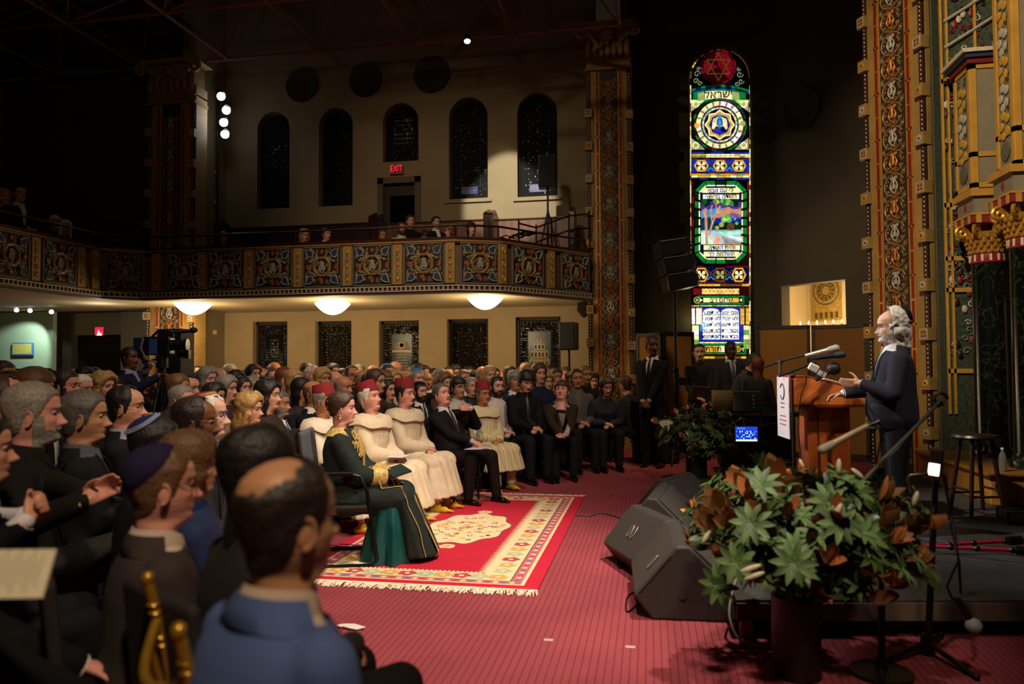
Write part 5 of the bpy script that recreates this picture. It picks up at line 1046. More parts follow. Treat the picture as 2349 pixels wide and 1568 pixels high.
def blob(fill, vox, it=4, name='blob'):
    M_ = MB(); fill(M_); me = M_.mesh([mat('#808080')]); o = bpy.data.objects.new(name, me); COL.objects.link(o)
    r = o.modifiers.new('r', 'REMESH'); r.mode = 'VOXEL'; r.voxel_size = vox; r.use_smooth_shade = True
    if it: s_ = o.modifiers.new('s', 'SMOOTH'); s_.factor = .5; s_.iterations = it
    m2 = evalmesh(o); bpy.data.objects.remove(o); m2.materials.clear(); return m2
def cap(M_, p0, p1, r0, r1, n=14, sq=1.0):
    p0, p1 = V(p0), V(p1); d, a, b_ = frame(p1 - p0); R = []
    for t in (.08, .35, .62, .85): R.append((p0 - d * r0 * cos(t * pi / 2), r0 * sin(t * pi / 2)))
    R.append((p0, r0)); R.append(((p0 + p1) / 2, (r0 + r1) / 2)); R.append((p1, r1))
    for t in (.85, .62, .35, .08): R.append((p1 + d * r1 * cos(t * pi / 2), r1 * sin(t * pi / 2)))
    M_.rings([[c + a * (r_ * cos(2 * pi * k / n)) + b_ * (r_ * sin(2 * pi * k / n) * sq) for k in range(n)] for c, r_ in R], 0)
def hand(M_, wr, d, nrm, side, curl=.35, spread=.10, s_=1.0, thumb=.5):
    """wr wrist, d towards the fingers, nrm = back of the hand, side = +1 when the thumb lies on (d x nrm)"""
    d = V(d).normalized(); nrm = V(nrm); nrm = (nrm - d * nrm.dot(d)).normalized(); u_ = d.cross(nrm) * side
    cap(M_, wr - d * .02, wr + d * .03 * s_, .027 * s_, .028 * s_, 12, .8)
    P_ = lambda a, b_, c=0: wr + (d * a + u_ * b_ + nrm * c) * s_
    for b_ in (-.027, -.009, .010, .028): cap(M_, P_(.02, b_ * .75), P_(.086, b_), .0145 * s_, .0115 * s_, 10)
    for i, (b_, L_) in enumerate(((.029, .070), (.010, .078), (-.009, .073), (-.027, .058))):
        p = P_(.086, b_); dirv = (d + u_ * (b_ * spread * 18)).normalized(); c = curl * (1 + .12 * i); r_ = .0092 * s_
        for j, f_ in enumerate((.45, .32, .23)):
            a = c * (j + .5) * 1.15; dd = (dirv * cos(a) - nrm * sin(a)).normalized(); q = p + dd * L_ * f_ * s_; cap(M_, p, q, r_, r_ * .93, 9); p = q; r_ *= .93
    p = P_(.022, .024, -.004)
    for j, (L_, r_) in enumerate(((.038, .0125), (.032, .0105), (.026, .009))):
        a = thumb * (1 + .0 * j); dd = (d * (.75 + .12 * j) + u_ * (a * (1 - .35 * j)) - nrm * (.25 + .15 * j)).normalized(); q = p + dd * L_ * s_; cap(M_, p, q, r_ * s_, r_ * .92 * s_, 9); p = q

TOR = [(-.10, .165, .125), (-.02, .178, .130), (.08, .160, .118), (.18, .155, .115), (.28, .165, .122), (.37, .178, .122), (.43, .184, .110), (.465, .172, .096), (.495, .128, .080), (.52, .088, .070), (.545, .068, .064), (.60, .058, .060)]
def torso(M_, T, g, fat=0, top=.60, fem=0, lo=-.10):
    R = []
    for h, w_, dd in TOR:
        if h > top or h < lo: continue
        ww = w_ * (1 - .08 * fem * gs(h - .13, .1) - .10 * fem * gs(h - .45, .08)) + g + fat * .04 * gs(h - .1, .16); d2 = dd + g + fat * .075 * gs(h - .1, .15) + fem * .018 * gs(h - .34, .06)
        c = V((0, fat * .045 * gs(h - .1, .16) + fem * .012 * gs(h - .34, .06), h))
        R.append([T @ (c + V((ww * abs(cos(a)) ** .85 * (1 if cos(a) > 0 else -1), d2 * abs(sin(a)) ** .9 * (1 if sin(a) > 0 else -1), 0))) for a in [2 * pi * k / 28 for k in range(28)]])
    M_.rings(R, 0)
def elbow(sh, wr, pole, a=.285, b_=.255):
    sh, wr = V(sh), V(wr); d = wr - sh; L_ = min(d.length, (a + b_) * .998); dn = d.normalized(); x = (a * a - b_ * b_ + L_ * L_) / (2 * L_); h = sqrt(max(a * a - x * x, 0)); p = V(pole); p = (p - dn * p.dot(dn)); p.normalize(); return sh + dn * x + p * h
SKIN = {'fair': '#c08a70', 'tan': '#a8704e', 'olive': '#a87a58', 'brown': '#6a4028', 'dark': '#3e2418', 'pink': '#c98c7c', 'pale': '#d0a48c'}
def smat(k): return mat(SKIN[k], .5, var=.06, scale=14, sss=.0, spec=.4)
HAIRC = {'black': '#120d0b', 'dark': '#20150f', 'brown': '#3c2617', 'grey': '#7c766c', 'white': '#c4beb2', 'salt': '#4e4a46', 'blonde': '#a07c46', 'red': '#6a2f16', 'lbrown': '#5e4026'}
def hmat(k): return mat(HAIRC[k], .55, var=.35, scale=90, bump=.3)
CL = lambda c: mat(c, .85, var=.06, scale=260, spec=.2)
WHS = mat('#d2cec8', .8, var=.04)
EYEW, EYED, LIP = mat('#a39a92', .3, var=.02), mat('#1a0f0a', .2), {}
BLKSHOE = mat('#0c0b0b', .25, var=.1)

def person(label, loc, face, seated=True, skin='fair', hair='short', hcol='dark', top='suit', tcol='#15151a', pants='#121216', lean=0.0, hyaw=0.0, hpit=0.0, hrol=0.0, fat=0.0, fem=0, scale=1.0, arms='lap', glasses=None, beard=None, kip=None, tie=None, shirt='#d2cec8',
           vox=.012, hi=True, group=None, cat='person', wr=None, handp=None, legs=None, robe=None, skirt=False, name='person', extra=None, turn=0, prop_base=None):
    F = {'fat': fat}; rd = random.Random(label)
    if robe: top = None
    base = V((0, 0, .50)) if seated else V((0, 0, .93))
    T = Matrix.Translation(base) @ Matrix.Rotation(-turn, 4, 'Z') @ Matrix.Rotation(-lean, 4, 'X')
    hs = 1.03 if fem else 1.08
    neck = T @ V((0, -.012, .60 - .0)); HTm = headT(T @ V((0, .004, .592)), hyaw, hpit, hrol, hs)
    sw = .172 - .014 * fem
    S = [T @ V((s_ * sw, 0, .445)) for s_ in (-1, 1)]
    if wr is None:
        wr = {'lap': [(-.045, .30, .135), (.045, .315, .15)], 'thigh': [(-.13, .36, .13), (.13, .36, .13)], 'front': [(-.05, .245, -.02), (.045, .25, -.03)], 'side': [(-.25, .06, -.10), (.25, .06, -.10)], 'cross': [(.07, .21, .24), (-.07, .235, .22)]}[arms]
        wr = [base + V(p) for p in wr]
    else: wr = [V(p) for p in wr]
    if handp is None: handp = [dict(d=(.75, .55, -.25), n=(.1, .45, .9), c=.45), dict(d=(-.75, .45, -.2), n=(-.1, .45, .9), c=.45)] if arms in ('lap', 'front', 'cross') else [dict(d=(0, .9, -.2), n=(0, .2, 1), c=.25)] * 2 if arms == 'thigh' else [dict(d=(.05, .1, -1), n=(-1, 0, 0), c=.3), dict(d=(-.05, .1, -1), n=(1, 0, 0), c=.3)]
    if arms == 'front': handp = [dict(d=(.7, .3, -.6), n=(0, .9, .3), c=.4), dict(d=(-.7, .35, -.6), n=(0, .9, .3), c=.4)]
    wscl = [((w_ - S[i]).length) for i, w_ in enumerate(wr)]
    E_ = [elbow(S[i], wr[i], ((-1 if i == 0 else 1) * .55, -.45, -.75)) for i in (0, 1)]
    if legs is None:
        legs = [dict(k=(-.12, .44, .50), a=(-.12, .42, .09)), dict(k=(.12, .44, .50), a=(.12, .46, .09))] if seated else [dict(k=(-.10, .02, .50), a=(-.11, -.01, .09)), dict(k=(.10, .02, .50), a=(.11, .01, .09))]
    Hp = [base + V((s_ * .09, 0, -.02)) for s_ in (-1, 1)]
    hv = .0065 if hi else vox
    def armc(M_, g, cuff=0.0):
        for i in (0, 1):
            cap(M_, S[i], E_[i], .052 + g, .040 + g); q = wr[i] + (E_[i] - wr[i]).normalized() * cuff; cap(M_, E_[i], q, .040 + g, .029 + g * .9)
    def legc(M_, g, end=0):
        for i in (0, 1): k, a = V(legs[i]['k']), V(legs[i]['a']); cap(M_, Hp[i], k, .085 + g + fat * .015, .058 + g); cap(M_, k, a + V((0, 0, end)), .058 + g, .040 + g)
    def skinb(M_):
        torso(M_, T, -.02, fat * .6, .60, fem); armc(M_, -.006)
        for i in (0, 1): h = handp[i]; hand(M_, wr[i], h['d'], h['n'], h.get('s', 1 if i == 0 else -1), h.get('c', .35), h.get('sp', .08), .95 if not fem else .88, h.get('t', .5))
        legc(M_, -.012)
        for i in (0, 1): a = V(legs[i]['a']); f_ = V(legs[i].get('f', (0, 1, 0))).normalized(); cap(M_, a - V((0, 0, .05)), a + f_ * .12 - V((0, 0, .055)), .03, .024)
    me = blob(skinb, hv, 3); HM = MB(); HM.T = HTm; head_mesh(HM, F, hi); hm = HM.mesh([], True)
    bm = bmesh.new(); bm.from_mesh(me)
    for f_ in bm.faces: f_.material_index = 0
    bm.from_mesh(hm); 
    for f_ in bm.faces: f_.smooth = True
    me.materials.clear(); bm.to_mesh(me); bm.free()
    sk = SKIN[skin]; lipc = mat('#93584a' if not fem else '#a03a44', .4) if skin not in ('brown', 'dark') else mat('#4a2420', .4)
    for m_ in (smat(skin), lipc, EYEW, EYED, hmat(hcol if hcol not in ('white',) else 'grey')): me.materials.append(m_)
    root = obj(name, me, None, loc, label=label, category=cat); root.rotation_euler.z = -face; root.scale = (scale,) * 3
    if group: root['group'] = group
    G = lambda nm, me_, m_: (me_.materials.clear(), me_.materials.append(m_), obj(nm, me_, root))[2]
    if hair and hair != 'none':
        M_ = MB(); M_.T = HTm; hair_shell(M_, F, hair, 104 if hi else 40, seed=rd.random()); M_.build('hair', hmat(hcol), root, 70)
    if beard: M_ = MB(); M_.T = HTm; beard_mesh(M_, F, beard[1]); M_.build('beard', hmat(beard[0]), root, 70)
    if glasses: M_ = MB(); M_.T = HTm; glasses_mesh(M_, F); M_.build('glasses', mat(glasses, .25, .3), root, True)
    if kip:
        M_ = MB(); M_.T = HTm
        if kip[0] == 'fez': fez_mesh(M_); M_.build('fez', mat('#7a0c16', .85, var=.08, scale=80), root, 40)
        else:
            kippah_mesh(M_, tilt=kip[1], r_=kip[2], infl=base_hair(hair)); ko = M_.build('kippah', CL(kip[0]), root, 60)
            if len(kip) > 3: M_ = MB(); M_.T = HTm; [M_.tube([cap_pt(ph, a, kip[1], base_hair(hair) + .006) for a in [2 * pi * k / 32 for k in range(32)]], .004, 6, closed=True) for ph in (kip[2] * 10 - .04, kip[2] * 10 - .12)]; M_.build('kippah_band', mat(kip[3], .8), ko, True)
    g = .016
    def bvh_of(me_): b2 = bmesh.new(); b2.from_mesh(me_); t_ = BVHTree.FromBMesh(b2); b2.free(); return t_
    # ---- lower clothing
    if not robe:
        if skirt:
            def sk_(M_):
                torso(M_, T, .012, fat, .12, fem); K1 = (V(legs[0]['k']) + V(legs[1]['k'])) / 2
                for i in (0, 1): cap(M_, Hp[i], V(legs[i]['k']), .10, .085)
                cap(M_, K1, Hp[0], .08, .08); M_.rings([[V((K1.x + (.17 + .02 * t) * cos(a), K1.y - .02 + .095 * sin(a), .52 - .30 * t)) for a in [2 * pi * k / 28 for k in range(28)]] for t in (0, .5, 1)], 0)
            G('skirt', blob(sk_, vox), CL(pants))
        else: G('trousers', blob(lambda M_: (torso(M_, T, .008, fat * .8, .06, fem), legc(M_, .016, .0)), vox), CL(pants))
    for i in (0, 1):
        a = V(legs[i]['a']); f_ = V(legs[i].get('f', (0, 1, 0))).normalized(); sc_ = legs[i].get('shoe', '#0c0b0b'); dwn = V(legs[i].get('dn', (0, 0, -1)))
        def sh_(M_): b0 = a + dwn * .052; cap(M_, b0 - f_ * .045, b0 + f_ * .09, .038, .040, 14, .9); cap(M_, b0 + f_ * .08, b0 + f_ * (.17 if sc_ != 'yellow' else .20) + dwn * .004, .036, .022 if sc_ != 'yellow' else .008, 14, .8); cap(M_, a + dwn * .01, b0, .040, .038)
        G('shoe', blob(sh_, .007, 2), mat('#c09a10', .6) if sc_ == 'yellow' else mat(sc_, .25, var=.1))
    # ---- upper clothing
    def collar(col, r_=.064, h=.05, y=0.0):
        M_ = MB(); R = []
        for k, (hh, rr) in enumerate(((.50, r_ + .03), (.53, r_ + .012), (.572, r_ + .004), (.577, r_ + .010), (.555, r_ + .018), (.52, r_ + .030))):
            R.append([T @ V((rr * cos(a), (rr + .004) * sin(a) - .004, hh - .030 * max(0, sin(a)) ** 2)) for a in [2 * pi * q / 30 for q in range(30)]])
        M_.rings(R, 0, False, True); return M_.build('collar', CL(col), root, 60)
    if top in ('suit', 'jacket'):
        sh_me = blob(lambda M_: (torso(M_, T, .006, fat, .56, fem), armc(M_, .004, -.0)), vox); G('shirt', sh_me, CL(shirt)); bv = bvh_of(sh_me)
        jk = blob(lambda M_: (torso(M_, T, g + .004, fat, .56, fem, -.10), armc(M_, g + .004, .03), [cap(M_, S[i], S[i] + V((0, 0, -.02)), .068, .06) for i in (0, 1)]), vox)
        Ti = T.inverted(); b2 = bmesh.new(); b2.from_mesh(jk); kill = []
        def vw(h): return .012 + .052 * max(0, min(1, (h - .17) / .38)) ** .8 if h > .17 else 0
        for f_ in b2.faces:
            c = Ti @ f_.calc_center_median()
            if c.y > .0 and (c.z > .17 and abs(c.x) < vw(c.z) or c.z > .515): kill.append(f_)
            elif c.z > .553: kill.append(f_)
            elif (c.z < .06 or c.z < .17 and seated) and c.y > .03 and abs(c.x) < .008 and c.z < .1: kill.append(f_)
        bmesh.ops.delete(b2, geom=kill, context='FACES'); b2.to_mesh(jk); b2.free(); jo = G('jacket', jk, CL(tcol)); bj = bvh_of(jk)
        M_ = MB()
        for s_ in (-1, 1):   # lapels
            L1 = []; L2 = []
            for k in range(9):
                h = .175 + .35 * k / 8; xi = s_ * (vw(h) + .002); xo = s_ * (vw(h) + .006 + .042 * sin(pi * min(1, k / 8 * .85 + .05)))
                for x, L_, dx_ in ((xi, L1, -.012), (xo, L2, 0)):
                    o_ = T @ V((x + s_ * (.010 if dx_ else 0), .5, h)); r_ = bj.ray_cast(o_, (T.to_3x3() @ V((0, -1, 0))))
                    L_.append((r_[0] if r_[0] is not None and (r_[0] - o_).length < .52 else T @ V((x, .06, h))) + T.to_3x3() @ V((s_ * (dx_ - (.010 if dx_ else 0)), .007, 0)))
            n_ = len(L1); M_.add(L1 + L2, [(i, i + 1, n_ + i + 1, n_ + i) for i in range(n_ - 1)], 0)
        M_.build('lapel', CL(tcol), jo, True)
        collar(shirt)
        M_ = MB(); R = []
        for q in range(21):
            a = pi * .97 + pi * 1.06 * q / 20; R.append([T @ V((rr * cos(a), ry * sin(a) - .006, hh)) for rr, ry, hh in ((.080, .074, .500), (.086, .080, .552), (.092, .086, .560), (.108, .094, .538), (.145, .103, .498), (.14, .085, .480))])
        M_.rings(R, 0, True); M_.build('jacket_collar', CL(tcol), jo, 60)
        if tie:
            M_ = MB(); pts = []
            for k in range(12):
                h = .555 - (.555 - .14) * k / 11; o_ = T @ V((0, .5, h)); r_ = bv.ray_cast(o_, T.to_3x3() @ V((0, -1, 0))); pts.append(((r_[0] if r_[0] is not None else T @ V((0, .08, h))) + T.to_3x3() @ V((0, .007, 0)), (.016 if k == 0 else .012 if k == 1 else .016 + .020 * k / 11)))
            X_ = T.to_3x3() @ V((1, 0, 0)); Y_ = T.to_3x3() @ V((0, .006, 0)); vs = []
            for p, w_ in pts: vs += [p - X_ * w_, p + Y_, p + X_ * w_]
            M_.add(vs, [q for i in range(11) for q in ((3 * i, 3 * i + 1, 3 * i + 4, 3 * i + 3), (3 * i + 1, 3 * i + 2, 3 * i + 5, 3 * i + 4))], 0); M_.build('tie', mat(tie, .5, var=.45, wave=('DIAGONAL', 14, 0)), root)
        for i in (0, 1): M_ = MB(); d_ = (wr[i] - E_[i]).normalized(); M_.cyl(wr[i] - d_ * .045, wr[i] + d_ * -.002, .038, .037, 16); M_.build('cuff', CL(shirt), root, True)
    elif robe is None:
        tm = blob(lambda M_: (torso(M_, T, g * .8, fat, .545, fem, -.12), armc(M_, g * .8, .01)), vox); G({'sweater': 'sweater', 'dress': 'dress'}.get(top, 'shirt'), tm, mat(tcol, .85, var=.5 if top == 'floral' else .12, scale=22 if top == 'floral' else 120))
        if top == 'shirt': collar(tcol)
    if robe:
        kn = [V(l_['k']) for l_ in legs]; an = [V(l_['a']) for l_ in legs]; hem = robe.get('hem', .16)
        def rb(M_):
            torso(M_, T, .028, fat, .55, fem); 
            for i in (0, 1):
                cap(M_, S[i], E_[i], .078, .080); cap(M_, E_[i], wr[i] + (E_[i] - wr[i]) * .12, .080, .064)
                cap(M_, Hp[i], kn[i], .125, .10)
            cap(M_, (Hp[0] + Hp[1]) / 2, (kn[0] + kn[1]) / 2, .12, .095); m0 = (kn[0] + kn[1]) / 2; m1 = (an[0] + an[1]) / 2; hw = abs(kn[1].x - kn[0].x) / 2; fl_ = robe.get('flare', .05)
            M_.rings([[V((m0.x + (m1.x - m0.x) * t + (hw + .085 + fl_ * t) * abs(cos(a)) ** .8 * (1 if cos(a) > 0 else -1) * (1 + .03 * t * sin(a * 11)), m0.y + .01 + (m1.y - m0.y + robe.get('fwd', .02)) * t + (.085 + fl_ * t) * sin(a) * (1 + .05 * t * sin(a * 13)), m0.z + .03 + (hem - m0.z - .03) * t)) for a in [2 * pi * k / 40 for k in range(40)]] for t in (0, .25, .5, .75, 1)], 0)
        rm = blob(rb, vox, 5); b2 = bmesh.new(); b2.from_mesh(rm)
        for v_ in b2.verts:   # gathers and folds
            c = v_.co; q = noise.noise(V((c.x * 9, c.y * 3, c.z * 3 + 7))) * .008 + noise.noise(V((c.x * 30, c.y * 8, c.z * 5))) * .004
            if c.z < .6: q += .006 * sin(c.x * 60 + c.y * 22)
            v_.co = c + v_.normal * q
        b2.to_mesh(rm); b2.free(); ro = G('robe', rm, mat(robe['col'], .85, var=robe.get('var', .12), scale=10, wave=robe.get('wave'), bump=.25)); br = bvh_of(rm)
        if robe.get('hood', True):
            M_ = MB(); R = []
            for (rx, ry, hh, yy) in ((.078, .074, .560, 0), (.100, .092, .562, -.004), (.155, .120, .549, -.008), (.215, .138, .532, -.01), (.258, .152, .492, -.01), (.266, .158, .456, -.01), (.255, .146, .462, -.01), (.14, .10, .50, -.01)):
                R.append([T @ V((rx * cos(a), ry * sin(a) + yy - (.02 if sin(a) < -.2 and rx > .14 else 0) + (.02 * (rx - .078) / .12 if sin(a) > 0 else 0), hh - .040 * max(0, sin(a)) ** 2 + (.012 * sin(a * 5 + 1) if rx > .18 else 0))) for a in [2 * pi * k / 36 for k in range(36)]])
            M_.rings(R, 0, False, True); M_.build('hood', mat(robe['col'], .85, var=.08, scale=20, bump=.1), root, 60)
        if robe.get('pants'): G('trousers', blob(lambda M_: [cap(M_, V(kn[i]), an[i] + V((0, 0, .02)), .07, .062) for i in (0, 1)], .012), CL(robe['pants']))
        if extra: extra(root, T, br, wr)
    elif extra: extra(root, T, None, wr)
    return root
def base_hair(h): return {'short': .012, 'crop': .007, 'fringe': .018, 'bald_top': .004, 'recede': .010, 'crown_bald': .006, 'long': .017, 'mane': .034, 'wavy': .025, 'curly': .03}.get(h, .008)
def floorpos(px, py, D, sc=1.0, seated=True, fwd=0, face=0):
    """root on the floor below a head seen at (px, py) and depth D; the figure is scaled so that its head reaches that height"""
    p = dep(px, py, D); return p
HEADZ = {True: .50 + .592 + .12, False: .93 + .592 + .12}
LECT = V((1.55, 6.2))
def put(px, py, D, target=LECT, da=0.0, seated=True, z0=0.0, lean=0.0, smin=.86, smax=1.12, face=None):
    p = dep(px, py, D); hz = HEADZ[seated] - (.7 * (1 - cos(lean))); s_ = max(smin, min(smax, (p.z - z0) / hz))
    f = face if face is not None else atan2(target[0] - p.x, target[1] - p.y) + da
    off_ = .72 * sin(lean) * s_; x, y = p.x - sin(f) * off_, p.y - cos(f) * off_
    return dict(loc=(x, y, z0), face=f, scale=s_, seated=seated, lean=lean)
# ------------------------------------------------------------------ who sits and stands where
def setm(o, m_, i=0):
    if i < len(o.material_slots): o.material_slots[i].link = 'OBJECT'; o.material_slots[i].material = m_
def cmesh(M_, name, m_, root, sm=True): return M_.build(name, m_, root, sm)
Pn = {}
def loc_in(pl, P_):
    q = P_ - V(pl['loc']); f_ = pl['face']; return V((q.x * cos(f_) - q.y * sin(f_), q.x * sin(f_) + q.y * cos(f_), q.z)) / pl['scale']
PG = put(85, 948, 3.35, lean=.16, smax=1.2); PC = put(-38, 1030, 2.75, lean=.14)
# --- nearest figures
Pn['blue'] = person('bald-crowned man in a bright blue suit jacket seen from behind, nearest the camera', skin='olive', hair='crown_bald', hcol='dark', tcol='#40527e', pants='#2a3a60', shirt='#a89684', fat=.35, beard=None, **put(674, 1188, 1.52, lean=.16, da=.10, smax=1.2))
Pn['kip'] = person('man in a dark purple kippah and thin glasses, charcoal jacket, left of the blue-suited man', skin='pink', hair='crop', hcol='lbrown', tcol='#352e2c', shirt='#b8a89c', glasses='#3a3030', kip=('#1e1838', .66, .104), fat=.2, **put(375, 1112, 2.25, lean=.08, da=.15))
Pn['lady'] = person('woman with very long straight dark hair seen from behind, beside the blue-suited man', skin='olive', hair='long', hcol='black', top='sweater', tcol='#0e0c0e', fem=1, pants='#0e0c0e', hyaw=.1, **put(592, 1078, 2.05, lean=.02, smax=1.2))
person('man in a navy knitted kippah with a pale blue rim, seen over the purple kippah', skin='olive', hair='short', hcol='black', tcol='#15141a', kip=('#1c2250', .45, .066, '#98a4c8'), **put(362, 1022, 3.2, lean=.1))
person('brown-haired woman in profile half hidden behind the purple-kippah man', skin='fair', hair='bob', hcol='lbrown', top='shirt', tcol='#1c2c5a', fem=1, **put(432, 1062, 2.75, da=.1))
person('laughing man with a dark moustache and thin glasses, bald forehead, beside the navy kippah', skin='brown', hair='recede', hcol='dark', tcol='#242428', tie='#2c3450', glasses='#8a7040', beard=('dark', .003), **put(446, 968, 3.75, da=.2))
person('pale bald man with blue-framed glasses and a striped multicoloured kippah', skin='pale', hair='crown_bald', hcol='white', tcol='#3c424c', shirt='#9aa6b8', glasses='#3a4470', kip=('#6a2040', .15, .06, '#c08030'), **put(474, 952, 4.25, da=.15))
hh = dict(wr=[(-.06, .50, .80), (.05, .53, .80)], handp=[dict(d=(.35, .8, .45), n=(-.6, .3, .6), c=.2, sp=.14), dict(d=(-.35, .8, .35), n=(.6, .3, .6), c=.2, sp=.14)])
Pn['grey'] = person('big man with swept grey hair and short white beard in a black coat', skin='pink', hair='short', hcol='grey', tcol='#14110f', shirt='#14110f', beard=('grey', .005), fat=.6, legs=[dict(k=(-.14, .50, .50), a=(-.14, .50, .09)), dict(k=(.05, .52, .62), a=(.30, .72, .40), f=(.4, .9, -.2))], pants='#22201e', wr=[loc_in(PG, dep(196, 1132, 3.02)), loc_in(PG, dep(190, 1150, 2.96))], handp=hh['handp'], **PG)
person('man with short grizzled hair and crossed arms, beside the big grey-haired man', skin='olive', hair='short', hcol='salt', tcol='#100f10', shirt='#4a4a58', arms='cross', **put(190, 955, 3.8, lean=0))
person('balding man in black-rimmed glasses with a magenta tie, arms folded', skin='fair', hair='recede', hcol='black', tcol='#121114', tie='#a03a80', shirt='#8a8c9c', glasses='#0c0c0c', arms='cross', **put(288, 932, 4.75, lean=.02))
person('man at the left edge clasping his hands together, cut off by the frame', skin='fair', hair='short', hcol='black', tcol='#0c0c18', shirt='#c8c8d0', wr=[loc_in(PC, dep(62, 1186, 2.5)), loc_in(PC, dep(58, 1196, 2.44))], handp=[dict(d=(.55, .55, .5), n=(-.3, .8, .2), c=.8), dict(d=(-.55, .55, .5), n=(.3, .8, .2), c=.8)], pants='#101018', **PC)
person('smiling man at the left edge behind the big grey-haired man, cut off by the frame', skin='pink', hair='recede', hcol='brown', tcol='#20202c', tie='#4a5a7a', **put(6, 915, 4.3))
Pn['paper'] = person('person mostly outside the frame at bottom left holding a printed programme', skin='pink', hair='short', hcol='dark', tcol='#0e0d0f', pants='#1a1614', wr=[(-.14, .46, .62), (.15, .46, .58)], handp=[dict(d=(.5, .8, -.1), n=(-.4, 0, .8), c=.3), dict(d=(.0, .9, -.3), n=(.2, .2, .9), c=.3)], **put(-210, 1120, 1.75, lean=.05))
# --- guests of honour
yel = lambda: [dict(k=(-.15, .44, .50), a=(-.13, .46, .09), shoe='yellow'), dict(k=(.15, .44, .50), a=(.13, .50, .09), shoe='yellow')]
def emb(root, T, br, wr):
    GM = mat('#b89a58', .45, .15, var=.45, scale=60); M_ = MB(); T3 = T.to_3x3()
    def proj(o_, d_):
        r_ = br.ray_cast(o_, d_); return r_[0] - d_ * .004 if r_[0] is not None else None
    def ribbon(cs, w_, X_, d_, mi=0):
        L = []
        for c in cs:
            a, b_, m2 = proj(c - X_ * w_, d_), proj(c + X_ * w_, d_), proj(c, d_)
            if a and b_ and m2: L.append((a, m2 - d_ * .003, b_))
            elif L: pass
        if len(L) < 2: return
        M_.add([p for q in L for p in q], [f for i in range(len(L) - 1) for f in ((3 * i, 3 * i + 1, 3 * i + 4, 3 * i + 3), (3 * i + 1, 3 * i + 2, 3 * i + 5, 3 * i + 4))], mi)
    F_ = T3 @ V((0, -1, 0)); X_ = V((1, 0, 0))
    ribbon([T @ V((0, .6, .53 - .035 * k)) for k in range(14)], .055, X_, F_)
    ribbon([T @ V((0, .6, .20 - .03 * k)) for k in range(4)], .085, X_, F_)
    for s_ in (-1, 1):
        for k in range(40):
            x, h = s_ * random.Random(k + s_).uniform(.05, .15), random.Random(k * 7 + s_).uniform(.33, .52) - 0; q = proj(T @ V((x, .6, h)), F_)
            if q: M_.tube(spiral(q, .026, 1.1, k, T3 @ V((1, 0, 0)), T3 @ V((0, 0, 1)), s_, 8), .005, 4); M_.ell(q, (.011, .006, .014), 0, 6, 4)
    YR = []
    for (rx, ry, hh) in ((.074, .072, .56), (.088, .084, .552), (.125, .108, .528), (.165, .128, .497), (.160, .122, .49), (.10, .09, .50)): YR.append([T @ V((rx * cos(a) * (1 + .03 * (rx > .12) * sin(9 * a)), ry * sin(a) - .004, hh - .045 * max(0, sin(a)) ** 2)) for a in [2 * pi * k / 40 for k in range(40)]])
    M_.rings(YR, 0, False, True)
    M_.tube([T @ V((.078 * cos(a), .076 * sin(a) - .0, .535 - .02 * sin(a))) for a in [2 * pi * k / 24 for k in range(24)]], .012, 6, 0, True)
    for i in (0, 1):
        Sx = T @ V(((-1 if i == 0 else 1) * .16, 0, .445)); e = elbow(Sx, wr[i], ((-1 if i == 0 else 1) * .55, -.45, -.75)); d = (wr[i] - e).normalized(); _, a1, b1 = frame(d); c0 = wr[i] - d * .14; c1_ = wr[i] - d * .02
        M_.rings([[c + a1 * (r_ * cos(2 * pi * k / 20)) + b1 * (r_ * sin(2 * pi * k / 20)) for k in range(20)] for c, r_ in ((c0, .080), (c0 * .5 + c1_ * .5, .082), (c1_, .078), (c1_ - d * .02, .06))], 0)
    # gold edges running down the front of the skirt
    def col_(x0):
        out = []
        for k in range(16):
            y = .20 + .26 * min(1, k / 5); z = .75 if k <= 5 else None
            if k <= 6: q = br.ray_cast(V((x0, .16 + .05 * k, 1.0)), V((0, 0, -1))); out.append(q[0] + V((0, 0, .005)) if q[0] is not None and q[0].z < .75 else None)
            else: q = br.ray_cast(V((x0 * (1 + .03 * k), 1.4, .56 - .055 * (k - 6))), V((0, -1, 0))); out.append(q[0] + V((0, .005, 0)) if q[0] is not None else None)
        return [p for p in out if p]
    for x0, w_ in ((.055, .055), (-.05, .03), (.175, .012)):
        pts = col_(x0)
        if len(pts) > 2: L = [(p - V((w_, 0, 0)), p + V((0, .004, .004)), p + V((w_, 0, 0))) for p in pts]; M_.add([p for q in L for p in q], [f for i in range(len(L) - 1) for f in ((3 * i, 3 * i + 1, 3 * i + 4, 3 * i + 3), (3 * i + 1, 3 * i + 2, 3 * i + 5, 3 * i + 4))], 0)
    M_.build('gold_embroidery', GM, root, True)
    U = MB(); n = 44
    U.rings([[V(((.215 + .09 * t) * cos(a) * (1 + (.03 + .10 * t) * sin(9 * a)), .38 - .01 * t + (.15 + .08 * t) * sin(a) * (1 + (.03 + .13 * t) * sin(11 * a + 1)), .44 - .425 * t)) for a in [2 * pi * k / n for k in range(n)]] for t in [i / 8 for i in range(9)]], 0)
    U.build('teal_underskirt', mat('#0d4644', .4, var=.25, scale=5), root, True)
    E2 = MB()
    for s_ in (-1, 1): E2.ell(HTw @ V((s_ * .083, -.004, .055)), (.006, .006, .010), 0, 8, 6); E2.ell(HTw @ V((s_ * .083, -.004, .035)), (.008, .008, .012), 0, 8, 6)
    E2.build('earring', mat('#d8c890', .3, .5), root, True)
Wp = put(782, 934, 5.65, lean=-.04, da=-.05, smax=1.15); HTw = headT(Matrix.Translation(V((0, 0, .5))) @ Matrix.Rotation(.04, 4, 'X') @ V((0, .004, .592)), 0, 0, 0, 1.03)
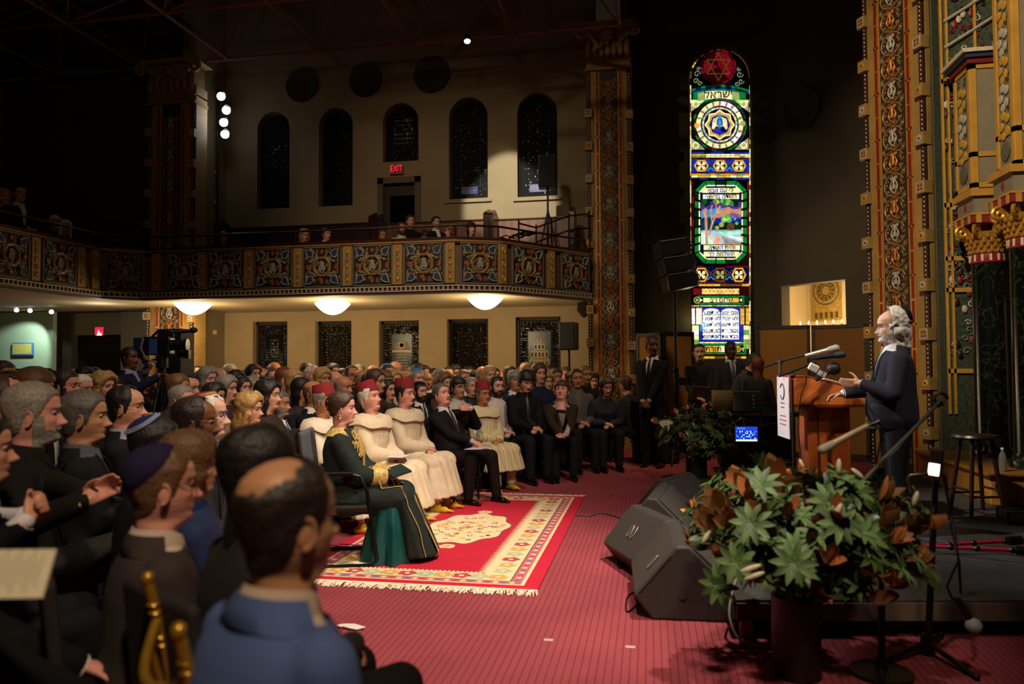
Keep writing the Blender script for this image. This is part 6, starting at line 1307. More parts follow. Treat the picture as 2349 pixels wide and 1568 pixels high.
Pn['woman'] = person('woman in a dark green velvet kaftan with gold embroidery seated on the rug', skin='pink', hair='updo', hcol='brown', fem=1, robe=dict(col='#03140f', hem=.05, hood=False, var=.3, flare=.07, fwd=.06), extra=emb, fat=.25, legs=[dict(k=(-.13, .46, .50), a=(-.12, .50, .09), f=(0, 1, 0)), dict(k=(.13, .46, .50), a=(.12, .56, .09))],
    wr=[(-.06, .36, .64), (.07, .34, .66)], handp=[dict(d=(.55, .7, -.2), n=(-.2, .3, .9), c=.5), dict(d=(-.6, .65, -.2), n=(.1, .3, .9), c=.5)], **Wp)
RB = dict(col='#c8b48e')
Pn['m1'] = person('man in a cream robe and red fez, seen from behind beyond the kaftan woman\'s shoulder', skin='tan', hair='short', hcol='grey', kip=('fez',), robe=dict(col='#c9bca6', flare=.03), legs=yel(), **put(742, 920, 6.75, da=.12))
Pn['m2'] = person('older man in cream robe and red fez looking up, right of the kaftan woman', skin='pink', hair='short', hcol='white', kip=('fez',), robe=dict(col='#ccb89c'), legs=yel(), hpit=.22, **put(852, 912, 7.1, da=.1, smax=1.15))
Pn['m3'] = person('middle robed man in a red fez with a broad cream hood collar, hands clasped', skin='pink', hair='short', hcol='dark', kip=('fez',), robe=dict(col='#cab69c'), fat=.2, legs=yel(), **put(928, 902, 7.75, smax=1.15))
Pn['m4'] = person('rightmost robed man, striped cream robe and red fez with glasses', skin='tan', hair='short', hcol='salt', kip=('fez',), glasses='#4a4038', robe=dict(col='#c4b48c', hem=.27, var=.18, wave=('X', 9, 1.5), pants='#b8a888'), fat=.45, legs=[dict(k=(-.16, .44, .50), a=(-.15, .40, .09), shoe='yellow'), dict(k=(.16, .44, .50), a=(.16, .52, .09), shoe='yellow', f=(.3, 1, 0))], **put(1107, 903, 9.0, smax=1.15, da=.1))
Pn['suit'] = person('big grey-haired man in black suit, hand at his neck, between two robed men', skin='pink', hair='short', hcol='salt', tcol='#140f12', pants='#140f12', tie='#3a2a2a', shirt='#c0c0cc', fat=1.0, hyaw=.1, hpit=.25, wr=[(-.10, .20, 1.045), (.06, .36, .70)], handp=[dict(d=(.95, -.1, .1), n=(0, .9, .2), c=.5), dict(d=(-.3, .9, -.35), n=(.2, .4, .8), c=.3)], legs=[dict(k=(-.16, .46, .52), a=(-.20, .50, .09)), dict(k=(.16, .44, .52), a=(.12, .36, .09))], **put(1012, 905, 8.2, lean=-.22, da=.06, smax=1.15))
# --- right part of the front rows
person('young man with a dark beard in a white shirt behind the rightmost robed man', skin='fair', hair='short', hcol='black', top='shirt', tcol='#b8aca8', beard=('dark', .004), **put(1139, 886, 9.7, da=.1))
person('young man in a black suit with a fringe, looking down at his hands', skin='fair', hair='fringe', hcol='black', tcol='#0c0b0f', shirt='#0c0b0f', tie='#26262e', hpit=-.35, wr=[(-.02, .40, .66), (.08, .43, .66)], **put(1204, 872, 9.6, lean=.1, da=.15))
person('young man in a brown jacket leaning forward, elbows on knees', skin='pink', hair='fringe', hcol='brown', tcol='#2c2014', shirt='#a8988a', hpit=.3, hyaw=.4, wr=[(.02, .62, .60), (.10, .66, .60)], handp=[dict(d=(.8, .5, .1), n=(0, .5, .8), c=.4), dict(d=(.2, .95, .1), n=(0, .2, .9), c=.3)], **put(1290, 898, 9.5, lean=.5, da=.35, smax=1.2))
person("dark-haired man in an open grey hooded jacket at the row's end", skin='tan', hair='crop', hcol='dark', top='jacket', tcol='#4c4640', shirt='#5a5248', **put(1322, 868, 10.6, da=.15))
person('woman with dark straight hair bending forward near the painted pilaster', skin='fair', hair='bob', hcol='brown', top='sweater', tcol='#1c1a20', fem=1, hpit=-.3, **put(1392, 885, 10.4, lean=.4, da=.1, smax=1.15))
person('figure in black leaning towards the pilaster, behind the bending woman', skin='fair', hair='short', hcol='brown', top='sweater', tcol='#0c0b0d', hpit=-.2, **put(1432, 882, 11.3, lean=.35, da=2.6, smax=1.2))
# --- standing figures
def badge(root, T, br, wr): pass
Pn['guard'] = person('security guard standing with clasped hands in a black suit by the pilaster', skin='brown', hair='crop', hcol='black', tcol='#0e0c0d', tie='#060607', arms='front', hyaw=-.75, fat=.2, face=atan2(-.9, -2.2), **{k: v for k, v in put(1496, 792, 10.7, seated=False, face=0, smax=1.2).items() if k != 'face'})
person('bald man in a black shirt holding sheets of paper below the stained glass', skin='pale', hair='crop', hcol='dark', top='shirt', tcol='#0a090b', wr=[(-.10, .28, .86), (.06, .24, .95)], **{**put(1604, 808, 11.6, seated=False, smax=1.1), 'face': pi})
person('tall dark-skinned man in a grey suit standing before the lowest banner of the window', skin='dark', hair='crop', hcol='black', tcol='#26262a', shirt='#b0b4bc', tie='#4a4a52', arms='side', **{**put(1676, 802, 12.2, seated=False, smax=1.2), 'face': pi * .95})
person('balding man in a grey jacket with a lanyard bending over a camera', skin='pink', hair='recede', hcol='dark', top='jacket', tcol='#3c3c44', shirt='#0c0c0e', hpit=-.5, wr=[(-.12, .50, .98), (.12, .48, 1.05)], handp=[dict(d=(.3, .9, -.1), n=(-.4, 0, -.9), c=.3), dict(d=(-.2, .9, .2), n=(.3, -.2, .9), c=.6)], **{**put(1692, 830, 10.4, seated=False, lean=.42, smax=1.2), 'face': pi * .62})
person('woman with long red hair seen from behind next to the bending man', skin='fair', hair='long', hcol='red', top='dress', tcol='#0c0a0c', fem=1, arms='side', pants='#0c0a0c', **{**put(1738, 838, 10.0, seated=False, smax=1.1), 'face': pi * .15})
Pn['cam'] = person('cameraman in a navy suit operating a television camera, hand raised to his ear', skin='brown', hair='crop', hcol='black', tcol='#131630', shirt='#8a90b0', hyaw=.2, wr=[(-.17, .10, 1.60), (.12, .45, 1.42)], handp=[dict(d=(.5, -.2, .6), n=(-.6, .5, .2), c=.7), dict(d=(.1, .9, .2), n=(0, .2, .9), c=.6)], **{**put(297, 820, 8.8, seated=False, smax=1.1), 'face': atan2(1, .12)})
sp_ = put(2050, 748, 5.5, seated=False, z0=.2, face=-pi / 2, smax=1.15)
def cuff_(root, T, br, wr): pass
Pn['speaker'] = person('speaker with long white hair and beard in a dark suit behind the lectern', skin='pale', hair='mane', hcol='white', tcol='#26242f', pants='#121218', tie='#93a3a2', shirt='#e0e2ea', beard=('white', .007), glasses='#3a3230', kip=('#101018', .90, .056), fat=.75, hpit=-.06, wr=[(-.14, .27, 1.19), (.16, .36, 1.10)], handp=[dict(d=(.1, 1, .05), n=(-1, .1, -.25), s=1, c=.14, sp=.12, t=1.2), dict(d=(-.1, .95, -.2), n=(.3, .2, .9), c=.4)], **{**sp_, 'face': radians(-84)})

# --- the rest of the audience, one by one: place in the photograph, distance, looks
SUITC = ['#14131a', '#1c1a1e', '#22222c', '#101014', '#2a241f', '#1a2036']
CACHE = {}
bpy.context.view_layer.update()
SPOTS = [tuple(o.location) for o in bpy.data.objects if o.name.split('.')[0] == 'person']
def guest(label, px, py, D, hair='short', hcol='dark', top='suit', tcol=None, skin='fair', fem=0, glasses=None, beard=None, kip=None, seated=True, z0=0.0, tie=None, group=None, target=LECT, da=0, smin=.8, smax=1.22, hp=0.0, face=None):
    rd = random.Random(label); tcol = tcol or rd.choice(SUITC); key = (hair, top, fem, bool(glasses), bool(beard), kip and kip[0], seated, bool(tie), hp)
    dj = da + rd.uniform(-.12, .12); best = None
    for k in range(25):
        D2 = D + (0 if z0 > 1 else .22 * ((k + 1) // 2) * (1 if k % 2 else -1)); pl = put(px, py, D2, target, dj, seated, z0, smin=smin, smax=smax)
        xx, yy = pl['loc'][0], pl['loc'][1]
        if z0 < 1 and k and (yy > 13.15 or yy < 4 or (xx > -2.9 and yy < 9.6) or (xx > -2.2 and yy < 10.3) or (group is None and k > 7)): continue
        fx_, fy_ = sin(pl['face']), cos(pl['face']); m_ = min([99] + [sqrt((((pl['loc'][0] - q[0]) * fx_ + (pl['loc'][1] - q[1]) * fy_) / .78) ** 2 + (((pl['loc'][0] - q[0]) * fy_ - (pl['loc'][1] - q[1]) * fx_) / .52) ** 2) for q in SPOTS])
        if best is None or m_ > best[0]: best = (m_, pl)
        if m_ > 1: break
    pl = best[1]; SPOTS.append(pl['loc'])
    if face is not None: pl['face'] = face
    if key not in CACHE:
        CACHE[key] = r = person(label, skin=skin, hair=hair, hcol=hcol, top=top, tcol=tcol, fem=fem, glasses=glasses, beard=beard, kip=kip, tie=tie, hi=False, vox=.02, hpit=hp, arms='lap' if seated else 'side', group=group, **{k: v for k, v in pl.items()})
    else:
        r = copy_tree(CACHE[key]); r['label'] = label; r.location = pl['loc']; r.rotation_euler.z = -pl['face']; r.scale = (pl['scale'],) * 3
        if group: r['group'] = group
        elif 'group' in r: del r['group']
        setm(r, smat(skin), 0); setm(r, hmat(hcol if hcol != 'white' else 'grey'), 4)
        for c in r.children_recursive:
            b_ = c.name.split('.')[0]
            if b_ in ('hair',): setm(c, hmat(hcol))
            elif b_ in ('jacket', 'lapel', 'jacket_collar') or (b_ in ('shirt', 'sweater', 'collar') and top not in ('suit', 'jacket')): setm(c, CL(tcol))
            elif b_ == 'kippah': setm(c, CL(kip[0]))
            elif b_ == 'tie': setm(c, mat(tie, .5, var=.45, wave=('DIAGONAL', 14, 0)))
            elif b_ == 'beard': setm(c, hmat(beard[0]))
    return r
HN = {'black': 'black', 'dark': 'dark', 'brown': 'brown', 'grey': 'grey', 'white': 'white', 'salt': 'grizzled', 'blonde': 'blonde', 'red': 'red', 'lbrown': 'light brown'}
G_ = guest
G_('woman with dark wavy hair in a beige cardigan, hand at her chin', 491, 910, 6.9, 'wavy', 'dark', 'sweater', '#7a6c54', 'olive', 1)
G_('elderly woman with puffy blonde-white hair and glasses in a red floral top', 572, 937, 6.0, 'curly', 'blonde', 'floral', '#c04048', 'fair', 1, glasses='#5a4a3a')
G_('grey-haired bearded man in black suit and blue patterned tie, left of the robed men', 640, 926, 6.1, 'short', 'salt', 'suit', '#0e0d10', 'tan', tie='#3a4a8a', beard=('grey', .004))
G_('bald man in a black suit with open white collar, left of the first fez', 718, 902, 7.5, 'bald_top', 'lbrown', 'suit', '#100e10', 'tan')
G_('smiling woman with short black hair in a dark patterned jacket', 690, 894, 8.1, 'bob', 'black', 'sweater', '#1c1416', 'tan', 1)
G_('bald older man in a dark navy suit between the two leftmost red fezzes', 787, 888, 8.4, 'bald_top', 'grey', 'suit', '#10121e', 'tan', tie='#5a6070')
G_('young woman with glasses and long dark hair between two red fezzes', 890, 893, 8.8, 'long', 'dark', 'sweater', '#2a1a1a', 'fair', 1, glasses='#4a3a34')
G_('bearded man in a black cap with a white shirt and dark tie', 962, 898, 9.0, 'short', 'black', 'suit', '#121218', 'fair', beard=('dark', .010), kip=('#0c0b0e', .1, .085), tie='#10142a')
G_('woman with frizzy brown hair behind the man with his hand at his neck', 1020, 878, 9.8, 'curly', 'lbrown', 'sweater', '#3a2c1c', 'fair', 1)
G_('boy with black-framed glasses in a white shirt behind the man in the black suit', 1050, 888, 9.3, 'fringe', 'black', 'shirt', '#a8a29a', 'olive', glasses='#0c0c0c')
G_('grey-haired person turned away, left of the rightmost red fez', 1080, 886, 10.0, 'short', 'grey', 'shirt', '#16141a', 'fair')
G_('woman with long curly blonde hair in a dark striped top', 1254, 875, 10.4, 'curly', 'blonde', 'sweater', '#2a2018', 'fair', 1)
G_('bearded man in a white shirt collar in the left crowd', 148, 886, 6.3, 'short', 'dark', 'suit', '#15141c', 'pink', beard=('dark', .006))
G_('white-haired man right of the bearded man in the left crowd', 184, 893, 7.0, 'short', 'white', 'suit', '#181414', 'pink')
G_('blonde woman with curled hair below the cameraman\'s elbow', 238, 886, 7.4, 'curly', 'blonde', 'sweater', '#241a14', 'fair', 1)
G_('person with dark hair peeking right of the curled blonde hair', 262, 893, 8.3, 'bob', 'dark', 'sweater', '#1a1216', 'fair', 1)
G_('woman with pulled-back dark hair and bright forehead in the left crowd', 24, 894, 6.3, 'updo', 'black', 'sweater', '#16141c', 'fair', 1)
G_('laughing dark-haired woman in front of the dark doorway', 193, 869, 9.0, 'bob', 'black', 'sweater', '#1c1612', 'pink', 1)
G_('grey-haired man in profile at the left of the beige cardigan woman', 415, 918, 6.4, 'short', 'grey', 'suit', '#1c1c22', 'pink')
G_('round-faced man in dark glasses below the television camera', 434, 890, 8.2, 'recede', 'dark', 'suit', '#141216', 'fair', glasses='#101010')
G_('man with thick wavy silver hair beneath the left bowl lamp', 476, 870, 9.3, 'wavy', 'grey', 'shirt', '#2a1c1a', 'pink')
G_('woman with short grey hair and glasses in a dark red top', 519, 890, 8.4, 'bob', 'grey', 'sweater', '#2c1014', 'fair', 1, glasses='#2a2626')
G_('young woman with long dark hair behind the floral-dressed woman', 556, 888, 8.8, 'long', 'dark', 'sweater', '#241418', 'fair', 1)
G_('woman with auburn bob-cut hair below the first lower window', 651, 868, 9.6, 'bob', 'red', 'sweater', '#5a4a34', 'fair', 1)
G_('white-haired man standing in a dark coat left of the first lower window', 527, 856, 12.2, 'short', 'white', 'suit', '#121114', 'pink', smax=1.35)
G_('bald man standing in front of the first lower window', 629, 850, 12.8, 'bald_top', 'dark', 'suit', '#141216', 'tan', smax=1.35)
G_('woman holding up a phone with a red case at the first lower window', 580, 857, 12.0, 'bob', 'dark', 'sweater', '#1c1214', 'fair', 1, smax=1.35)
G_('man with a pale blue kippah in front of the stairs window', 888, 856, 11.8, 'short', 'dark', 'suit', '#1a1410', 'fair', kip=('#5a78b0', .2, .07), smax=1.35)
G_('bald red-faced man standing in front of the stairs window', 907, 848, 13.0, 'bald_top', 'lbrown', 'suit', '#14120f', 'pink', smax=1.4)
G_('man in a bright blue kippah right of the stairs window', 957, 868, 10.9, 'short', 'grey', 'suit', '#1c1614', 'pink', kip=('#3f6ab8', .1, .075), smax=1.3)
G_('man with a bald pale head left of the gold-patterned window', 716, 860, 11.0, 'crown_bald', 'white', 'suit', '#1a1618', 'pink', smax=1.3)
G_('blonde woman behind the black-suited young man with the fringe', 1207, 852, 11.6, 'long', 'blonde', 'sweater', '#4a4038', 'fair', 1, smax=1.35)
# remaining heads: generated in rows, each described by looks and by what it sits below
BELOW = [(0, 130, 'in front of the green-lit wall'), (130, 300, 'in front of the dark doorway'), (300, 470, 'beside the left pilaster'), (470, 570, 'left of the blue-tinted window'), (570, 665, 'below the blue-tinted window'), (665, 720, 'left of the gold-patterned window'), (720, 812, 'below the gold-patterned window'), (812, 868, 'left of the stairs window'), (868, 965, 'below the stairs window'),
         (965, 1022, 'left of the plain dark window'), (1022, 1125, 'below the plain dark window'), (1125, 1180, 'left of the building window'), (1180, 1290, 'below the building window'), (1290, 1350, 'beside the black loudspeaker on its stand')]
fill = [(5, 862, 7.6, 0), (45, 884, 7.6, 1), (78, 893, 6.6, 0), (106, 870, 9.2, 1), (121, 876, 8.2, 0), (160, 866, 10.0, 0), (213, 868, 10.0, 1), (325, 882, 9.6, 1), (346, 893, 8.2, 0), (372, 876, 10.2, 0), (396, 868, 11.2, 1), (407, 888, 8.8, 1), (426, 858, 11.2, 0), (442, 869, 10.4, 1), (455, 884, 9.0, 0), (452, 858, 12.4, 0), (503, 866, 11.3, 0), (541, 872, 10.4, 1), (563, 865, 10.8, 0), (577, 887, 9.5, 0), (601, 862, 12.2, 1), (603, 885, 9.0, 0), (622, 868, 10.4, 0), (614, 905, 7.6, 1),
        (662, 890, 8.7, 1), (673, 872, 10.4, 1), (688, 866, 10.6, 0), (702, 854, 12.6, 0), (721, 876, 9.4, 0), (739, 868, 10.4, 1), (748, 858, 11.6, 0), (764, 852, 13.0, 1), (768, 874, 9.6, 0), (786, 864, 11.0, 1), (806, 861, 11.2, 0), (823, 854, 12.4, 0), (829, 870, 10.0, 0), (845, 880, 9.2, 1), (857, 856, 12.0, 0), (861, 874, 10.2, 1), (873, 864, 11.2, 1), (884, 873, 9.9, 0), (905, 870, 10.8, 1), (925, 862, 12.0, 0), (934, 874, 10.0, 1), (943, 858, 13.0, 0), (958, 854, 12.4, 0), (973, 856, 12.0, 1), (978, 872, 10.2, 0), (994, 862, 11.6, 1), (1009, 866, 11.2, 0), (1027, 862, 12.0, 0), (1043, 856, 12.8, 1), (1062, 868, 11.4, 0), (1076, 858, 13.0, 0), (1092, 866, 11.8, 1), (1107, 860, 12.8, 0),
        (1122, 860, 12.0, 1), (1133, 862, 10.9, 0), (1152, 868, 11.6, 0), (1170, 860, 12.2, 1), (1180, 872, 10.8, 0), (1190, 862, 12.9, 1), (1228, 866, 11.6, 0), (1236, 856, 12.8, 1), (1253, 856, 12.4, 0), (1275, 864, 12.0, 1), (1297, 860, 12.6, 0), (1310, 868, 12.0, 1), (1342, 860, 12.0, 0), (1362, 874, 11.6, 1)]
rq = random.Random(21); rows = {}
for px, py, D, f_ in fill:
    z_ = [b for b in BELOW if b[0] <= px < b[1]] or [(0, 0, 'near the painted pilaster')]; rows.setdefault(z_[0][2], []).append((px, py, D, f_))
used = set()
for zone, L in rows.items():
    for k, (px, py, D, f_) in enumerate(sorted(L)):
        hs = rq.choice(['bob', 'long', 'wavy', 'updo'] if f_ else ['short', 'short', 'short', 'recede', 'fringe', 'bald_top']); hc = rq.choice(['black', 'dark', 'dark', 'brown', 'lbrown', 'grey'] if not f_ else ['black', 'dark', 'brown', 'brown', 'lbrown', 'blonde'])
        tp = 'sweater' if f_ else rq.choice(['suit', 'suit', 'shirt']); gl = '#1a1616' if rq.random() < .2 else None; tcn, tc_ = rq.choice([('black', '#100f12'), ('dark grey', '#232328'), ('brown', '#2e2218'), ('navy', '#141a30')] + ([('maroon', '#3a1218')] if f_ else [('white', '#a8a29a')] if tp == 'shirt' else []))
        who = 'woman' if f_ else 'man'; hd = {'bob': 'bobbed', 'long': 'long', 'wavy': 'wavy', 'updo': 'pinned-up', 'short': 'short', 'recede': 'receding', 'fringe': 'fringed', 'bald_top': 'thin side'}[hs]
        nth = ['first', 'second', 'third', 'fourth', 'fifth', 'sixth', 'seventh', 'eighth', 'ninth', 'tenth', 'eleventh', 'twelfth'][k]
        lb = f'{who} with {hd} {HN[hc]} hair{" and glasses" if gl else ""}, {nth} from left {zone}'
        guest(lb, px, py, D, hs, hc, tp, tc_, rq.choice(['fair', 'fair', 'pink', 'tan', 'olive']), f_, gl, group='seated audience at the back', smax=1.35)
# --- people on the balcony
ZF = ZB + .11
def bal(label, px, py, Y, z0=ZF, **kw):
    p = aty(px, py, Y); D = (p - V((0, 0, CAM_H))).dot(fw); return guest(label, px, py, D, z0=z0, smin=.6, smax=1.15, **kw)
bal('blonde smiling woman in black on the balcony left of the man in a pink tie', 697, 540, 11.9, hair='wavy', hcol='blonde', top='sweater', tcol='#100c0c', skin='fair', fem=1, hp=-.1)
bal('dark-haired man in a pink tie beside the blonde woman on the balcony', 748, 537, 11.9, hair='short', hcol='dark', top='suit', tcol='#141a30', skin='pink', tie='#a87088', hp=-.1)
bal('man in shadow at the far left end of the side balcony', 512, 546, 12.0, hair='short', hcol='dark', top='shirt', tcol='#1a0c0c', skin='tan')
bal('bearded man in a white shirt on the balcony below the upper door', 921, 524, 11.95, z0=ZF + .1, hair='short', hcol='brown', top='shirt', tcol='#b4aca0', skin='tan', beard=('brown', .006))
bal('woman with dark hair in the row behind the white-shirted man on the balcony', 941, 507, 12.9, z0=ZF + .31, hair='updo', hcol='dark', top='sweater', tcol='#141014', skin='pink', fem=1)
bal('woman with dark pinned-up hair and white blouse in the back balcony row', 1000, 510, 12.9, z0=ZF + .31, hair='updo', hcol='dark', top='suit', tcol='#101012', skin='fair', fem=1)
bal('person with black hair bowed over the balcony rail', 971, 541, 11.9, hair='fringe', hcol='black', top='sweater', tcol='#20222c', skin='fair', fem=1, hp=-.5)
bal('red-haired woman in profile at the balcony rail', 1034, 530, 11.9, hair='bob', hcol='red', top='sweater', tcol='#181216', skin='pink', fem=1, face=atan2(-1, -.6))
bal('woman with long dark hair at the right bend of the balcony rail', 1080, 524, 12.0, hair='long', hcol='dark', top='sweater', tcol='#1a1210', skin='pink', fem=1)
bal('dim dark-haired person half hidden left of the white-shirted man on the balcony', 877, 541, 12.1, hair='short', hcol='brown', top='shirt', tcol='#241410', skin='tan')
def bl(label, px, py, X, z0, **kw):
    d = ray(px, py); D = X / d.x; return guest(label, px, py, D, z0=z0, smin=.5, smax=1.2, **kw)
bl('standing man in a dark suit on the far left balcony', 43, 444, -9.8, 2.95, hair='crop', hcol='dark', top='suit', tcol='#0f1018', skin='fair')
bl('blonde woman at the far left edge of the balcony', 6, 452, -9.9, 2.95, hair='wavy', hcol='blonde', top='sweater', tcol='#2a1410', skin='fair', fem=1)
bl('white-haired person seated at the left balcony front', 125, 509, -9.35, 2.72, hair='short', hcol='white', top='sweater', tcol='#1c1210', skin='tan', fem=1)
bl('second white-haired person right of the first at the left balcony front', 149, 522, -9.25, 2.72, hair='curly', hcol='white', top='sweater', tcol='#1a1210', skin='tan', fem=1)
# ================================================================== LECTERN AND MICROPHONES
WOOD = mat('#c0662a', .35, var=.28, wave=('X', 1.2, 9)); WOODD = mat('#7c3612', .35, var=.25, wave=('Z', 1.0, 8)); BK = mat('#0b0b0c', .35, var=.1); BKM = mat('#101012', .5, .3); CHR = mat('#b8b4ae', .25, .9); SLV = mat('#b5a890', .3, .8)
pA, pB = dep(1816, 862, 6.0), dep(1786, 862, 6.5); fx = (V((pA.x, pA.y, 0)) - V((pB.x, pB.y, 0))); wl = fx.length
lx = fx.normalized()            # towards the camera along the front edge
ly = V((-lx.y, lx.x, 0)) if V((-lx.y, lx.x, 0)).x > 0 else V((lx.y, -lx.x, 0))     # away from the audience, towards the speaker
LZ = .2; lec = thing('lectern', 'orange-brown wooden lectern with a slanted top on the platform', 'lectern', (pA.x, pA.y, LZ)); rzl = atan2(ly.y, ly.x); lec.rotation_euler.z = rzl
# local: x towards the speaker, y away from the camera
zt0, zt1, zb_l = pA.z - LZ, 1.45 - 66 / F_PX * 6.1 - LZ, 1.45 - 92 / F_PX * 6.05 - LZ
Lx = .70
M_ = MB(); M_.prism([(0, 0, zb_l), (Lx, 0, zb_l), (Lx, 0, zt1), (.13, 0, zt0), (0, 0, zt0)], (0, .02, 0)); M_.build('side_panel', WOOD, lec); M_ = MB(); M_.prism([(0, wl - .02, zb_l), (Lx, wl - .02, zb_l), (Lx, wl - .02, zt1), (.13, wl - .02, zt0), (0, wl - .02, zt0)], (0, .02, 0)); M_.build('side_panel', WOOD, lec)
M_ = MB(); M_.prism([(.13, .0, zt0), (Lx, .0, zt1), (Lx, .0, zt1 - .02), (.13, .0, zt0 - .02)], (0, wl, 0)); M_.bb((0, 0, zt0 - .018), (.14, wl, zt0 + .002)); M_.build('slanted_top', WOODD, lec, bevel=.003)
M_ = MB(); M_.bb((-.012, 0, zb_l - .02), (.012, wl, zt0 + .004)); M_.build('front_panel', mat('#b0341c', .35, var=.2, wave=('Z', 1, 8)), lec); M_ = MB(); M_.bb((0, 0, zb_l - .012), (Lx, wl, zb_l + .01)); M_.build('bottom_shelf', WOODD, lec)
M_ = MB(); M_.bb((.14, .10, 0), (.47, wl - .10, zb_l)); M_.build('pedestal', mat('#b0541e', .35, var=.25, wave=('X', 1.6, 7)), lec, bevel=.006); M_ = MB(); M_.bb((.05, .05, 0), (.64, wl - .05, .05)); M_.build('base', WOODD, lec, bevel=.008); M_ = MB(); M_.bb((.215, .094, .05), (.225, .1, zb_l)); M_.build('inlay_line', mat('#4a200c', .5), lec)
LM = Matrix.Translation((pA.x, pA.y, LZ)) @ Matrix.Rotation(rzl, 4, 'Z')
def LP(x, y, z): return LM @ V((x, y, z))
t = thing('banner', 'white hanging sign with an event logo on the lectern front', 'sign', LP(-.016, .0, zt0 - .01)); t.rotation_euler.z = rzl + radians(3.5)
M_ = MB(); M_.bb((-.012, .0, -.50), (-.004, .34, -.0)); M_.build('sheet', mat('#d8d0d0', .6, var=.02), t); RXL = Matrix.Rotation(-pi / 2, 3, 'Z') @ RX90
M_ = MB(); c_ = [(-.0145, .17 + .06 * cos(a), -.12 + .065 * sin(a)) for a in [.5 + k * 5.2 / 16 for k in range(17)]]; M_.tube(c_, .005, 4); M_.build('logo_ring', mat('#3a2a30', .5), t)
M_ = MB(); 
for k, (w_, m_) in enumerate(((.12, 0), (.09, 0), (.0, 1), (.16, 1), (.20, 1), (.18, 1))):
    if w_: M_.bb((-.015, .17 - w_ / 2, -.22 - .035 * k), (-.0135, .17 + w_ / 2, -.212 - .035 * k), m_)
M_.build('printed_lines', [mat('#5a5058', .6), mat('#b84048', .6)], t)
t = thing('papers', 'white speech pages lying on the lectern under the speaker\'s hands', 'papers', LP(.40, .12, zt1 + .09)); t.rotation_euler = (0, .26, rzl); M_ = MB(); M_.bb((-.12, 0, 0), (.12, .18, .008)); M_.bb((-.10, .17, .003), (.14, .30, .011)); M_.build('sheets', mat('#e2dcd4', .7, var=.02), t)
def mic(name, label, tip, tail, r_, m_, head='#6a6660', foam=None, cat='microphone', group=None):
    tip, tail = V(tip), V(tail); t = thing(name, label, cat, tail, group=group); d = tip - tail; L_ = d.length; dn = d.normalized(); M_ = MB()
    M_.cyl((0, 0, 0), dn * L_ * .72, r_ * .8, r_, 16); M_.build('body', m_, t, True); M_ = MB()
    if foam: M_.ell(dn * (L_ - foam * .4), (foam, foam, foam), 0, 16, 12)
    else: M_.cyl(dn * L_ * .70, dn * L_ * .94, r_ * 1.15, r_ * 1.35, 16); M_.ell(dn * L_ * .93, (r_ * 1.35,) * 3, 0, 14, 10)
    M_.build('head', mat(head, .6, var=.5, scale=300), t, True); return t
D6 = 5.9
t = thing('microphone_stand', 'black boom stand in front of the lectern holding the microphones', 'microphone stand', (0, 0, 0)); M_ = MB(); q = dep(1817, 870, D6); q0 = V((q.x, q.y, .2))
M_.cyl(q0, q, .011, n=8); M_.build('pole', BKM, t, True); M_ = MB(); M_.tube([dep(1787, 862, D6), dep(1812, 853, D6), dep(1872, 829, D6)], .011, 8); M_.tube([dep(1752, 842, D6 + .4), dep(1790, 828, D6 + .3), dep(1852, 813, D6 + .1)], .009, 8); M_.cyl(dep(1790, 828, D6 + .3), dep(1790, 858, D6 + .2), .012, n=8); M_.ell(dep(1790, 830, D6 + .3), (.022,) * 3, 0, 10, 7); M_.ell(dep(1818, 862, D6), (.022,) * 3, 0, 10, 7); M_.build('boom_arm', BKM, t, True)
M_ = MB()
for a in (0, 2.1, 4.2): M_.tube([q0 + V((0, 0, .18)), q0 + V((.22 * cos(a), .22 * sin(a), .01))], .009, 6)
M_.build('tripod_foot', BKM, t, True)
mic('microphone', 'silver handheld microphone pointing at the speaker, topmost over the lectern', dep(1923, 797, D6 - .05), dep(1848, 816, D6 + .08), .022, mat('#b8b0a0', .3, .5), '#a09a90', group='microphones at the lectern')
mic('microphone', 'black handheld microphone just below the silver one over the lectern', dep(1937, 812, D6 - .15), dep(1862, 823, D6 - .1), .021, BK, '#1c2a26', group='microphones at the lectern')
mic('microphone', 'press microphone with a large round black foam head at the lectern', dep(1918, 842, D6 - .1), dep(1872, 872, D6 - .1), .016, BK, '#0c0c0c', foam=.050, group='microphones at the lectern')
def flag(label, p, s_, txt=None, rz=0):
    t = thing('microphone_flag', label, 'microphone flag', p); t.rotation_euler = (.2, .5, rz); M_ = MB(); M_.box((0, 0, 0), (s_ * 1.3, s_, s_)); M_.build('cube', mat('#d8d4cc', .5, var=.02) if not txt else mat('#15151a', .4), t, bevel=.006)
    if txt: M_ = MB(); M_.box((.0, -s_ * .51, 0), (s_ * 1.15, .002, s_ * .85)); M_.build('number_plate', mat('#d8d8e0', .5), t); text_mesh(txt, s_ * .95, mat('#16161c', .5), .001, (0, -s_ * .53, 0), RX90, parent=t)
flag('white blank cube on a microphone at the lectern', dep(1866, 843, D6 - .12), .055); flag('small black and white microphone cube marked with the number 2', dep(1886, 856, D6 - .22), .046, '2')
t = thing('microphone_cable', 'thin black cable hanging down the lectern side', 'cable'); M_ = MB(); M_.tube([dep(1850, 862, D6 - .12), dep(1848, 880, D6 - .12), dep(1838, 905, D6 - .1), dep(1833, 935, D6 - .1), dep(1832, 990, D6 - .1), dep(1838, 1060, D6 - .1)], .004, 5); M_.build('cable', BK, t)
t = thing('gooseneck_lamp', 'thin black gooseneck stalk rising from the lectern top', 'reading lamp'); M_ = MB(); M_.tube([LP(.30, .2, zt0 - .1), LP(.29, .2, zt0 + .03), LP(.33, .2, zt0 + .16)], .004, 6); M_.build('gooseneck', BK, t)
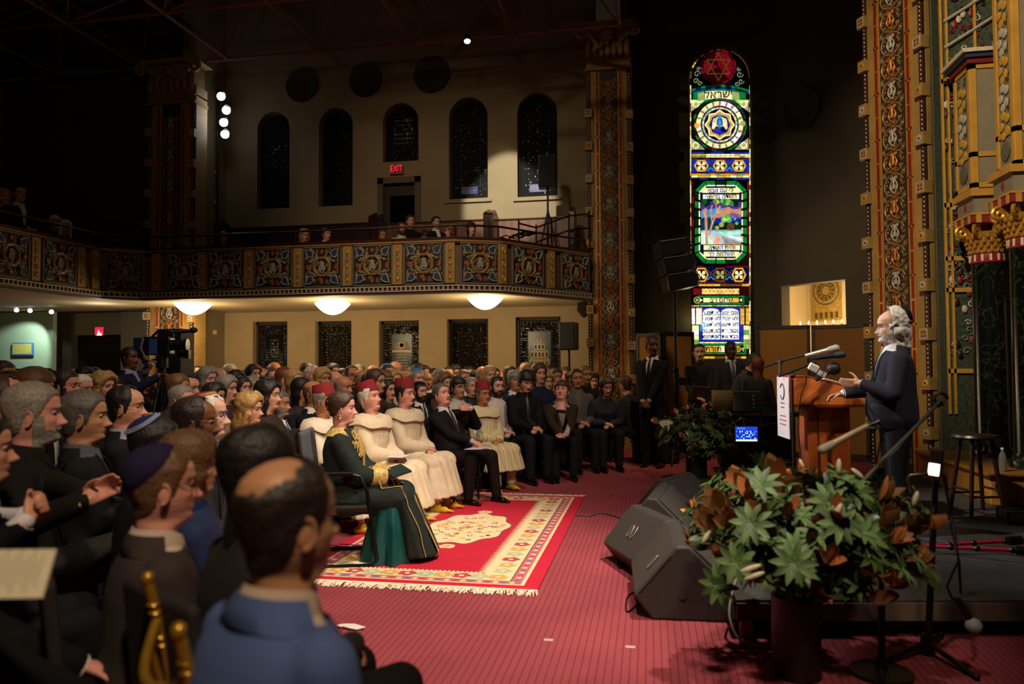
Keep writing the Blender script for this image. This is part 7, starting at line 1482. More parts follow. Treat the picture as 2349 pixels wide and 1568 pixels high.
# ------------------------------------------------------------------ near microphone stands at the right
t = thing('microphone_stand', 'tall black microphone stand with straight boom in the right foreground', 'microphone stand'); b0 = fl(2128, 1500); D_ = (b0 - V((0, 0, CAM_H))).dot(fw); tp = dep(2146, 1100, D_ - .05); M_ = MB()
M_.cyl(b0 + V((0, 0, .02)), tp, .017, .014, n=12); M_.build('pole', BKM, t, True); M_ = MB(); M_.tube([dep(1972, 1112, D_ - .35), dep(2022, 1058, D_ - .28), dep(2085, 995, D_ - .2), dep(2148, 930, D_ - .1)], [.010, .011, .009, .008], 10); M_.build('boom_arm', mat('#6a6460', .35, .6), t, True)
M_ = MB(); M_.tube([dep(2148, 930, D_ - .1), dep(2158, 920, D_ - .1)], .016, 8); M_.tube(spiral(dep(2158, 915, D_ - .1), .03, .8, 0, V((1, 0, 0)), V((0, 0, 1)), 1, 10, .9), .008, 6); M_.build('clip', BKM, t, True)
M_ = MB(); M_.cyl(b0, b0 + V((0, 0, .10)), .035, .03, n=16); M_.build('hub', BK, t, True)
for c in (fl(2010, 1532), fl(2240, 1560), b0 + V((.15, .25, 0))): M_ = MB(); M_.tube([b0 + V((0, 0, .06)), (c.x, c.y, .015)], .013, 8); M_.ell((c.x, c.y, .016), (.018,) * 3, 0, 8, 6); M_.build('foot', BKM, t, True)
t = thing('microphone_stand', 'second black stand half hidden behind the large flowers, right foreground', 'microphone stand'); b1 = fl(2022, 1546); D1 = (b1 - V((0, 0, CAM_H))).dot(fw); M_ = MB(); M_.cyl(b1 + V((0, 0, .01)), dep(2024, 1130, D1), .016, n=12); M_.build('pole', BKM, t, True)
M_ = MB(); M_.lathe([(.14, 0), (.14, .018), (.03, .03), (.02, .08)], b1, 24); M_.build('round_base', BK, t, True)
M_ = MB(); M_.ell(dep(2027, 1155, D1), (.05, .04, .05), 0, 12, 8); M_.tube([dep(2032, 1146, D1), dep(2095, 1142, D1), dep(2100, 1138, D1), dep(2082, 1100, D1), dep(2087, 1090, D1), dep(2128, 1086, D1)], .009, 8); M_.tube([dep(2030, 1160, D1), dep(1990, 1155, D1)], .008, 6); M_.build('swivel_arm', mat('#5a4c44', .35, .7), t, True)
mic('microphone', 'long silver condenser microphone on a boom below the lectern top', dep(1878, 1035, 3.3), dep(1990, 976, 3.35), .0155, mat('#b8a080', .35, .5), '#8a8070')
t = thing('microphone_cable', 'black connector and cable leaving the silver condenser microphone', 'cable', (0, 0, 0)); M_ = MB(); M_.tube([dep(1988, 977, 3.35), dep(2008, 970, 3.35), dep(2016, 966, 3.35)], [.009, .010, .012], 8, 0); M_.tube([dep(2016, 966, 3.35), dep(2026, 985, 3.38), dep(2018, 1020, 3.4), dep(2010, 1060, 3.45), dep(2018, 1120, D1 - .03), dep(2022, 1200, D1 - .03), dep(2015, 1400, D1 - .03)], .005, 6); M_.build('cable', BK, t, True)
t = thing('microphone_grille_light', 'small dark box with a brightly lit white face clamped to the near stand', 'stage light', dep(2146, 1062, D_ - .12)); t.rotation_euler = (.15, .12, -.35)
M_ = MB(); M_.box((0, 0, .01), (.062, .05, .13)); M_.build('case', mat('#3a302c', .3, .4), t, bevel=.01); M_ = MB(); M_.box((-.004, -.027, -.025), (.048, .006, .06)); M_.build('lit_face', mat('#fff6e0', .4, emit=2.5, var=.01), t, bevel=.004)
mt, mh = dep(2195, 1372, 3.45), dep(2238, 1442, 3.4)
mic('microphone', 'black microphone with a silver ball grille hanging head down at the right', mh, mt, .016, BK, '#8a8a90', foam=.036)
t = thing('microphone_cable', 'looping black cable from the tall stand to the hanging microphone', 'cable'); M_ = MB(); M_.tube([dep(2160, 1085, D_ - .1), dep(2175, 1150, D_ - .1), dep(2190, 1220, 3.5), dep(2198, 1285, 3.5), dep(2172, 1345, 3.48), dep(2183, 1370, 3.46), dep(2196, 1376, 3.45)], .006, 6); M_.tube([dep(2168, 1090, D_ - .1), dep(2182, 1200, 3.55), dep(2200, 1290, 3.52), dep(2204, 1362, 3.5)], .007, 6); M_.build('cable', BK, t, True)
for k, (x0, y0, x1, y1) in enumerate(((2105, 1253, 2312, 1240), (2106, 1251, 2330, 1262))):
    t = thing('light_stand', ['upper of two folded crimson stand legs lying on the platform', 'lower of two folded crimson stand legs lying on the platform'][k], 'stand', group='crimson legs on the platform'); a, b_ = fl(x0, y0, .235), fl(x1, y1, .235 + .03); M_ = MB(); M_.cyl(a, b_, .012, n=8); M_.build('tube', mat('#b0183a', .4), t, True); M_ = MB()
    for f_ in (0, .35, .62, .97): c = a + (b_ - a) * f_; M_.ell(c, (.022, .02, .02), 0, 8, 6)
    M_.cyl(b_, b_ + (b_ - a).normalized() * .09, .03, n=10); M_.build('clamp', BK, t, True)
# wooden stool
sp0 = fl(2242, 1178, .2); t = thing('bar_stool', 'dark wooden bar stool with a round seat beside the marble column', 'stool', (sp0.x, sp0.y, .2)); zs_ = .66; M_ = MB(); M_.lathe([(.001, zs_ - .035), (.17, zs_ - .035), (.18, zs_ - .02), (.17, zs_), (.001, zs_ - .004)], n=32); SW = mat('#2a140e', .35, var=.3); M_.build('seat', SW, t, True)
for k in range(4): a = pi / 4 + k * pi / 2 + .2; M_ = MB(); M_.cyl((.11 * cos(a), .11 * sin(a), zs_ - .03), (.20 * cos(a), .20 * sin(a), 0), .018, .016, 10); M_.build('leg', SW, t, True)
M_ = MB()
for k in range(4):
    a, b_ = pi / 4 + k * pi / 2 + .2, pi / 4 + (k + 1) * pi / 2 + .2; z = .16 + .05 * (k % 2); r_ = .20 - .09 * z / .63; M_.cyl((r_ * cos(a), r_ * sin(a), z), (r_ * cos(b_), r_ * sin(b_), z), .010, n=8)
M_.build('stretcher', SW, t, True)
for k, (px, py) in enumerate(((2315, 1190), (2330, 1200))):
    p = fl(px, py, .2); t = thing('equipment_box', ['small black and grey electronic box beyond the stool feet', 'smaller tilted electronic box at the right edge of the platform'][k], 'equipment', p); t.rotation_euler.z = .5 + k; M_ = MB(); M_.box((0, 0, .05), (.09, .16, .09)); M_.build('case', BK, t, bevel=.006); M_ = MB(); M_.box((-.047, 0, .055), (.004, .12, .06)); M_.build('face_plate', mat('#7a7c80', .4), t)
p = fl(2318, 1130, .49); t = thing('water_bottle', 'small clear plastic water bottle standing on the yellow-brown step', 'bottle', (3.1, 7.36, .49)); M_ = MB(); M_.lathe([(.028, 0), (.031, .02), (.029, .06), (.031, .12), (.026, .15), (.011, .18), (.011, .195)], n=16); M_.build('bottle_body', mat('#b8c4c4', .1, trans=.8), t, True); M_ = MB(); M_.lathe([(.013, .193), (.013, .21)], n=12); M_.build('cap', mat('#d8d8d8', .5), t, True)

# ================================================================== FLOOR MONITORS
GRL = mat('#3c3834', .65, var=.3, scale=150, bump=.2); CABM = mat('#34302e', .6, var=.15, scale=60)
def wedge(label, P, rz, L_=.66, s_=1.0, handle=True, double=False):
    """L_ runs along local y; profile in local x-z, loudspeaker face looks to +x and up"""
    t = thing('floor_monitor', label, 'floor monitor', P, rz); prof = [(.0, .0), (.44, .0), (.47, .14), (.20, .40), (.13, .40), (-.10, .13)]; prof = [(x * s_, z * s_) for x, z in prof]
    M_ = MB(); M_.prism([(x, 0, z) for x, z in prof], (0, L_, 0)); M_.build('cabinet', CABM, t, bevel=.014)
    a, b_ = V((prof[2][0], 0, prof[2][1])), V((prof[3][0], 0, prof[3][1])); d = (b_ - a).normalized(); n = V((d.z, 0, -d.x)); 
    M_ = MB(); M_.prism([a + d * .02 + n * .002 + V((0, .03, 0)), b_ - d * .03 + n * .002 + V((0, .03, 0)), b_ - d * .03 + n * .014 + V((0, .03, 0)), a + d * .02 + n * .014 + V((0, .03, 0))], (0, L_ - .06, 0)); M_.build('grille', GRL, t, bevel=.006)
    a, b_ = V((prof[5][0], 0, prof[5][1])), V((prof[4][0], 0, prof[4][1])); d = (b_ - a).normalized(); n = V((-d.z, 0, d.x)); c = (a + b_) / 2
    if handle:
        M_ = MB(); R = Matrix((d, V((0, 1, 0)), n)).transposed()
        for q in ((-.03, .03) if double else (0,)): M_.box(c + n * .002 + V((0, L_ * (.5 if double else .25), 0)) + (V((0, q, 0)) if double else V((0, 0, 0))), (.10, .035, .006), 0, R)
        M_.build('handle_recess', mat('#050505', .6), t); M_ = MB()
        for q in ((-.03, .03) if double else (0,)): M_.tube([c + n * .005 + V((0, L_ * (.5 if double else .25) + (q if double else 0) + .017 * cos(k), 0)) + d * .05 * sin(k) for k in [i * pi / 6 for i in range(12)]], .004, 5, closed=True)
        M_.build('handle_rim', mat('#8a8478', .4, .4), t)
    M_ = MB()
    for yy in (-.004, L_ + .004):
        for (ax, az, bx, bz) in ((-.07, .15, .10, .35), (.30, .10, .40, .2)): M_.tube([(ax * s_, yy, az * s_), (bx * s_, yy, bz * s_)], .006, 5)
        M_.lathe([(.025, -.004), (.02, .004)], (.16 * s_, yy, .14 * s_), 14, axis=(0, 1, 0))
    M_.build('end_trim', mat('#3a3634', .45), t, True); return t
wedge('large black floor monitor nearest the camera, end panel facing the viewer', (-.0, 4.36, 0), radians(3), .72, 1.05)
w2 = fl(1425, 1275); wedge('grey-topped floor monitor with a double handle, second from the camera', (-.20, 5.72, 0), radians(-152) + pi - radians(52) * 0 - radians(0), .62, 1.0, True, True).rotation_euler.z = radians(-145) + pi + radians(-2)
bpy.data.objects['floor_monitor.001'].location = (-.02, 5.12, 0); bpy.data.objects['floor_monitor.001'].rotation_euler.z = radians(24)
wedge('floor monitor with a wide dark grille, third from the camera', (-.16, 6.05, 0), radians(-8), .85, 1.0)
wedge('farthest and smallest floor monitor, by the rear flower arrangement', (-.05, 7.25, 0), radians(-28), .62, .95)
def cable(label, pts, r_=.005, m_=None):
    t = thing('floor_cable', label, 'cable'); M_ = MB(); P_ = [V(p) if len(p) == 3 else fl(*p, .008) for p in pts]; Q = []
    for i in range(len(P_) - 1):
        p0, p1, p2, p3 = P_[max(i - 1, 0)], P_[i], P_[i + 1], P_[min(i + 2, len(P_) - 1)]
        for k in range(5): u_ = k / 5; Q.append(.5 * ((2 * p1) + (p2 - p0) * u_ + (2 * p0 - 5 * p1 + 4 * p2 - p3) * u_ ** 2 + (3 * p1 - p0 - 3 * p2 + p3) * u_ ** 3))
    Q.append(P_[-1]); M_.tube(Q, r_, 6); M_.build('cable', m_ or BK, t, True); return t
cable('grey-black cable running from the rug edge to the floor monitors', [(1318, 1181), (1355, 1182), (1375, 1176), (1400, 1180), (1425, 1188)], .007, mat('#4a4440', .6))
cable('black cable loop with a blue plug on the carpet by the nearest monitor', [(1484, 1352), (1445, 1362), (1436, 1385), (1440, 1402), (1460, 1388), (1490, 1372)])
cable('black coiled cable behind the double-handled monitor', [(1430, 1285), (1415, 1290), (1422, 1302), (1440, 1292), (1465, 1300), (1470, 1312), (1486, 1308)], .006)
for k, (px, py) in enumerate(((1473, 1296), (1480, 1370))): t = thing('cable_plug', ['blue cable plug beside the double-handled monitor', 'blue cable plug at the side of the nearest monitor'][k], 'plug', fl(px, py, .02)); M_ = MB(); M_.cyl((-.04, 0, 0), (.04, .02, .0), .014, n=10); M_.build('plug_body', mat('#2838b0', .4), t, True)
rcb = random.Random(4)
pts = [(.42 + rcb.uniform(-.06, .10), 4.6 + .12 * k, .012 + (.2 if k % 3 else .19)) for k in range(26)]
cable('tangle of black cables along the platform edge behind the monitors', [(x if x > .5 else .5, y, .215) for x, y, z in pts], .007)
cable('grey cable hanging over the corner of the platform', [(.48, 4.5, .215), (.43, 4.25, .21), (.40, 4.12, .12), (.45, 4.05, .02), (.6, 4.0, .012)], .006, mat('#8a8078', .5))

# ================================================================== FLOWER ARRANGEMENTS
LG_ = [mat('#3c5428', .5, var=.25, scale=12), mat('#5c7a42', .55, var=.2, scale=12), mat('#283c1c', .3, var=.3, scale=12)]; LBR = [mat('#76532c', .6, var=.25, scale=10), mat('#b46c3a', .5, var=.2, scale=10)]; BUD = mat('#c8c0a0', .5)
def leaf(M_, p, d, up_, L_, w_, mi, bend=.25, fold=.25, n=6):
    d = d.normalized(); s_ = d.cross(up_)
    if s_.length < .01: s_ = d.cross(V((1, 0, 0)))
    s_.normalize(); nn = s_.cross(d); vs = []; fs = []
    for i in range(n + 1):
        t = i / n; ww = w_ * (sin(pi * min(t * .94 + .04, 1)) ** .8); c = p + d * (L_ * t) - nn * (bend * L_ * t * t); vs += [c - s_ * ww + nn * ww * fold, c, c + s_ * ww + nn * ww * fold]
    for i in range(n): a = 3 * i; fs += [(a, a + 1, a + 4, a + 3), (a + 1, a + 2, a + 5, a + 4)]
    M_.add(vs, fs, mi)
def rvec(r_): 
    while True:
        v_ = V((r_.uniform(-1, 1), r_.uniform(-1, 1), r_.uniform(-1, 1)))
        if .1 < v_.length < 1: return v_.normalized()
def arrangement(label, base, vr, vh, C, R_, n1, seed, big=1.0):
    t = thing('flower_arrangement', label, 'flowers', base); r_ = random.Random(seed); M_ = MB(); M_.lathe([(vr * .9, 0), (vr, .01), (vr, vh), (vr * .93, vh), (vr * .93, .02)], n=32); M_.build('vase', mat('#14190f', .5, var=.3, scale=6), t, True)
    G_M, B_M, U_M, S_M = MB(), MB(), MB(), MB(); c0 = V((0, 0, vh))
    for k in range(n1):
        d = rvec(r_); d.z = d.z * .75 + .12; tip = V(C) + V((d.x * R_[0], d.y * R_[1], d.z * R_[2])) * r_.uniform(.62, 1.05); ax = (tip - c0).normalized(); S_M.tube([c0 + V((r_.uniform(-.04, .04), r_.uniform(-.04, .04), -.05)), c0 * .5 + tip * .5 + V((0, 0, .04)), tip], .004, 4)
        kind = r_.random()
        if kind < .50:      # rosette of lance leaves
            m_ = 9; mi = r_.choice((0, 1, 1))
            for q in range(m_): a = 2 * pi * q / m_; _, s1, s2 = frame(ax); leaf(G_M, tip, ax * r_.uniform(.15, .6) + s1 * cos(a) + s2 * sin(a), ax, .078 * big * r_.uniform(.8, 1.2), .013 * big, mi, .2)
        elif kind < .72:    # sprig with leaves in pairs
            for q in range(7):
                c = tip - ax * (.035 * q * big); _, s1, s2 = frame(ax); a = q * 1.4
                for u_ in (0, pi): leaf(G_M, c, ax * .7 + s1 * cos(a + u_) + s2 * sin(a + u_), ax, .06 * big, .012 * big, r_.choice((0, 0, 1)), .3)
        elif kind < .88:    # broad glossy leaves
            for q in range(4): leaf(G_M, tip, (ax + rvec(r_) * .8), ax, .11 * big, .027 * big, r_.choice((2, 0)), .25, .3)
        else:               # bronze magnolia backs
            for q in range(4): leaf(B_M, tip, (ax + rvec(r_) * .7), ax, .12 * big, .028 * big, r_.choice((0, 1)), -.15, .35)
        if r_.random() < .10: U_M.ell(tip + ax * .05, (.012 * big, .012 * big, .035 * big), 0, 8, 6, Matrix.Rotation(r_.uniform(-1, 1), 3, 'Y'))
    return t, G_M, B_M, U_M, S_M, r_
def finish(t, G_M, B_M, U_M, S_M):
    S_M.build('stem', mat('#3a3a20', .6), t, kind='stuff'); G_M.build('green_foliage', LG_, t, True, kind='stuff'); B_M.build('bronze_leaves', LBR, t, True, kind='stuff'); U_M.build('pale_bud', BUD, t, True, kind='stuff')
vb = fl(1828, 1548); Dv = (vb - V((0, 0, CAM_H))).dot(fw)
def rel(px, py, dd=0): return dep(px, py, Dv + dd) - vb
C_ = rel(1850, 1225); A = arrangement('large arrangement of green and bronze magnolia leaves in a dark cylinder vase, foreground', vb, .11, .37, C_, (.52, .40, .36), 300, 12); t, G_M, B_M, U_M, S_M, r_ = A
for (px, py, dd, n_) in ((1805, 1120, -.1, 7), (1780, 1075, -.1, 5), (1640, 1150, -.1, 6), (1625, 1195, -.15, 6), (1665, 1190, -.2, 5), (1870, 1230, -.42, 2), (1700, 1100, 0, 4), (1740, 1180, -.3, 5), (2050, 1330, -.2, 4), (2020, 1370, -.2, 3)):
    p = rel(px, py, dd); ax = (p - V((0, 0, .37))).normalized()
    for q in range(n_): leaf(B_M, p - ax * .05, ax * 1.3 + rvec(r_) * .55, V((0, -1, .3)), .125, .032, r_.choice((0, 1, 0)), -.12, .3)
for (px, py, dd) in ((1725, 1200, -.35), (1900, 1150, -.3), (1960, 1130, -.2), (1745, 1110, -.2), (1820, 1290, -.45), (1925, 1200, -.4), (1990, 1230, -.35), (1690, 1290, -.35), (1650, 1340, -.25), (2060, 1290, -.1), (2100, 1310, .1)):
    p = rel(px, py, dd); ax = (p - V((0, 0, .37)) + V((0, -.3, 0))).normalized(); _, s1, s2 = frame(ax)
    for q in range(10): a = 2 * pi * q / 10; leaf(G_M, p, ax * .25 + s1 * cos(a) + s2 * sin(a), ax, .095, .016, 1 if q % 2 else 0, .2)
P_ = [rel(2060, 1300, 0), rel(2100, 1305, 0), rel(2130, 1325, -.05), rel(2150, 1340, -.05)]; S_M.tube(P_, .004, 4)
for i in range(12): c = P_[min(i // 4, 2)] + (P_[min(i // 4, 2) + 1] - P_[min(i // 4, 2)]) * ((i % 4) / 4); [leaf(G_M, c, V((.5, -.1, s1_)), V((0, -1, 0)), .05, .012, 1) for s1_ in (-.8, .8)]
for (px, py) in ((1722, 1303), (1730, 1320)): U_M.ell(rel(px, py, -.45), (.012, .012, .045), 0, 10, 6, Matrix.Rotation(1.2, 3, 'Y'))
finish(t, G_M, B_M, U_M, S_M)
vb = fl(1598, 1104); Dv = (vb - V((0, 0, CAM_H))).dot(fw); A = arrangement('smaller green leaf arrangement on the floor below the stained glass window', vb, .13, .30, rel(1605, 1000), (.52, .42, .42), 280, 5, 1.0); t, G_M, B_M, U_M, S_M, r_ = A
for q in range(9): leaf(U_M, rel(1528, 985, -.1), V((-.6 + .15 * q, -.2, .7)), V((0, -1, 0)), .13, .016, 0)
finish(t, G_M, B_M, U_M, S_M)

# ================================================================== LOUDSPEAKERS, STANDS, SCREENS
t = thing('line_array_loudspeaker', 'tilted stack of three black loudspeaker boxes atop the tall pole', 'loudspeaker', dep(1546, 610, 11)); t.rotation_euler = (0, radians(-8), radians(12))
for k in range(3):
    M_ = MB(); z = .25 - .25 * k; xo = .02 * k + .0; M_.prism([(-.22 + xo, -.22, z - .12), (.20 + xo, -.22, z - .10), (.25 + xo, -.22, z + .0), (.20 + xo, -.22, z + .12), (-.22 + xo, -.22, z + .12)], (0, .44, 0)); M_.build('cabinet', mat('#141416', .35, var=.2), t, bevel=.012)
    M_ = MB(); M_.tube([(.205 + xo, -.23, z - .11), (.26 + xo, -.23, z), (.205 + xo, -.23, z + .12)], .008, 5); M_.tube([(-.21 + xo, -.23, z + .12), (.2 + xo, -.23, z + .12)], .006, 5); M_.build('edge_trim', mat('#4a4438', .3, .5), t, True)
sb = dep(1551, 900, 11.1); t = thing('loudspeaker_stand', 'tall black pole stand right of the standing guard', 'stand', (sb.x, sb.y, 0)); zt2 = dep(1550, 668, 11.1).z; M_ = MB(); M_.cyl((0, 0, .1), (0, 0, 1.35), .032, n=12); M_.cyl((0, 0, 1.35), (0, 0, zt2), .022, n=12); M_.build('pole', BKM, t, True)
M_ = MB(); M_.cyl((0, 0, 1.28), (0, 0, 1.42), .045, n=12); M_.cyl((0, 0, 1.36), (-.09, -.03, 1.38), .015, n=8); M_.build('collar', BK, t, True)
for a in (.3, 2.4, 4.5): M_ = MB(); M_.tube([(0, 0, .75), (.42 * cos(a), .42 * sin(a), .02)], .016, 8); M_.tube([(0, 0, .25), (.25 * cos(a), .25 * sin(a), .33)], .01, 6); M_.build('leg', BKM, t, True)
p = dep(1565, 873, 11); t = thing('power_box', 'small black box strapped to the tall pole stand', 'equipment', p); M_ = MB(); M_.box((0, 0, 0), (.12, .1, .13)); M_.build('case', BK, t, bevel=.015)
p = dep(1305, 771, 12.9); t = thing('loudspeaker', 'black box loudspeaker on a pole in front of the building window', 'loudspeaker', p, -.15); M_ = MB(); M_.box((0, 0, 0), (.29, .28, .48)); M_.build('cabinet', mat('#0e0e0f', .5), t, bevel=.02); M_ = MB(); M_.box((0, -.145, 0), (.25, .01, .44)); M_.build('grille', mat('#080808', .8), t)
t = thing('loudspeaker_stand', 'thin black pole stand under the box loudspeaker at the side wall', 'stand', (p.x, p.y, 0)); M_ = MB(); M_.cyl((0, 0, 0), (0, 0, p.z - .24), .02, n=10); M_.build('pole', BKM, t, True); M_ = MB(); [M_.tube([(0, 0, .5), (.35 * cos(a), .35 * sin(a), .02)], .012, 6) for a in (0, 2.1, 4.2)]; M_.build('tripod', BKM, t, True)
p = aty(1256, 395, 12.9); t = thing('loudspeaker', 'black box loudspeaker on a tripod up on the balcony', 'loudspeaker', p, .1); M_ = MB(); M_.box((0, 0, 0), (.32, .3, .56)); M_.build('cabinet', mat('#0b0b0c', .6), t, bevel=.02); M_ = MB(); M_.box((0, -.155, 0), (.28, .01, .5)); M_.build('grille', mat('#060606', .8), t)
t = thing('tripod', 'black tripod holding the balcony loudspeaker', 'tripod', (p.x, p.y, ZB + .42)); zz = p.z - .28 - ZB - .42; M_ = MB(); M_.cyl((0, 0, .2), (0, 0, zz), .018, n=10); M_.build('pole', BKM, t, True)
for a in (.5, 2.6, 4.7): M_ = MB(); M_.tube([(0, 0, zz * .75), (.30 * cos(a), .30 * sin(a), .01)], .014, 6); M_.build('leg', BKM, t, True)
p = aty(1333, 706, 13.2); t = thing('wall_loudspeaker', 'black teardrop loudspeaker fixed under the balcony beside the pilaster', 'loudspeaker', p); M_ = MB(); M_.prism([(-.07, 0, .10), (.10, 0, .12), (.10, 0, -.14), (.02, 0, -.17), (-.08, 0, -.05)], (0, .2, 0)); M_.build('cabinet', mat('#141110', .6), t, bevel=.02); M_ = MB(); M_.bb((.1, .05, -.05), (.22, .1, .05)); M_.build('bracket', BK, t)
# music stand, tablet and the stands round it
p = dep(1700, 920, 9.4); t = thing('music_stand', 'black perforated music stand with large sheets of music', 'music stand', (p.x, p.y, 0)); zz = p.z; R = Matrix.Rotation(-.35, 3, 'X'); M_ = MB(); M_.box((0, 0, zz), (.50, .012, .26), 0, R); M_.box((0, -.04, zz - .13), (.50, .07, .012)); M_.build('desk', BK, t)
M_ = MB()
for i in (0, 1, 2, 6):
    for j in range(4): M_.box(R @ V((-.20 + i * .055 + (.02 if i == 6 else 0), -.008, -.08 + j * .05)) + V((0, 0, zz)), (.018, .004, .02), 0, R)
M_.build('perforation', mat('#8a8474', .6), t); M_ = MB(); M_.box(R @ V((0, -.006, .13)) + V((0, 0, zz)), (.5, .008, .008)); M_.build('top_edge', mat('#9a9488', .4), t)
M_ = MB(); M_.cyl((0, 0, 0), (0, 0, zz - .1), .012, n=8); [M_.tube([(0, 0, .12), (.25 * cos(a), .25 * sin(a), .01)], .01, 6) for a in (0, 2.1, 4.2)]; M_.build('pole', BKM, t, True)
t = thing('sheet_music', 'curled cream sheet of music leaning at the left of the black music stand', 'sheet music', dep(1657, 918, 9.3)); M_ = MB(); L_ = []
for k in range(9): a = k / 8; L_.append((-.13 + .26 * a, -.06 * sin(a * pi), 0))
M_.add([(x, y, z) for z in (-.14, .13) for x, y, _ in L_], [(i, i + 1, 9 + i + 1, 9 + i) for i in range(8)]); o = M_.build('sheet', mat('#8a7448', .7, var=.1), t, True); o.modifiers.new('s', 'SOLIDIFY').thickness = .004
t = thing('papers', 'stack of white papers in the hand of the bald man in black', 'papers', dep(1606, 902, 11.3)); t.rotation_euler = (.5, .1, .2); M_ = MB(); M_.box((0, 0, 0), (.27, .01, .24)); M_.build('sheets', mat('#7c7068', .7, var=.05), t)
p = dep(1712, 995, 8.6); t = thing('tablet_computer', 'tablet with a glowing blue video picture of the audience', 'tablet', p, .1); M_ = MB(); M_.box((0, 0, 0), (.27, .012, .19)); M_.build('case', mat('#16182a', .3), t, bevel=.008)
M_ = MB(); rt_ = random.Random(8)
M_.box((0, -.008, 0), (.25, .004, .17), 0)
for k in range(60): x = -.11 + (k % 12) * .02; z = .03 - (k // 12) * .02; M_.box((x + rt_.uniform(-.004, .004), -.0105, z), (.011, .002, .014), rt_.choice((1, 2, 1, 3)))
M_.box((0, -.0105, -.072), (.24, .002, .02), 2); M_.box((-.06, -.0105, .066), (.09, .002, .012), 3); M_.build('screen', [mat('#1c3cc8', .3, emit=1.3), mat('#0a1848', .3, emit=.5), mat('#a8c8f8', .3, emit=2.2), mat('#4878e0', .3, emit=1.6)], t)
t = thing('microphone_stand', 'short dark stand under the glowing tablet', 'stand', (p.x, p.y + .03, 0)); M_ = MB(); M_.cyl((0, 0, 0), (0, 0, p.z - .08), .010, n=8); [M_.tube([(0, 0, .15), (.22 * cos(a), .22 * sin(a), .01)], .009, 6) for a in (1, 3.1, 5.2)]; M_.build('pole', BKM, t, True)
t = thing('music_stand', 'folding wire music stand with thin beige arms behind the tablet', 'music stand', (0, 0, 0)); M_ = MB(); Dq = 8.9
M_.tube([dep(1672, 975, Dq), dep(1703, 958, Dq), dep(1745, 975, Dq), dep(1785, 970, Dq)], .006, 5); M_.tube([dep(1703, 958, Dq), dep(1710, 985, Dq)], .014, 5); M_.tube([dep(1748, 955, Dq), dep(1741, 1012, Dq), dep(1760, 1013, Dq)], .006, 5); M_.tube([dep(1675, 985, Dq), dep(1684, 1012, Dq)], .006, 5); M_.tube([dep(1728, 949, Dq), dep(1770, 950, Dq)], .005, 5); M_.build('wire_frame', mat('#8a7450', .4, .4), t, True)
q = dep(1710, 985, Dq); M_ = MB(); M_.cyl((q.x, q.y, 0), q, .008, n=6); M_.build('pole', BKM, t)
# dark equipment rack / electric piano behind the flowers
p = dep(1790, 1010, 9.9); t = thing('equipment_rack', 'low black rack of stage equipment behind the tablet, left of the lectern', 'equipment', (p.x - .35, p.y, 0)); M_ = MB(); M_.bb((-.45, -.25, .1), (.5, .25, .78)); M_.build('case', BK, t, bevel=.01); M_ = MB(); M_.bb((-.5, -.3, .78), (.55, .3, .84)); M_.build('keyboard_body', mat('#1c1612', .3), t, bevel=.01)
M_ = MB(); [M_.bb((-.44 + .035 * k, -.31, .80), (-.412 + .035 * k, -.29, .815)) for k in range(26)]; M_.build('keys', mat('#6a5a48', .4), t); M_ = MB(); [M_.cyl((x, -.2, 0), (x, -.2, .12), .02, n=8) for x in (-.4, .45)]; M_.build('foot', BK, t)
p = fl(1500, 1062); t = thing('subwoofer', 'black box subwoofer behind the guard\'s legs', 'loudspeaker', (dep(1505, 1000, 10.9).x, 11.25, 0), .05); M_ = MB(); M_.bb((-.34, 0, .02), (.34, .45, .62)); M_.build('cabinet', mat('#0a0a0b', .5), t, bevel=.015); M_ = MB(); M_.bb((-.34, -.004, .60), (.34, .002, .615)); M_.build('top_edge', mat('#6a6054', .4), t)
p = fl(1519, 1052); t = thing('floor_monitor', 'small brown-grey wedge at the left of the rear flowers', 'floor monitor', (p.x, p.y, 0), .4); M_ = MB(); M_.prism([(0, 0, 0), (.4, 0, 0), (.4, 0, .2), (.05, 0, .05)], (0, .3, 0)); M_.build('cabinet', mat('#4a4238', .7), t, bevel=.01)
# ================================================================== TELEVISION CAMERA
p = dep(372, 795, 8.9); t = thing('television_camera', 'large broadcast television camera with blue rain cover left of the pilaster', 'television camera', p, radians(14)); M_ = MB(); M_.bb((-.20, -.09, -.10), (.12, .09, .12)); M_.build('camera_body', BK, t, bevel=.02)
M_ = MB(); M_.bb((-.30, -.10, -.11), (-.19, .10, .11)); M_.build('battery', mat('#101a3a', .5), t, bevel=.015); M_ = MB(); M_.bb((-.12, -.098, -.09), (-.02, -.088, .09)); M_.build('blue_cover', mat('#1c3c74', .6, var=.3), t, bevel=.01)
M_ = MB(); M_.cyl((.12, 0, .02), (.26, 0, .02), .065, .06, 20); M_.cyl((.26, 0, .02), (.30, 0, .02), .075, n=20); M_.build('lens', mat('#0a0a0a', .3), t, True); M_ = MB(); M_.tube([(-.12, 0, .12), (-.05, 0, .19), (.12, 0, .19), (.14, 0, .12)], .015, 8); M_.build('top_handle', BK, t, True)
M_ = MB(); M_.cyl((.10, 0, .17), (.40, .02, .20), .02, .022, 12); M_.ell((.36, .02, .20), (.05, .035, .035), 0, 12, 8); M_.build('shotgun_microphone', mat('#16120c', .7), t, True); M_ = MB(); M_.prism([(.22, -.12, -.12), (.36, -.14, -.15), (.36, -.14, -.04), (.22, -.12, -.06)], (0, .08, 0)); M_.build('viewfinder', BK, t)
M_ = MB(); M_.tube([(-.18, -.09, .1), (-.2, -.12, -.02), (-.14, -.11, -.15), (-.02, -.10, -.19)], .012, 6); M_.build('strap', mat('#6a5a48', .7), t, True); M_ = MB(); M_.tube([(.1, 0, -.12), (-.2, -.06, -.18)], .012, 6); M_.build('pan_handle', BK, t, True)
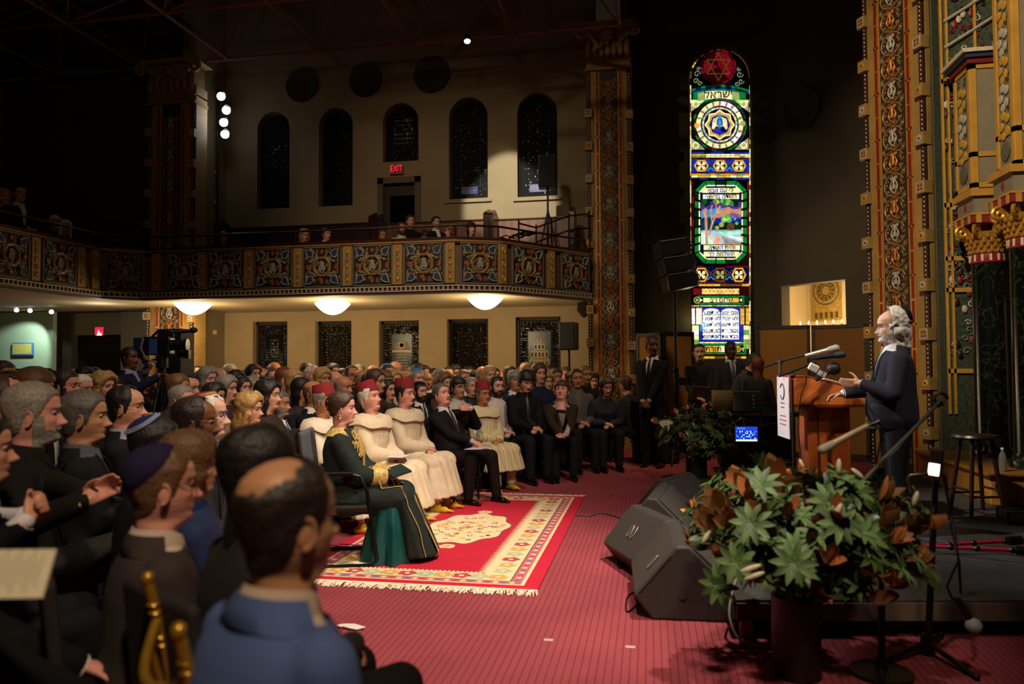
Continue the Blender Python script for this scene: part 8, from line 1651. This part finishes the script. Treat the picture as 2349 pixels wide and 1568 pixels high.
t = thing('tripod', 'heavy black tripod carrying the television camera among the audience', 'tripod', (p.x, p.y, 0)); M_ = MB(); M_.cyl((0, 0, p.z - .25), (0, 0, p.z - .11), .07, n=16); M_.cyl((0, 0, .9), (0, 0, p.z - .25), .04, n=12); M_.build('fluid_head', BK, t, True)
for a in (.4, 2.5, 4.6): M_ = MB(); M_.tube([(0, 0, p.z - .3), (.38 * cos(a), .38 * sin(a), .02)], .022, 8); M_.build('leg', BKM, t, True)
p = dep(387, 806, 9.6); t = thing('black_cabinet', 'tall black cabinet standing in front of the left pilaster', 'cabinet', (p.x, p.y, 0)); M_ = MB(); M_.bb((-.17, 0, 0), (.17, .3, 1.97)); M_.build('cabinet_body', mat('#0c0806', .6), t, bevel=.01); M_ = MB(); M_.bb((-.165, -.005, 1.90), (.165, 0, 1.96)); M_.build('top_strip', mat('#2a1208', .5), t)
# ================================================================== CHAIRS
GLD = mat('#a8822c', .3, .6, var=.15)
def gold_chair(label, P, rz):
    t = thing('gold_banquet_chair', label, 'chair', P, rz); zt_ = .93
    for s_ in (-1, 1):
        M_ = MB(); M_.tube([(s_ * .17, -.20, 0), (s_ * .175, -.19, .44), (s_ * .18, -.24, .75), (s_ * .185, -.28, zt_)], .013, 10); 
        for z in (.78, .80, .86, .88): M_.ell((s_ * .181, -.245 - .035 * (z - .75) / .18, z), (.016, .016, .008), 0, 10, 6)
        M_.ell((s_ * .186, -.283, zt_ + .012), (.016, .016, .019), 0, 12, 8); M_.build('back_post', GLD, t, True); M_ = MB(); M_.tube([(s_ * .19, .20, 0), (s_ * .19, .19, .44)], .013, 10); M_.build('front_leg', GLD, t, True)
    M_ = MB(); M_.tube([(-.183 + .366 * k / 10, -.262 - .05 * sin(pi * k / 10), .84 - .06 * sin(pi * k / 10)) for k in range(11)], .012, 8); M_.build('back_rail', GLD, t, True); M_ = MB(); M_.tube([(-.178 + .356 * k / 10, -.20 - .02 * sin(pi * k / 10), .52) for k in range(11)], .010, 8); M_.build('back_rail', GLD, t, True)
    for k in range(1, 6): x = -.178 + .356 * k / 6; M_ = MB(); M_.tube([(x, -.20 - .02 * sin(pi * k / 6), .52), (x * 1.02, -.262 - .05 * sin(pi * k / 6), .84 - .06 * sin(pi * k / 6))], .008, 6); M_.build('back_spindle', GLD, t, True)
    M_ = MB(); M_.bb((-.20, -.2, .43), (.20, .21, .455)); M_.build('seat_frame', GLD, t, bevel=.01); M_ = MB(); M_.bb((-.19, -.19, .455), (.19, .20, .49)); M_.build('cushion', mat('#2a0c10', .8), t, bevel=.015)
    M_ = MB(); [M_.tube([(s_ * .18, -.19, .2), (s_ * .19, .19, .2)], .008, 6) for s_ in (-1, 1)]; M_.tube([(-.19, .19, .25), (.19, .19, .25)], .008, 6); M_.build('stretcher', GLD, t, True); return t
ql, qr = dep(342, 1312, 1.80), dep(414, 1396, 1.44); dv = (qr - ql).to_2d(); mid = (ql + qr) / 2; rzc = atan2(dv.y, dv.x); fwd_ = V((-sin(rzc), cos(rzc)))
gc = gold_chair('gold ballroom chair of the blue-suited man, its curved back showing at his left', (mid.x + fwd_.x * .28, mid.y + fwd_.y * .28, 0), rzc); gc.scale = (dv.length / .37, 1, 1)
def office(label, P, rz):
    t = thing('sled_base_chair', label, 'chair', P, rz); DKF = mat('#0c0c0e', .35, .3)
    for s_ in (-1, 1):
        M_ = MB(); M_.tube([(s_ * .27, -.26, .02), (s_ * .27, .24, .02), (s_ * .27, .27, .06), (s_ * .27, .20, .55), (s_ * .27, .15, .66), (s_ * .27, .08, .68), (s_ * .27, -.22, .68)], .014, 10); M_.build('side_frame', DKF, t, True); M_ = MB(); M_.bb((s_ * .27 - .025, -.2, .675), (s_ * .27 + .025, .1, .70)); M_.build('armrest', DKF, t, bevel=.01)
    M_ = MB(); M_.tube([(-.27, -.26, .02), (.27, -.26, .02)], .014, 8); M_.build('cross_bar', DKF, t, True); M_ = MB(); M_.bb((-.25, -.2, .40), (.25, .24, .46)); M_.build('seat', DKF, t, bevel=.03)
    M_ = MB(); R = Matrix.Rotation(-.12, 3, 'X') ; M_.box((0, -.26, .76), (.46, .05, .46), 0, Matrix.Rotation(.12, 3, 'X')); M_.build('backrest', mat('#4a4c50', .8, var=.15, scale=80), t, bevel=.05); return t
w_ = Pn['woman']; office('black sled-base armchair with a grey back under the kaftan woman', (w_.location.x, w_.location.y, 0), w_.rotation_euler.z)
def banquet():
    t = thing('banquet_chair', 'x', 'chair', (0, 0, 0)); DKF = mat('#18120e', .4, .3)
    M_ = MB(); M_.bb((-.21, -.2, .42), (.21, .22, .48)); M_.build('seat', mat('#1a1214', .8), t, bevel=.02); M_ = MB(); M_.box((0, -.235, .72), (.40, .035, .36), 0, Matrix.Rotation(.1, 3, 'X')); M_.build('backrest', mat('#1a1214', .8), t, bevel=.015)
    for sx in (-1, 1):
        for sy in (-1, 1): M_ = MB(); M_.cyl((sx * .19, sy * .19, .42), (sx * .2, sy * .22, 0), .012, n=8); M_.build('leg', DKF, t, True)
    return t
bc = None
for nm, who in (('m1', 'the fez wearer seen from behind'), ('m2', 'the older robed man looking up'), ('m3', 'the middle robed man'), ('suit', 'the man with a hand at his neck'), ('m4', 'the rightmost robed man'), ('kip', 'the purple-kippah man'), ('grey', 'the big grey-haired man'), ('lady', 'the woman with very long dark hair')):
    o = Pn[nm]
    if bc is None: bc = banquet(); c = bc
    else: c = copy_tree(bc)
    c['label'] = 'dark banquet chair under ' + who; c.location = (o.location.x, o.location.y, 0); c.rotation_euler.z = o.rotation_euler.z
for k, (px, py, D) in enumerate(((378, 925, 7.6), (365, 945, 6.6))):
    p = dep(px, py, D); t = thing('cream_chair', ['cream upholstered chair back below the television camera', 'cream upholstered chair nearer and lower, below the television camera'][k], 'chair', (p.x, p.y, 0), radians(-80)); M_ = MB(); M_.bb((-.2, -.2, .40), (.2, .2, .47)); M_.build('seat', mat('#a08a58', .8), t, bevel=.02); M_ = MB(); M_.box((0, -.22, .75), (.36, .05, .5)); M_.build('backrest', mat('#a08a58', .8), t, bevel=.05); M_ = MB(); [M_.cyl((a * .18, b * .18, 0), (a * .18, b * .18, .42), .014, n=8) for a in (-1, 1) for b in (-1, 1)]; M_.build('leg_frame', BKM, t)
# ================================================================== HAND-HELD AND LOOSE THINGS
def W_(o, p): bpy.context.view_layer.update(); return o.matrix_world @ V(p)
def sheetobj(name, label, cat, o, p, rot, dims, col, part='sheet', th=.004):
    t = thing(name, label, cat, W_(o, p)); t.rotation_euler = (rot[0], rot[1], o.rotation_euler.z + rot[2]); M_ = MB(); M_.box((0, 0, 0), (dims[0], dims[1], th)); M_.build(part, mat(col, .7, var=.03), t); return t
t = thing('programme', 'open printed programme page held up at the bottom left corner', 'programme', dep(42, 1315, 1.55)); t.rotation_euler = (radians(62), 0, radians(12)); M_ = MB(); M_.box((0, 0, 0), (.13, .10, .003)); M_.build('page', mat('#c8c0a4', .7, var=.03), t)
M_ = MB(); [M_.box((-.052 + .0095 * k, .004, .002), (.0022, .05 + .02 * (k % 3), .0006)) for k in range(11)]; M_.build('printed_lines', mat('#8a8270', .7), t)
sheetobj('papers', 'white pages on the lap of the man with his hand at his neck', 'papers', Pn['suit'], (.12, .50, .635), (.05, 0, .3), (.26, .20), '#c0b4c0')
sheetobj('programme', 'purple-edged programme tucked in the arm of the rightmost robed man', 'programme', Pn['m4'], (.20, .20, .80), (1.2, .3, 1.2), (.14, .17), '#b0a4b4')
sheetobj('papers', 'white sheet on the lap of the older robed man looking up', 'papers', Pn['m2'], (.10, .38, .66), (0, 0, .2), (.22, .16), '#c8bcc8')
sheetobj('book', 'dark green folder held by the woman in the kaftan', 'book', Pn['woman'], (.02, .42, .70), (.25, .1, .4), (.24, .15), '#0c2420', 'cover', .014)
t = thing('paper_sheet', 'white paper lying on the carpet under the man in the brown jacket', 'paper', fl(1290, 1052, .003)); M_ = MB(); M_.box((0, 0, 0), (.42, .30, .003)); M_.build('sheet', mat('#a89c94', .7), t)
t = thing('smartphone', 'phone in a bright red case held up near the first lower window', 'phone', dep(590, 846, 11.8)); t.rotation_euler.z = .4; M_ = MB(); M_.box((0, 0, 0), (.16, .012, .085)); M_.build('red_case', mat('#c01c20', .5), t, bevel=.006)
t = thing('paper_napkin', 'small white napkin on the carpet beside the blue-suited man', 'napkin', fl(806, 1438, .004)); M_ = MB(); rr_ = random.Random(3); M_.add([(.10 * cos(a) * rr_.uniform(.6, 1.1), .04 * sin(a) * rr_.uniform(.6, 1.1), rr_.uniform(0, .012)) for a in [2 * pi * k / 12 for k in range(12)]], [tuple(range(12))]); o = M_.build('napkin', mat('#d8d0cc', .8), t); o.modifiers.new('s', 'SOLIDIFY').thickness = .004
for k, (px, py) in enumerate(((1258, 1467), (1446, 1483))): t = thing('tape_scrap', ['pale scrap of tape on the carpet left of the nearest floor monitor', 'white scrap on the carpet just in front of the nearest floor monitor'][k], 'scrap', fl(px, py, .002)); M_ = MB(); M_.box((0, 0, 0), (.05, .03, .002)); M_.build('tape', mat('#c09a98', .7), t)
t = thing('bundle_of_cables', 'heap of black cables and plastic on the balcony floor behind the rail', 'cables', aty(1180, 538, 12.2)); M_ = MB(); rr_ = random.Random(9)
for k in range(8): c = V((rr_.uniform(-.2, .3), rr_.uniform(-.1, .1), rr_.uniform(-.06, .03))); M_.tube([c + V((.12 * cos(a), .08 * sin(a), .02 * sin(3 * a))) for a in [2 * pi * j / 12 for j in range(12)]], .01, 5, closed=True)
M_.build('coil', BK, t, True, kind='stuff')
